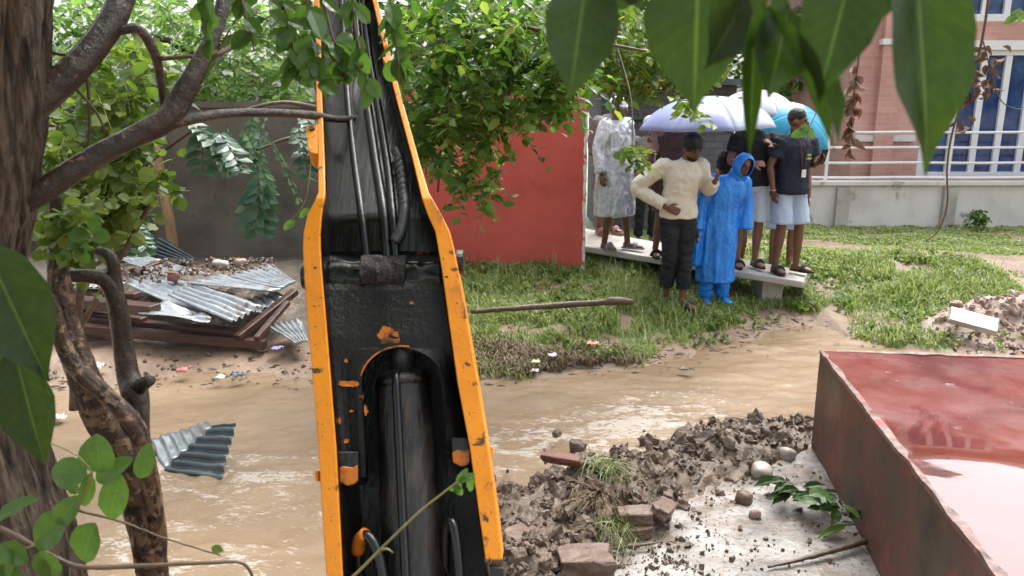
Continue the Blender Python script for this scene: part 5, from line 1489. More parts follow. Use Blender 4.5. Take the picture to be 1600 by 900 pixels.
def put_leaf(root, key, b, t, wpx=None, face=None, Yb=1.0, Yt=None, width=None, name='leaf'):
    """leaf from base pixel b to tip pixel t; face = normal direction"""
    Yt = Yb if Yt is None else Yt
    B = P(b[0], b[1], Yb) if len(b) == 2 else np.asarray(b, float); T_ = P(t[0], t[1], Yt) if len(t) == 2 else np.asarray(t, float)
    d = T_ - B; L = np.linalg.norm(d); d = d / L
    n = np.array([0.0, -1, 0.35]) if face is None else np.asarray(face, float)
    n = nrm(n - d * np.dot(n, d)); s = np.cross(n, d)
    me = LM[key]
    if width is None:
        width = L if wpx is None else wpx * mpp(b[1], Yb) / {'dark1': .52, 'dark2': .60, 'dark3': .45, 'young1': .72, 'young2': .62, 'oval': .62, 'dead': .6, 'yellow': .5}[key]
    o = bpy.data.objects.new(name, me); COL.objects.link(o); o.parent = root
    loc = B - ROOT[root.name]
    Mx = Matrix(((d[0] * L, s[0] * width, n[0] * L, loc[0]), (d[1] * L, s[1] * width, n[1] * L, loc[1]), (d[2] * L, s[2] * width, n[2] * L, loc[2]), (0, 0, 0, 1)))
    o.matrix_basis = Mx
    return o

def px_twig(root, pl, r, m='twig', name='twig', n=26):
    pts = [P(a, b, Y) for a, b, Y in pl]
    rr = np.linspace(r, r * 0.5, len(pl))
    p_, r_ = smooth_path(pts, n, rr)
    V, F = tube(p_, r_, 8)
    V = V + 0.0006 * fbm(V * 120, 2, 1)[:, None]
    return obj(name, V, F, M[m], root, smooth=True)

# branch of large dark leaves hanging in front of the people and the building
bA = empty('leafy_branch', P(1180, -120, 0.62), 'branch of large dark green leaves hanging at the top right', 'branch')
px_twig(bA, [(800, -60, 0.66), (920, -75, 0.64), (1060, -95, 0.62), (1180, -100, 0.60), (1320, -95, 0.60), (1460, -110, 0.60), (1640, -140, 0.60)], 0.004)
big = [('dark1', (918, -50), (893, 155), 122, (0.25, -1, 0.75), .62, .60), ('dark2', (1010, -62), (928, 24), 70, (0.2, -1, -0.1), .63, .63), ('dark2', (1092, -80), (1084, 172), 168, (-0.25, -1, 0.0), .60, .58),
       ('dark2', (1205, -80), (1120, 108), 140, (0.35, -1, -0.15), .585, .57), ('dark3', (1180, 20), (1171, 250), 34, (-0.3, -1, 0.3), .60, .58), ('dark1', (1232, 10), (1206, 152), 100, (0.25, -1, .55), .59, .57),
       ('dark3', (1198, 12), (1314, 232), 36, (0.5, -1, -0.2), .58, .57), ('dark1', (1262, 80), (1322, 218), 58, (0.3, -1, .8), .60, .585), ('dark2', (1340, -85), (1283, 148), 125, (-0.3, -1, 0.0), .58, .56),
       ('dark1', (1428, -100), (1468, 272), 150, (0.15, -1, -0.1), .565, .545), ('dark2', (1395, -60), (1330, 40), 90, (0, -1, -.2), .6, .58), ('dark2', (960, -60), (1010, 12), 60, (0, -1, .3), .64, .63)]
for key, b_, t_, w_, f_, y0_, y1_ in big:
    put_leaf(bA, key, b_, t_, w_, f_, y0_, y1_)
    px_twig(bA, [(b_[0], b_[1], y0_), (b_[0] + (8 if b_[1] > 0 else 2), b_[1] - 30, y0_ + .004), (b_[0] + 20, min(b_[1] - 60, -90), y0_ + .01)], 0.0016, 'twiggreen', 'leaf_stalk', 10)

# leafy sprays hanging over the upper boom
bB = empty('leafy_branch', P(545, -90, 1.7), 'spray of mid-green leaves hanging over the top of the boom', 'branch')
rg = np.random.default_rng(17)
tws = [[(480, -120, 1.78), (500, -20, 1.75), (520, 60, 1.72), (540, 120, 1.7)], [(560, -120, 1.72), (550, -10, 1.7), (560, 70, 1.68), (575, 130, 1.66)], [(600, -120, 1.8), (610, 0, 1.78), (620, 80, 1.76), (630, 140, 1.75)],
       [(470, -120, 1.7), (480, 0, 1.68), (495, 80, 1.66), (500, 130, 1.65)], [(430, -120, 1.8), (440, -10, 1.78), (455, 60, 1.76), (465, 110, 1.75)], [(360, -120, 1.7), (372, -30, 1.68), (385, 30, 1.66), (398, 80, 1.65)], [(310, -120, 1.55), (318, -20, 1.55), (322, 40, 1.54), (326, 70, 1.54)]]
for ti, tl in enumerate(tws):
    px_twig(bB, tl, 0.0035)
    A_ = np.array(tl)
    for k in range(19 if ti < 5 else 9):
        t = rg.uniform(0.35, 1.0) * 3
        i = min(int(t), 2); q = A_[i] + (A_[i + 1] - A_[i]) * (t - i)
        ang = rg.uniform(-2.6, -0.5) if rg.random() < .85 else rg.uniform(0, 6)
        L_ = rg.uniform(24, 42)
        put_leaf(bB, 'oval', (q[0], q[1]), (q[0] + L_ * math.cos(ang), q[1] - L_ * math.sin(ang)), None, (rg.normal() * .6, -0.8, rg.normal() * .5 + .5), q[2], q[2] + rg.uniform(-.04, .04))

# big drooping leaves over the left trunk
bC = empty('leafy_shoot', P(-60, 420, 1.0), 'shoot with very large dark leaves hanging over the left trunk', 'shoot')
px_twig(bC, [(-120, 300, 1.0), (-60, 350, .98), (-18, 395, .96), (10, 470, .96), (22, 545, .95)], 0.003, 'twiggreen')
put_leaf(bC, 'dark1', (-30, 372), (72, 600), 128, (0.3, -1, .5), .95, .93); put_leaf(bC, 'dark1', (20, 540), (66, 735), 92, (0.2, -1, .35), .95, .93); put_leaf(bC, 'dark2', (-40, 470), (8, 660), 90, (0, -1, .2), .97, .96)

# pale shoot at the lower left
bD = empty('leafy_shoot', P(-20, 830, 1.15), 'shoot with fresh round green leaves at the lower left corner', 'shoot')
px_twig(bD, [(-60, 800, 1.2), (20, 835, 1.17), (80, 868, 1.15), (130, 886, 1.15), (220, 884, 1.16), (310, 880, 1.18), (375, 879, 1.2), (395, 900, 1.2)], 0.0052)
px_twig(bD, [(-40, 905, 1.15), (30, 862, 1.15), (75, 845, 1.15), (100, 822, 1.14)], 0.003, 'twiggreen')
px_twig(bD, [(105, 822, 1.14), (130, 775, 1.13), (142, 735, 1.12), (100, 700, 1.12), (55, 690, 1.12)], 0.0022, 'twiggreen')
px_twig(bD, [(120, 797, 1.25), (190, 815, 1.26), (255, 840, 1.28), (345, 868, 1.3)], 0.0026)
for key, b_, t_, w_, f_ in [('young1', (158, 738), (148, 680), 58, (0, -1, .3)), ('young2', (136, 742), (74, 735), 50, (0, -1, .5)), ('young2', (140, 740), (131, 798), 24, (.6, -1, .2)), ('young2', (190, 742), (164, 820), 46, (.2, -1, .4)),
                            ('young2', (150, 752), (200, 716), 32, (0, -1, .6)), ('young2', (220, 748), (232, 696), 30, (.5, -1, .3)), ('young1', (150, 818), (122, 880), 54, (0, -1, .5)), ('oval', (104, 812), (46, 850), 58, (.2, -1, .8)),
                            ('young2', (88, 818), (120, 778), 36, (.3, -1, .5)), ('oval', (-5, 812), (54, 776), 30, (0, -.6, 1)), ('oval', (20, 860), (-10, 905), 46, (0, -1, .6)), ('young2', (60, 862), (88, 905), 40, (0, -1, .4)), ('oval', (0, 850), (42, 880), 34, (0, -1, .9)),
                            ('yellow', (66, 872), (72, 915), 20, (.4, -1, .2)), ('young2', (120, 772), (104, 746), 18, (0, -1, .6)), ('oval', (-10, 890), (34, 915), 40, (0, -1, .5)), ('yellow', (330, 855), (350, 862), 14, (0, -1, .6))]:
    put_leaf(bD, key, b_, t_, w_, f_, 1.13 if b_[0] < 300 else 1.29)
bE = empty('leafy_shoot', P(130, 400, 1.85), 'bright green sprig growing from the top of the gnarled trunk', 'shoot')
px_twig(bE, [(92, 420, 1.88), (110, 395, 1.86), (135, 372, 1.85), (150, 362, 1.85)], 0.003, 'twiggreen')
for key, b_, t_, w_ in [('young1', (140, 370), (104, 365), 26), ('young1', (145, 366), (172, 372), 26), ('young2', (138, 376), (124, 395), 22), ('young2', (120, 388), (138, 412), 22), ('young2', (112, 396), (88, 402), 20), ('young1', (146, 362), (152, 336), 24), ('young2', (126, 384), (104, 378), 20)]:
    put_leaf(bE, key, b_, t_, w_, (rg.normal() * .3, -1, .6), 1.85)
# thin shoot crossing the lower boom
bF = empty('leafy_shoot', P(540, 915, 1.2), 'thin tan shoot with a few leaflets crossing the foot of the boom', 'shoot')
px_twig(bF, [(520, 930, 1.2), (560, 893, 1.2), (605, 848, 1.2), (655, 800, 1.2), (690, 772, 1.2), (716, 752, 1.2)], 0.0032, 'twiggreen')
px_twig(bF, [(596, 858, 1.2), (606, 858, 1.19), (614, 864, 1.19)], 0.0028, 'twiggreen', 'stub', 6)
for b_, t_, w_ in [((714, 755), (730, 733), 13), ((716, 752), (742, 740), 12), ((712, 757), (722, 776), 13), ((738, 744), (732, 770), 14), ((708, 760), (704, 768), 12), ((718, 752), (712, 772), 12)]:
    put_leaf(bF, 'young2', b_, t_, w_, (rg.normal() * .4, -1, .4), 1.2)
# lone leaflets hanging before the grey wall, and the sprig in front of the navy shirt
bG = empty('leafy_twig', P(470, 250, 3.2), 'thin hanging twig with two lime leaves before the grey wall', 'twig')
px_twig(bG, [(500, 130, 3.3), (488, 230, 3.25), (478, 310, 3.2), (455, 345, 3.2)], 0.003, 'twiggreen')
put_leaf(bG, 'young2', (462, 345), (440, 358), 14, (0, -1, .5), 3.2); put_leaf(bG, 'young2', (484, 326), (466, 340), 12, (0, -1, .5), 3.2)
bH = empty('leafy_twig', P(1262, 150, 2.4), 'lime leaf sprig hanging in front of the navy shirted man', 'twig')
px_twig(bH, [(1300, -60, 2.3), (1290, 80, 2.35), (1280, 160, 2.4), (1262, 205, 2.4)], 0.003, 'twiggreen')
for b_, t_, w_ in [((1264, 204), (1236, 212), 17), ((1262, 200), (1272, 216), 14), ((1266, 198), (1248, 202), 12)]:
    put_leaf(bH, 'young2', b_, t_, w_, (0, -1, .5), 2.4)

# dry vines with dead leaves at the right
bI = empty('dry_vine', P(1330, 60, 2.2), 'dry brown vine with shrivelled leaves left of the brick pilaster', 'vine')
px_twig(bI, [(1352, -80, 2.2), (1345, 60, 2.2), (1335, 140, 2.2), (1328, 238, 2.2)], 0.003)
for k in range(34):
    py = rg.uniform(100, 240); px = np.interp(py, [60, 140, 238], [1345, 1335, 1328])
    an = rg.uniform(0, 6.3); L_ = rg.uniform(12, 24)
    put_leaf(bI, 'dead', (px, py), (px + L_ * math.cos(an), py + L_ * abs(math.sin(an))), rg.uniform(7, 14), rg.normal(size=3), 2.2, 2.2 + rg.uniform(-.03, .03))
bJ = empty('dry_vine', P(1540, -10, 2.4), 'long dry vine with brown leaves hanging before the white window', 'vine')
px_twig(bJ, [(1552, -60, 2.4), (1535, 60, 2.4), (1515, 130, 2.4), (1490, 200, 2.4), (1480, 260, 2.4), (1480, 320, 2.4), (1466, 360, 2.4), (1448, 376, 2.4)], 0.0042, n=40)
px_twig(bJ, [(1535, 60, 2.4), (1560, 150, 2.4), (1590, 170, 2.4), (1620, 160, 2.4)], 0.002)
for k in range(46):
    py = rg.uniform(70, 200); px = np.interp(py, [60, 130, 200], [1535, 1518, 1490]) + rg.uniform(0, 40) * (rg.random() < .5)
    an = rg.uniform(0, 6.3); L_ = rg.uniform(10, 22)
    put_leaf(bJ, 'dead', (px, py), (px + L_ * math.cos(an), py + L_ * abs(math.sin(an))), rg.uniform(6, 12), rg.normal(size=3), 2.4, 2.4 + rg.uniform(-.03, .03))
bK = empty('leafy_twig', P(1590, 0, 2.0), 'small lime sprig at the top right corner', 'twig')
px_twig(bK, [(1640, -20, 2.0), (1605, 15, 2.0), (1580, 30, 2.0)], 0.002, 'twiggreen')
for b_, t_, w_ in [((1590, 24), (1570, 36), 12), ((1600, 18), (1592, 34), 12), ((1598, 16), (1580, 22), 10)]: put_leaf(bK, 'young2', b_, t_, w_, (0, -1, .5), 2.0)

# torn-off sprig on the concrete by the platform
fb = empty('fallen_sprig', G(1270, 780, -0.085), 'torn sprig of glossy green leaves lying against the red platform', 'sprig')
c0 = G(1215, 765, -0.06); c1 = G(1310, 815, -0.03)
pts, _ = smooth_path([c0, (c0 + c1) / 2 + [0, 0, .02], c1], 12)
obj('twig', *tube(pts, 0.004, 6), M['twiggreen'], fb, smooth=True)
for k in range(46):
    t = rg.random(); b_ = c0 + (c1 - c0) * t + [rg.normal() * .03, rg.normal() * .03, .035 + rg.random() * .06]
    an = rg.uniform(2.0, 4.4) if t < .4 else rg.uniform(0, 6.3)
    L_ = rg.uniform(.07, .15)
    t_ = b_ + L_ * np.array([math.cos(an), math.sin(an) * .9, rg.uniform(-.25, .25)]); t_[2] = max(t_[2], -0.05)
    put_leaf(fb, 'dark3' if t < .4 else ('young2' if rg.random() < .25 else 'dark1'), b_, t_, None, (rg.normal() * .4, -.4, 1), width=L_ * .9)
put_leaf(fb, 'yellow', G(1322, 822, -.05), G(1278, 836, -.06), None, (0, -.3, 1), width=.1)

# ---- grass
def grass(name, n, xr, yr, hgt, seed, label, m='grass', maskf=turf_mask, zf=ground_z, wid=0.006, thr=0.25):
    rg = np.random.default_rng(seed)
    x = rg.uniform(*xr, n); y = yr[0] + (yr[1] - yr[0]) * rg.random(n) ** 1.25
    k = maskf(x, y); keep = rg.random(n) < np.clip((k - thr) * 1.6, 0, 1)
    clump = fbm(np.column_stack([x, y, 0 * x]) * 2.2, 3, seed)
    keep &= (clump + rg.random(n) * 0.9 > -0.15)
    x, y, clump = x[keep], y[keep], clump[keep]; n = len(x)
    z = zf(x, y) - 0.01
    h = hgt * (0.55 + 0.7 * rg.random(n)) * (1 + 0.5 * np.clip(clump, -.6, 1))
    an = rg.random(n) * 2 * math.pi; lean = rg.uniform(0.25, 0.95, n)
    d = np.column_stack([np.cos(an), np.sin(an), 0 * an]); s = np.column_stack([-np.sin(an), np.cos(an), 0 * an])
    w = wid * rg.uniform(.7, 1.5, n) * (1 + np.clip(y - 8, 0, 8) * .12)
    b = np.column_stack([x, y, z])
    up = np.array([0, 0, 1.0])
    mid = b + up * (h * .6)[:, None] + d * (h * lean * .28)[:, None]
    tip = b + up * (h * (1 - .25 * lean))[:, None] + d * (h * lean)[:, None]
    V = np.stack([b - s * w[:, None], b + s * w[:, None], mid - s * (w * .8)[:, None], mid + s * (w * .8)[:, None], tip], 1).reshape(-1, 3)
    f = np.array([(0, 1, 3), (0, 3, 2), (2, 3, 4)])[None] + (np.arange(n) * 5)[:, None, None]
    return big_mesh(name, V, f.reshape(-1, 3), M[m], kind='stuff', label=label)
grass('grass', 100000, (-0.7, 5.6), (5.9, 9.6), 0.085, 1, 'wet green grass on the bank where the bystanders stand')
grass('lawn_grass', 90000, (2.2, 10.5), (8.5, 13.2), 0.055, 2, 'lawn grass between the dirt path and the low pale wall', wid=0.009)
grass('dry_litter', 16000, (-0.6, 1.6), (5.9, 7.1), 0.07, 3, 'flattened dry grass and litter at the water edge', m='straw', maskf=lambda x, y: scrub_mask(x, y) * (y > shore(x)), thr=0.1)
def weeds(name, n, xr, yr, seed, label, maskf, size=0.05, m='leaf_mid'):
    rg = np.random.default_rng(seed); x = rg.uniform(*xr, n); y = rg.uniform(*yr, n)
    k = maskf(x, y); cl_ = fbm(np.column_stack([x, y, 0 * x]) * 1.6, 3, seed)
    kp = (k > 0.15) & (cl_ + rg.random(n) * .5 > .25); x, y = x[kp], y[kp]; n = len(x); z = ground_z(x, y)
    P_, D_, N_, S_ = [], [], [], []
    for q in range(7):
        an = rg.random(n) * 6.28; D_.append(np.column_stack([np.cos(an), np.sin(an), rg.uniform(.2, 1.1, n)])); P_.append(np.column_stack([x + rg.normal(size=n) * .02, y + rg.normal(size=n) * .02, z + rg.uniform(0, .07, n)]))
        N_.append(np.column_stack([rg.normal(size=n) * .4, rg.normal(size=n) * .4, np.ones(n)])); S_.append(size * rg.uniform(.6, 1.4, n))
    V, F = leaves_mesh(np.vstack(P_), np.vstack(D_), np.vstack(N_), np.concatenate(S_), LEAF_T)
    big_mesh(name, V, F, M[m], kind='stuff', label=label)
weeds('weeds', 1500, (-0.7, 5.6), (5.8, 9.2), 5, 'low broad-leaved weeds scattered through the bank grass', lambda x, y: (y - shore(x) > .05) * 1.0 * (1 - path_mask(x, y)), 0.055, 'leaf_lime')
grass('tall_grass', 5000, (-0.7, 5.6), (6.0, 9.3), 0.19, 6, 'taller grass stems standing out of the bank', wid=0.004, m='grass', thr=0.35)
# bits of twig and leaf washed up along the water line
rg = np.random.default_rng(41); parts = []
for k in range(420):
    x_ = rg.uniform(-4.5, 4.8); y_ = float(shore(x_)) + rg.normal() * .16 + .03
    z_ = max(float(ground_z(x_, y_)), WATER_Z + .004) + .004; an = rg.random() * 6.28; l_ = rg.uniform(.015, .09)
    dd = np.array([math.cos(an), math.sin(an) * .6, rg.uniform(-.05, .2)]) * l_
    parts.append(tube(np.array([[x_, y_, z_], np.array([x_, y_, z_]) + dd * .5 + [0, 0, .004], np.array([x_, y_, z_]) + dd]), [.004, .006, .002], 4))
obj('flotsam', *merge(parts), M['stick'], kind='stuff', label='twigs and leaf bits washed up along the water line')
rg = np.random.default_rng(43); parts = []
for k in range(260):
    x_ = rg.uniform(-4.5, 4.8); y_ = float(shore(x_)) + abs(rg.normal()) * .3 - .02
    s_ = rg.uniform(.012, .04); parts.append(rock((x_, y_, float(ground_z(x_, y_))), (s_ * 1.3, s_, s_ * .7), rot(*(rg.random(3) * 3)), k, .5, .15, 2))
obj('pebbles', *merge(parts), M['mud'], kind='stuff', label='small stones and mud lumps along the water line')
# roots and grass torn up with the mud heap
def tuft(px, py, z, n, L, seed, m, lb):
    rg = np.random.default_rng(seed); c_ = G(px, py, z); parts = []
    for k in range(n):
        b_ = c_ + rg.normal(size=3) * [.05, .05, .015]; d_ = nrm(rg.normal(size=3) * [1, .8, .5] + [0.2, -.5, -.1]); l_ = L * rg.uniform(.5, 1.2)
        ts = np.linspace(0, 1, 4)
        parts.append(tube(b_ + np.outer(ts, d_) * l_ + np.outer(ts ** 2, [0, 0, -.5 * l_]), np.linspace(.0025, .0012, 4), 3, False))
    obj('torn_grass', *merge(parts), M[m], kind='stuff', label=lb)
tuft(945, 722, 0.14, 90, .16, 1, 'grass', 'torn green grass on the crest of the mud heap')
tuft(925, 770, 0.10, 80, .14, 2, 'straw', 'dry roots hanging in the middle of the mud heap'); tuft(955, 820, 0.02, 60, .12, 3, 'grass', 'torn grass hanging beside the flat brick pair')
# small ball-shaped bush at the low pale wall
sb = empty('small_bush', P(1525, 352, 12.6), 'small dark round bush at the foot of the low pale wall', 'bush')
V, F, tw = foliage(61, [(1526, 340, 12.6, 17, 12, .15, 1)], 40, 0.07, LEAF_T, tw_len=.16, per=8)
crown(sb, 'crown', V, F, 'leaf_mid', tw)
obj('stem', *tube(np.array([P(1525, 356, 12.6), P(1525, 340, 12.6)]), .015, 6), M['twig'], sb)

# ================================================================ PEOPLE AND UMBRELLAS
def clothmat(name, c0, c1, rough=0.8, scale=5, spec=0.3, bstr=0.25, trans=0.0):
    m, nt, b = newmat(name)
    v = coords(nt)
    nt.links.new(ramp(nt, noise(nt, v, scale, 5), [(0.3, c0), (0.7, c1)]), b.inputs["Base Color"])
    b.inputs["Roughness"].default_value = rough
    b.inputs["Specular IOR Level"].default_value = spec
    bump(nt, b, noise(nt, v, 16, 4, 0.5, 0.8), bstr, 0.02)
    return m
K = {}
K['skin'] = clothmat('brown_skin', (0.13, 0.060, 0.036), (0.18, 0.085, 0.050), 0.45, 8, 0.4, 0.05)
K['skin2'] = clothmat('lighter_brown_skin', (0.19, 0.092, 0.058), (0.25, 0.125, 0.08), 0.45, 8, 0.4, 0.05)
K['hair'] = clothmat('black_hair', (0.006, 0.005, 0.005), (0.016, 0.013, 0.012), 0.5, 40, 0.4, 0.6)
K['eyew'] = clothmat('eye', (0.02, 0.012, 0.01), (0.03, 0.02, 0.015), 0.2)
K['lip'] = clothmat('lips', (0.13, 0.045, 0.04), (0.15, 0.05, 0.045), 0.4)
K['cream'] = clothmat('cream_sweater', (0.62, 0.57, 0.48), (0.74, 0.69, 0.59), 0.9, 4, 0.2, 0.35)
K['jeans'] = clothmat('black_jeans', (0.007, 0.008, 0.010), (0.024, 0.026, 0.032), 0.8, 6)
K['blue'] = clothmat('blue_plastic_raincoat', (0.006, 0.16, 0.62), (0.015, 0.27, 0.85), 0.25, 4, 0.6, 0.7)
K['silver'] = clothmat('silver_raincoat', (0.34, 0.37, 0.41), (0.72, 0.75, 0.79), 0.15, 7, 1.0, 1.0)
K['white'] = clothmat('white_cloth', (0.60, 0.61, 0.63), (0.74, 0.75, 0.77), 0.8)
K['black'] = clothmat('black_tshirt', (0.008, 0.008, 0.009), (0.020, 0.020, 0.022), 0.85)
K['navy'] = clothmat('navy_shirt', (0.010, 0.013, 0.024), (0.022, 0.028, 0.046), 0.8)
K['ltblue'] = clothmat('pale_blue_shorts', (0.36, 0.46, 0.60), (0.48, 0.58, 0.72), 0.85)
K['paleshort'] = clothmat('bluish_white_shorts', (0.50, 0.55, 0.62), (0.64, 0.68, 0.74), 0.85)
K['brown'] = clothmat('brown_wrap', (0.075, 0.042, 0.040), (0.12, 0.07, 0.062), 0.85)
K['pinkish'] = clothmat('dusty_pink_shirt', (0.30, 0.17, 0.145), (0.40, 0.25, 0.21), 0.85)
K['rubber'] = clothmat('black_rubber', (0.012, 0.012, 0.013), (0.03, 0.03, 0.03), 0.5)
K['greyshoe'] = clothmat('grey_sandal', (0.16, 0.18, 0.21), (0.26, 0.28, 0.32), 0.5)
K['pinksandal'] = clothmat('pink_sandal', (0.36, 0.17, 0.18), (0.46, 0.25, 0.26), 0.5)
K['grey'] = clothmat('grey_cloth', (0.13, 0.12, 0.12), (0.20, 0.19, 0.19), 0.85)
K['lime'] = clothmat('lime_print', (0.36, 0.46, 0.06), (0.44, 0.54, 0.10), 0.7)
K['cyan'] = clothmat('cyan_umbrella_cloth', (0.05, 0.42, 0.62), (0.09, 0.52, 0.72), 0.5, 3, .4, .1)

def umat(name, c0, c1, trans=0.5):
    m, nt, b = newmat(name)
    v = coords(nt)
    col = ramp(nt, noise(nt, v, 2.5, 4), [(0.3, c0), (0.7, c1)])
    nt.links.new(col, b.inputs["Base Color"]); b.inputs["Roughness"].default_value = 0.35
    tr = nt.nodes.new("ShaderNodeBsdfTranslucent"); nt.links.new(col, tr.inputs[0])
    ms = nt.nodes.new("ShaderNodeMixShader"); ms.inputs[0].default_value = trans
    nt.links.new(b.outputs[0], ms.inputs[1]); nt.links.new(tr.outputs[0], ms.inputs[2]); nt.links.new(ms.outputs[0], nt.nodes["Material Output"].inputs[0])
    return m
K['u_lilac'] = umat('lilac_umbrella', (0.46, 0.52, 0.80), (0.58, 0.63, 0.86)); K['u_pale'] = umat('pale_umbrella', (0.62, 0.68, 0.84), (0.72, 0.78, 0.90)); K['u_ltwhite'] = umat('white_panel', (0.80, 0.84, 0.88), (0.86, 0.88, 0.90))
K['u_white'] = umat('white_umbrella', (0.74, 0.74, 0.82), (0.82, 0.82, 0.88)); K['u_cyan'] = umat('cyan_umbrella', (0.05, 0.45, 0.68), (0.10, 0.55, 0.76))

def baked(V, F, voxel, smooth=4, wr=0.0, wf=9.0, wseed=0, wvec=(1, 1, 1)):
    """fuse overlapping closed shells into one continuous skin; returns vertices and faces"""
    me = make_mesh('tmp', V, F)
    o = bpy.data.objects.new('tmp', me); COL.objects.link(o)
    r = o.modifiers.new('r', 'REMESH'); r.mode = 'VOXEL'; r.voxel_size = voxel; r.adaptivity = 0.0
    s = o.modifiers.new('s', 'SMOOTH'); s.iterations = smooth; s.factor = 0.5
    dg = bpy.context.evaluated_depsgraph_get()
    em = o.evaluated_get(dg).to_mesh()
    n = len(em.vertices); co = np.empty(n * 3, np.float32); em.vertices.foreach_get('co', co)
    no = np.empty(n * 3, np.float32); em.vertices.foreach_get('normal', no)
    Fq = [tuple(p.vertices) for p in em.polygons]
    o.evaluated_get(dg).to_mesh_clear()
    bpy.data.objects.remove(o); bpy.data.meshes.remove(me)
    co = co.reshape(-1, 3).astype(float); no = no.reshape(-1, 3).astype(float)
    if wr:
        w = fbm(co * wf * np.array(wvec) + wseed * 3.7, 3, wseed)
        co = co + no * (wr * (1 - 2 * np.abs(w)))[:, None]
    return co, Fq

BASE_J = dict(pelvis=(0, 0, .93), waist=(0, 0, 1.08), chest=(0, 0, 1.28), neck=(0, .01, 1.45), head=(0, -.02, 1.585),
              shL=(-.175, 0, 1.395), elL=(-.235, .02, 1.12), wrL=(-.245, -.04, .88), shR=(.175, 0, 1.395), elR=(.235, .02, 1.12), wrR=(.245, -.04, .88),
              hipL=(-.088, 0, .90), knL=(-.10, -.01, .49), anL=(-.10, .03, .085), hipR=(.088, 0, .90), knR=(.10, -.01, .49), anR=(.10, .03, .085),
              face=(0, -1, 0), up=(0, 0, 1), toeL=(-.15, -1, 0), toeR=(.15, -1, 0), hdL=None, hdR=None)

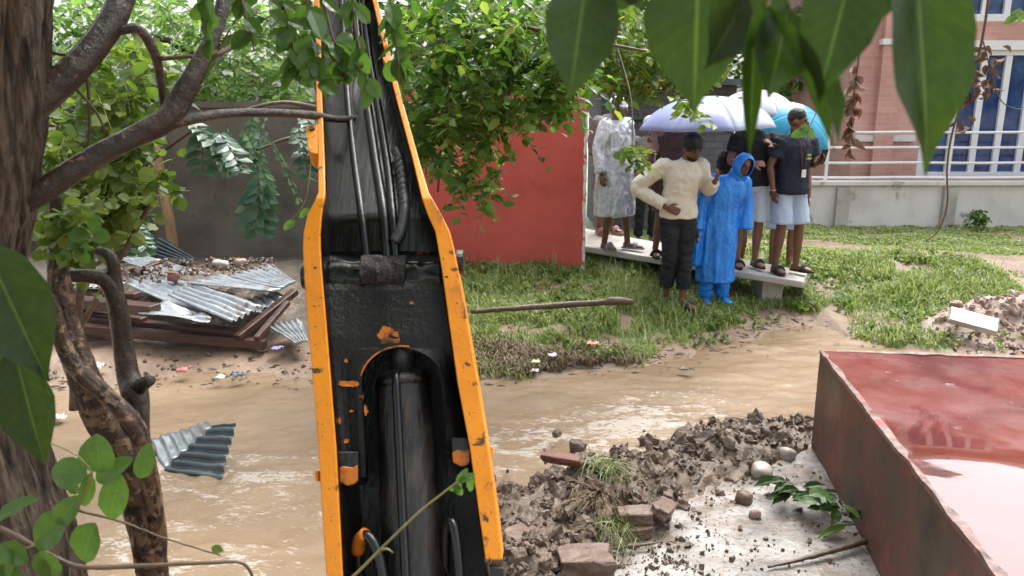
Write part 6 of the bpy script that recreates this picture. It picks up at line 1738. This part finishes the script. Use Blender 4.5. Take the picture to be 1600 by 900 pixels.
class Fig:
    def __init__(self, name, label, base, height, yaw=0.0, J=None, skin='skin', group='bystanders on the walkway'):
        self.s = height / 1.70; self.base = np.asarray(base, float); self.skin = skin
        self.Rz = np.array(Matrix.Rotation(yaw, 3, 'Z'))
        d = dict(BASE_J); d.update(J or {})
        self.dirs = {k: (self.Rz @ np.array(d[k], float) if d[k] is not None else None) for k in ('face', 'up', 'toeL', 'toeR', 'hdL', 'hdR')}
        self.j = {k: self.W(v) for k, v in d.items() if k not in self.dirs}
        self.side = self.Rz @ np.array([1.0, 0, 0]); self.fwd = self.Rz @ np.array([0, -1.0, 0])
        self.root = empty(name, base, label, 'person', group)
        f = nrm(self.dirs['face']); u = nrm(self.dirs['up'] - f * np.dot(self.dirs['up'], f)); self.hax = np.array([np.cross(u, f) * -1, f, u])  # side, fwd, up
        self.body()
    def W(self, p): return self.base + self.Rz @ (np.asarray(p, float) * self.s)
    def H(self, x, f, u): return self.j['head'] + (self.hax[0] * x + self.hax[1] * f + self.hax[2] * u) * self.s
    def spine(self, z):
        """point on the bent spine for the standing height z"""
        ks = [('pelvis', .93), ('waist', 1.08), ('chest', 1.28), ('neck', 1.45)]
        zs = [k[1] for k in ks]
        if z <= .93: return self.j['pelvis'] + np.array([0, 0, (z - .93) * self.s])
        return np.array([np.interp(z, zs, [self.j[k[0]][i] for k in ks]) for i in range(3)])
    def torso(self, prof):
        c = [self.spine(z) for z, a, b in prof]
        return tube(np.array(c), 1, 20, True, ([a * self.s for _, a, b in prof], [b * self.s for _, a, b in prof]), self.side)
    def limb(self, pts, r, seg=14):
        p_, r_ = smooth_path([self.j[k] if isinstance(k, str) else k for k in pts], 14, np.array(r) * self.s)
        return tube(p_, r_, seg)
    def lerp(self, a, b, t): return self.j[a] * (1 - t) + self.j[b] * t
    def hand(self, S):
        w, e = self.j['wr' + S], self.j['el' + S]
        d = nrm(w - e) if self.dirs['hd' + S] is None else nrm(self.dirs['hd' + S]); s = self.s
        inner = self.j['pelvis'] - w; inner = nrm(inner - d * np.dot(inner, d)); wid = nrm(np.cross(d, inner))
        if np.dot(wid, self.fwd) < 0: wid = -wid
        out = [sphere(w + d * .045 * s, (.048 * s, .040 * s, .017 * s), axes=np.array([d, wid, inner]))]
        k = w + d * .085 * s
        for i, (o, l) in enumerate(((.030, .062), (.010, .074), (-.010, .068), (-.029, .052))):
            a = k + wid * o * s; b = a + (d * .85 + inner * .25) * l * .55 * s; c = b + (d * .5 + inner * .75) * l * .5 * s
            out.append(tube(np.array([a - d * .02 * s, a, b, c]), np.array([.010, .0105, .0098, .008]) * s, 8))
        a = w + d * .03 * s + wid * .032 * s
        out.append(tube(np.array([a, a + (wid * .7 + d * .6) * .035 * s, a + (wid * .75 + d * 1.3 + inner * .4) * .045 * s]), np.array([.013, .0115, .009]) * s, 8))
        return out
    def foot(self, S):
        a = self.j['an' + S]; t = nrm(self.dirs['toe' + S]); s = self.s
        g = a.copy(); g[2] = a[2] - .085 * s
        heel = g - t * .045 * s; toe = g + t * .185 * s
        up = np.array([0, 0, 1.0]); sd = np.cross(t, up)
        pts = np.array([heel + up * .035 * s, g + up * .038 * s, g + t * .09 * s + up * .034 * s, g + t * .15 * s + up * .026 * s, toe + up * .02 * s])
        return [tube(pts, 1, 12, True, (np.array([.028, .034, .042, .046, .025]) * s, np.array([.032, .036, .03, .022, .015]) * s), sd)]
    def body(self):
        s = self.s; pr = []
        pr.append(self.torso([(.84, .10, .085), (.90, .15, .105), (.97, .155, .11), (1.08, .128, .092), (1.22, .145, .105), (1.33, .165, .10), (1.40, .13, .078), (1.45, .058, .058)]))
        pr.append(tube(np.array([self.j['neck'] - self.hax[2] * .03 * s, self.j['neck'], self.H(0, -.015, -.06)]), np.array([.06, .053, .052]) * s, 14))
        pr.append(sphere(self.H(0, -.012, .022), (.076 * s, .094 * s, .098 * s), 20, 14, self.hax))
        pr.append(sphere(self.H(0, .022, -.045), (.056 * s, .064 * s, .070 * s), 18, 12, self.hax))
        pr.append(sphere(self.H(0, .095, -.018), (.014 * s, .020 * s, .024 * s), 10, 8, self.hax))
        pr.append(sphere(self.H(0, .075, .022), (.052 * s, .014 * s, .012 * s), 12, 8, self.hax))
        pr.append(sphere(self.H(0, .070, -.062), (.030 * s, .018 * s, .012 * s), 12, 8, self.hax))
        for q in (-1, 1): pr.append(sphere(self.H(.076 * q, -.012, -.008), (.012 * s, .022 * s, .032 * s), 10, 8, self.hax))
        for S in 'LR':
            pr.append(self.limb(['hip' + S, self.lerp('hip' + S, 'kn' + S, .45), 'kn' + S, self.lerp('kn' + S, 'an' + S, .35), self.lerp('kn' + S, 'an' + S, .8), 'an' + S], [.082, .074, .052, .054, .038, .036]))
            pr.append(sphere(self.j['an' + S], .037 * s))
            pr += self.foot(S)
            pr.append(sphere(self.j['sh' + S], .056 * s))
            pr.append(self.limb(['sh' + S, self.lerp('sh' + S, 'el' + S, .5), 'el' + S, self.lerp('el' + S, 'wr' + S, .3), 'wr' + S], [.052, .046, .036, .038, .025]))
            pr += self.hand(S)
        V, F = baked(*merge(pr), 0.0085 * s, 3)
        self.bodyo = obj('body', V, F, K[self.skin], self.root, smooth=True)
    def cloth(self, name, parts, m, voxel=0.011, wr=0.006, wf=8.0, seed=0, smooth=4, wvec=(1, 1, 1), label=None):
        V, F = baked(*merge(parts), voxel, smooth, wr, wf, seed, wvec)
        return obj(name, V, F, K[m], self.root, smooth=True, label=label)
    def face(self):
        s = self.s
        for q in (-1, 1):
            obj('eye', *sphere(self.H(.030 * q, .080, .008), (.014 * s, .008 * s, .007 * s), 10, 6, self.hax), K['eyew'], self.bodyo, smooth=True)
            obj('eyebrow', *sphere(self.H(.031 * q, .084, .031), (.020 * s, .007 * s, .004 * s), 10, 6, self.hax), K['hair'], self.bodyo, smooth=True)
        obj('mouth', *sphere(self.H(0, .087, -.062), (.022 * s, .006 * s, .007 * s), 10, 6, self.hax), K['lip'], self.bodyo, smooth=True)
    def hair(self, m='hair', beard=False, name='hair', grow=1.0, drop=0.0):
        s = self.s
        V, F = sphere(self.H(0, -.020, .042 - drop), (.083 * s * grow, .094 * s * grow, .094 * s * grow), 30, 22, self.hax)
        V = V + (V - self.H(0, -.02, .03)) * (0.03 * fbm(V * 60, 3, 4))[:, None]
        obj(name, V, F, K[m], self.root, smooth=True)
        if beard:
            V, F = sphere(self.H(0, .024, -.078), (.056 * s, .062 * s, .050 * s), 20, 14, self.hax)
            obj('beard', V, F, K['hair'], self.root, smooth=True)
    def sandals(self, m='rubber', strap='rubber'):
        s = self.s
        for S in 'LR':
            a = self.j['an' + S]; t = nrm(self.dirs['toe' + S]); up = np.array([0, 0, 1.0]); sd = np.cross(t, up)
            g = a.copy(); g[2] = a[2] - .085 * s
            n = 16; V = []
            for z in (-.004, .016):
                for k in range(n):
                    an = 2 * math.pi * k / n; lx = math.cos(an); ly = math.sin(an)
                    V.append(g + t * (.07 + .14 * lx) * s + sd * ly * (.048 if lx > 0 else .038) * s + up * z * s)
            F = [tuple(range(n - 1, -1, -1)), tuple(range(n, 2 * n))] + [(k, (k + 1) % n, n + (k + 1) % n, n + k) for k in range(n)]
            so = obj('sandal', np.array(V), F, K[m], self.root)
            pts = [g + t * .10 * s + (sd * .05 * math.cos(q) + up * (.012 + .062 * math.sin(q))) * s for q in np.linspace(0, math.pi, 9)]
            obj('strap', *tube(np.array(pts), 1, 8, True, ([.007 * s] * 9, [.024 * s] * 9), None), K[strap], so, smooth=True)
    # garments
    def shirt(self, m, hem=.86, sleeve=.55, loose=.012, lo=0.0, seed=1, name='shirt', cuff=.0, wr=.007):
        L = loose
        pr = [self.torso([(hem, .165 + L + lo, .122 + L + lo), (.97, .165 + L, .122 + L), (1.08, .148 + L, .112 + L), (1.22, .160 + L, .118 + L), (1.33, .178 + L, .113 + L), (1.405, .145 + L * .5, .092), (1.45, .072, .072)])]
        for S in 'LR':
            pr.append(sphere(self.j['sh' + S] - [0, 0, .008], (.060 + L * .4) * self.s))
            if sleeve <= 1: pr.append(self.limb(['sh' + S, self.lerp('sh' + S, 'el' + S, sleeve * .5), self.lerp('sh' + S, 'el' + S, sleeve)], [.062 + L, .06 + L, .058 + L + cuff]))
            else: pr.append(self.limb(['sh' + S, self.lerp('sh' + S, 'el' + S, .5), 'el' + S, self.lerp('el' + S, 'wr' + S, .5), self.lerp('el' + S, 'wr' + S, sleeve - 1)], [.062 + L, .056 + L, .048 + L, .044 + L, .036 + L + cuff]))
        return self.cloth(name, pr, m, wr=wr, seed=seed)
    def shorts(self, m, knee=.85, flare=.03, seed=2, name='shorts', waist=1.0):
        pr = [self.torso([(.82, .13, .10), (.88, .168, .125), (.95, .172, .128), (waist, .158, .118)])]
        for S in 'LR':
            pr.append(self.limb(['hip' + S, self.lerp('hip' + S, 'kn' + S, knee * .5), self.lerp('hip' + S, 'kn' + S, knee)], [.095, .094, .084 + flare]))
        return self.cloth(name, pr, m, wr=.006, wf=7, seed=seed, wvec=(1.2, 1.2, .6))
    def trousers(self, m, end=.82, seed=3, fat=0.0, name='trousers'):
        pr = [self.torso([(.82, .13, .10), (.88, .165, .122), (.95, .168, .125), (1.02, .155, .112)])]
        for S in 'LR':
            pr.append(self.limb(['hip' + S, self.lerp('hip' + S, 'kn' + S, .5), 'kn' + S, self.lerp('kn' + S, 'an' + S, .4), self.lerp('kn' + S, 'an' + S, end)], [.094 + fat, .086 + fat, .069 + fat, .067 + fat, .062 + fat]))
        return self.cloth(name, pr, m, wr=.008, wf=11, seed=seed, wvec=(.7, .7, 1.5))

def slab_at(px, py):
    """where the pixel ray meets the walkway's top"""
    n = np.cross(SL_B - SL_A, SL_D - SL_A); d = ray(px, py); o = np.array([0, 0, CAM_H])
    return o + d * (np.dot(SL_A - o, n) / np.dot(d, n))

def ground_at(px, py, Y=None):
    """first hit of the pixel ray with the ground"""
    d = ray(px, py); o = np.array([0, 0, CAM_H])
    t = np.linspace(5, 16, 2200); q = o + t[:, None] * d
    k = np.argmax(q[:, 2] < ground_z(q[:, 0], q[:, 1])); return q[k]

# 1 man in the cream sweater
b = ground_at(1053, 478)
f1 = Fig('person', 'man in a cream sweater and rolled black jeans, head bowed, hand on hip', b, 1.80, 0.12,
         dict(chest=(.015, -.02, 1.27), neck=(.04, -.06, 1.43), head=(.065, -.12, 1.545), face=(.28, -1, -.55), up=(0, -.5, 1),
              shL=(-.15, -.02, 1.385), elL=(-.395, .10, 1.16), wrL=(-.155, -.10, .99), hdL=(.9, -.45, -.35), shR=(.185, -.03, 1.385), elR=(.27, -.02, 1.14), wrR=(.26, -.22, 1.24), hdR=(.05, -.5, .85),
              knL=(-.08, -.03, .49), anL=(-.075, .06, .085), knR=(.07, -.05, .49), anR=(.055, -.08, .085), toeL=(-.1, -1, 0), toeR=(.55, -1, 0)), group='bystanders in the grass')
f1.face(); f1.hair(beard=True, grow=1.10); f1.shirt('cream', hem=.88, sleeve=1.9, loose=.018, seed=4, name='sweater', wr=.009); f1.trousers('jeans', .74, fat=.004); f1.sandals()
# 2 person in the blue raincoat
b = ground_at(1115, 473)
f2 = Fig('person', 'person in a hooded bright blue plastic raincoat, leaning and looking down', b, 1.55, 0.12,
         dict(waist=(.02, 0, 1.08), chest=(.07, -.03, 1.29), neck=(.14, -.06, 1.47), head=(.20, -.12, 1.60), face=(.12, -1, -.22), up=(.2, -.2, 1),
              shL=(-.11, -.02, 1.42), shR=(.25, -.04, 1.40), elL=(-.22, .02, 1.13), wrL=(-.27, -.05, .86), elR=(.30, -.02, 1.12), wrR=(.29, -.06, .86)), group='bystanders in the grass')
f2.face()
pr = [f2.torso([(.27, .225, .185), (.45, .225, .19), (.7, .235, .185), (.95, .225, .165), (1.15, .205, .150), (1.30, .205, .14), (1.40, .16, .11), (1.47, .08, .08)])]
for S in 'LR':
    pr.append(sphere(f2.j['sh' + S], .085 * f2.s)); pr.append(f2.limb(['sh' + S, f2.lerp('sh' + S, 'el' + S, .5), 'el' + S, f2.lerp('el' + S, 'wr' + S, .95)], [.085, .085, .08, .085]))
pr.append(tube(np.array([f2.j['pelvis'] + f2.side * -.16, f2.j['pelvis'] + f2.side * -.23 + [0, 0, -.25], f2.j['pelvis'] + f2.side * -.27 + [0, 0, -.42]]), [.08, .09, .10], 12))
f2.cloth('raincoat', pr, 'blue', wr=.011, wf=6, seed=6, wvec=(1.6, 1.6, .3))
# hood: shell open toward the face
def hood(f, m, gx=1.0):
    nu, nv = 26, 18; V = []; s = f.s
    for i in range(nv):
        t = i / (nv - 1)
        th = 0.74 + t * 1.9                                 # angle from the face direction backwards
        for k in range(nu):
            a = 2 * math.pi * k / nu
            rx, rz = .104 * gx, .138
            x = rx * math.sin(th) * math.cos(a) * 1.08; u = rz * math.sin(th) * math.sin(a); fw = .125 * math.cos(th)
            V.append(f.H(x, fw - .005, u - .005 + .012 * math.sin(a)))
    V = np.array(V); V = V + 0.006 * fbm(V * 16, 3, 3)[:, None]
    F = [(i * nu + k, i * nu + (k + 1) % nu, (i + 1) * nu + (k + 1) % nu, (i + 1) * nu + k) for i in range(nv - 1) for k in range(nu)]
    F.append(tuple((nv - 1) * nu + k for k in range(nu)))
    o = obj('hood', V, F, K[m], f.root, smooth=True)
    o.modifiers.new('t', 'SOLIDIFY').thickness = 0.004
    nk = tube(np.array([f.j['neck'] - f.hax[2] * .04, f.H(0, -.045, -.075)]), [.10 * s, .088 * s], 18)
    obj('hood_collar', *nk, K[m], f.root, smooth=True)
hood(f2, 'blue')
f2.trousers('blue', 1.0, fat=.02, seed=8, name='rain_trousers')
for S in 'LR':
    V, F = baked(*merge(f2.foot(S) + [sphere(f2.j['an' + S] - [0, 0, .03], .05)]), .009, 4)
    obj('boot', V + (V - V.mean(0)) * .14 + [0, 0, .01], F, K['blue'], f2.root, smooth=True)
# 3 silver raincoat with white cap
b = slab_at(958, 388)
f3 = Fig('person', 'person in a long silver raincoat and white cap beside the red wall', b, 1.70, 0.75,
         dict(face=(.35, -.9, -.1), anL=(-.10, .05, .085), anR=(.13, -.10, .085), knR=(.12, -.06, .49), toeR=(.5, -1, 0), elL=(-.27, .03, 1.13), wrL=(-.28, -.03, .87)))
f3.face()
pr = [f3.torso([(.40, .255, .215), (.6, .255, .21), (.8, .24, .195), (1.0, .225, .175), (1.2, .21, .155), (1.33, .20, .14), (1.41, .15, .11), (1.47, .075, .075)])]
for S in 'LR':
    pr.append(sphere(f3.j['sh' + S], .085 * f3.s)); pr.append(f3.limb(['sh' + S, f3.lerp('sh' + S, 'el' + S, .5), 'el' + S, f3.lerp('el' + S, 'wr' + S, .92)], [.085, .08, .075, .068]))
f3.cloth('raincoat', pr, 'silver', wr=.014, wf=8, seed=9, wvec=(1.5, 1.5, .5))
V, F = sphere(f3.H(0, -.012, .045), (.092, .108, .088), 28, 18, f3.hax)
V = V + (V - f3.H(0, 0, 0)) * (.05 * fbm(V * 18, 3, 2))[:, None]
cp = obj('cap', V, F, K['white'], f3.root, smooth=True)
V, F = tube(np.array([f3.H(0, -.012, .012), f3.H(0, -.012, .040)]), 1, 26, True, ([.094, .095], [.110, .111]), f3.hax[0])
obj('cap_band', V, F, K['white'], cp, smooth=True)
f3.sandals('greyshoe', 'greyshoe')
# 4 person behind the silver raincoat
b = slab_at(938, 371) + np.array([0.10, .25, 0.0]); b[2] = slab_z(b[0], b[1])
f4 = Fig('person', 'bare-headed person in grey and pink sandals mostly hidden behind the silver raincoat', b, 1.68, 0.6,
         dict(head=(.10, -.03, 1.585), neck=(.06, .0, 1.45), anL=(-.10, .03, .085)))
f4.hair(); f4.shirt('grey', hem=.55, sleeve=1.5, loose=.02, lo=.03, name='robe'); f4.shorts('brown', .8); f4.sandals('pinksandal', 'pinksandal')
# 5 person behind the cream sweater
b = slab_at(1042, 400)
f5 = Fig('person', 'bare-legged person in a dusty pink top half hidden behind the cream sweater', b, 1.70, 0.1,
         dict(shL=(-.185, 0, 1.38), elL=(-.24, -.02, 1.12), anL=(-.13, .03, .085)), skin='skin')
f5.hair(); f5.shirt('brown', hem=.84, sleeve=.5, loose=.02); 
V, F = baked(*merge([f5.limb(['shL', f5.lerp('shL', 'elL', .5), f5.lerp('shL', 'elL', .8)], [.085, .08, .075]), sphere(f5.j['shL'] + [0.03, 0, 0.01], .098), tube(np.array([f5.j['shL'] + [0, -.02, .0], f5.j['neck'] + [-.04, -.02, -.02]]), [.09, .07], 14)]), .011, 4, .006, 8, 3)
obj('shawl', V, F, K['pinkish'], f5.root, smooth=True); f5.shorts('brown', .95, .02); f5.sandals('rubber')
# 6 man in black t-shirt holding the lilac umbrella
b = slab_at(1166, 416)
f6 = Fig('person', 'man in a black t-shirt and pale shorts holding the lilac umbrella', b, 1.72, 0.1,
         dict(shL=(-.18, 0, 1.385), shR=(.18, 0, 1.385), elR=(.31, -.06, 1.15), wrR=(.10, -.24, 1.30), hdR=(-.8, -.2, .6), elL=(-.27, -.03, 1.14), wrL=(-.12, -.24, 1.12), hdL=(.9, -.3, .1), head=(-.02, -.02, 1.575)), skin='skin2')
f6.face(); f6.hair(); f6.shirt('black', hem=.88, sleeve=.62, loose=.022, seed=11, name='t_shirt'); f6.shorts('paleshort', .98, .025, 12); f6.sandals()
# 7 man in navy shirt with lanyard
b = slab_at(1226, 424)
f7 = Fig('person', 'man in a navy shirt with lanyard and light blue shorts, phone in hand', b, 1.72, 0.35,
         dict(face=(.75, -.75, -.1), anL=(-.12, .02, .085), anR=(.14, .0, .085), knR=(.13, -.01, .49), toeR=(.45, -1, 0), elL=(-.27, .03, 1.13), wrL=(-.25, -.02, .88), elR=(.26, .0, 1.14), wrR=(.13, -.20, 1.16), hdR=(.1, -.6, .7)), skin='skin')
f7.face(); f7.hair(); f7.shirt('navy', hem=.84, sleeve=.66, loose=.024, seed=13, name='shirt'); f7.shorts('ltblue', .92, .03, 14); f7.sandals()
def front(f, x, z, out=.0):
    c = f.spine(z); return c + f.side * x * f.s + f.fwd * (np.interp(z, [.9, 1.1, 1.25, 1.35, 1.45], [.158, .146, .150, .146, .09]) + out) * f.s
for q in (-1, 1):
    pts = np.array([front(f7, q * .055, 1.43, .012), front(f7, q * .05, 1.33, .008), front(f7, q * .03, 1.20, .008), front(f7, q * .008, 1.10, .010)])
    obj('lanyard', *tube(smooth_path(pts, 10)[0], .006, 6), K['brown'], f7.root, smooth=True)
obj('badge', *box(front(f7, 0, 1.06, .018), (.055, .006, .08), np.array([f7.side, f7.fwd, [0, 0, 1]])), K['white'], f7.root)
for z, w in ((1.245, .05), (1.21, .065)):
    obj('lime_print', *box(front(f7, .055, z, .004), (w, .012, .02), np.array([f7.side, f7.fwd, [0, 0, 1]])), K['lime'], f7.root)
w_ = f7.j['wrL']; obj('wristband', *tube(np.array([w_ + [0, 0, .012], w_ + [0, 0, -.004]]), .032, 16), K['pinksandal'], f7.root)
ph = f7.j['wrR'] + nrm(f7.dirs['hdR']) * .11
o = obj('phone', *box(ph, (.075, .010, .15), np.array([f7.side, f7.fwd, [0, 0, 1]]) @ rot(.3, .1, .0)), K['rubber'], label='phone held by the man in the navy shirt', cat='phone'); bevel(o, .004, 2)
# 8 person behind him under the cyan umbrella
b = slab_at(1240, 424) + np.array([.12, .75, 0]); b[2] = float(ground_z(b[0], b[1]))
f8 = Fig('person', 'person almost hidden behind the navy shirt and the cyan umbrella', b, 1.70, -0.1, dict(face=(-.3, -1, 0)), skin='skin2')
f8.face(); f8.hair(); f8.shirt('navy', .85, .6, .02, seed=15); f8.shorts('ltblue', .95)
# 9 far person in a white hat
b = P(1010, 330, 11.0); b[2] = float(ground_z(b[0], b[1]))
zt = P(1008, 158, 11.0)[2] - b[2]
f9 = Fig('person', 'far person with a white hat left of the lilac umbrella', b, min(1.75, max(1.5, zt)), 0.2)
f9.hair('white', name='hat', grow=1.12); f9.shirt('grey', .85, 1.5, .02, seed=17); f9.trousers('jeans', 1.0)

def umbrella(label, apex, axis, Rr, depth, mats, handle, name='umbrella', ribs=8, roll=0.0, text=False):
    """dome of ribs panels; apex point, axis from hub to apex"""
    ax = nrm(axis); s = nrm(np.cross(ax, [0, 1, 0.01])); t = np.cross(ax, s)
    hub = apex - ax * depth
    rt_ = empty(name, hub, label, 'umbrella')
    def pt(a, r):
        """a angle, r 0..1 from apex to rim; panels sag between ribs"""
        k = ((a - roll) * ribs / (2 * math.pi)) % 1; sagf = 1 - 0.09 * math.sin(k * math.pi) * r ** 3
        return apex + (s * math.cos(a) + t * math.sin(a)) * Rr * math.sin(r * 1.15) / math.sin(1.15) * (sagf) - ax * depth * (1 - math.cos(r * 1.15)) / (1 - math.cos(1.15))
    for p_ in range(ribs):
        V = []; na, nr_ = 9, 12
        for i in range(na):
            for k in range(nr_): V.append(pt(roll + 2 * math.pi * (p_ + i / (na - 1) * .9998) / ribs, max(k / (nr_ - 1), .02)))
        V = np.array(V)
        # keep rib phase aligned with roll
        F = [(i * nr_ + k, i * nr_ + k + 1, (i + 1) * nr_ + k + 1, (i + 1) * nr_ + k) for i in range(na - 1) for k in range(nr_ - 1)]
        o = obj('canopy_panel', V, F, K[mats[p_ % len(mats)]], rt_, smooth=True)
        o.modifiers.new('t', 'SOLIDIFY').thickness = 0.002
        a = roll + 2 * math.pi * p_ / ribs
        pts = np.array([pt(a, r) - ax * .006 for r in np.linspace(.03, 1, 8)])
        obj('rib', *tube(pts, .003, 5), K['rubber'], rt_, smooth=True)
    obj('shaft', *tube(np.array([apex + ax * .04, hub, handle]), .007, 8), K['rubber'], rt_, smooth=True)
    obj('handle', *tube(np.array([handle, handle + nrm(handle - hub) * .10]), .014, 10), K['rubber'], rt_, smooth=True)
    return rt_
hnd = f6.j['wrR'] + nrm(f6.dirs['hdR']) * .05
ap = P(1106, 150, 8.15)
umbrella('lilac and white umbrella over the man in the black t-shirt', ap, (-.04, -.04, 1), 0.73, 0.31, ['u_ltwhite', 'u_pale', 'u_lilac', 'u_lilac', 'u_lilac', 'u_lilac', 'u_pale', 'u_ltwhite'], hnd, roll=math.pi + .12)
hnd2 = f7.j['wrL'] + np.array([.12, .35, .28])
um = umbrella('cyan and white umbrella behind the navy shirted man', P(1250, 176, 8.55), (.10, -.62, .75), 0.44, 0.26, ['u_cyan', 'u_cyan', 'u_cyan', 'u_cyan', 'u_cyan', 'u_white', 'u_white', 'u_cyan'], f8.j['wrL'] + [0, 0, .0], roll=.3)
um3 = umbrella('plain white umbrella behind the lilac one', P(1188, 140, 9.0), (0.05, -.1, 1), 0.46, 0.24, ['u_white', 'u_ltwhite'], P(1180, 260, 9.0), roll=.2)
# dark letter on the white umbrella
c_ = P(1156, 158, 8.55); ptsC = [c_ + np.array([math.cos(a) * .028, -.012, math.sin(a) * .036]) for a in np.linspace(.9, 5.4, 14)]
obj('printed_letter', *tube(np.array(ptsC), .008, 6), K['rubber'], um3, smooth=True)
f10b = P(1146, 400, 9.1); f10b[2] = slab_z(f10b[0], f10b[1]) if f10b[1] < 8.6 else float(ground_z(f10b[0], f10b[1]))
f10 = Fig('person', 'person under the plain white umbrella hidden behind the black t-shirt', f10b, 1.66, 0, dict(elR=(.28, -.08, 1.15), wrR=(.12, -.25, 1.25), hdR=(-.3, -.2, .9)), skin='skin')
f10.hair(); f10.shirt('black', .85, .6, .02, seed=19); f10.shorts('paleshort', .9)
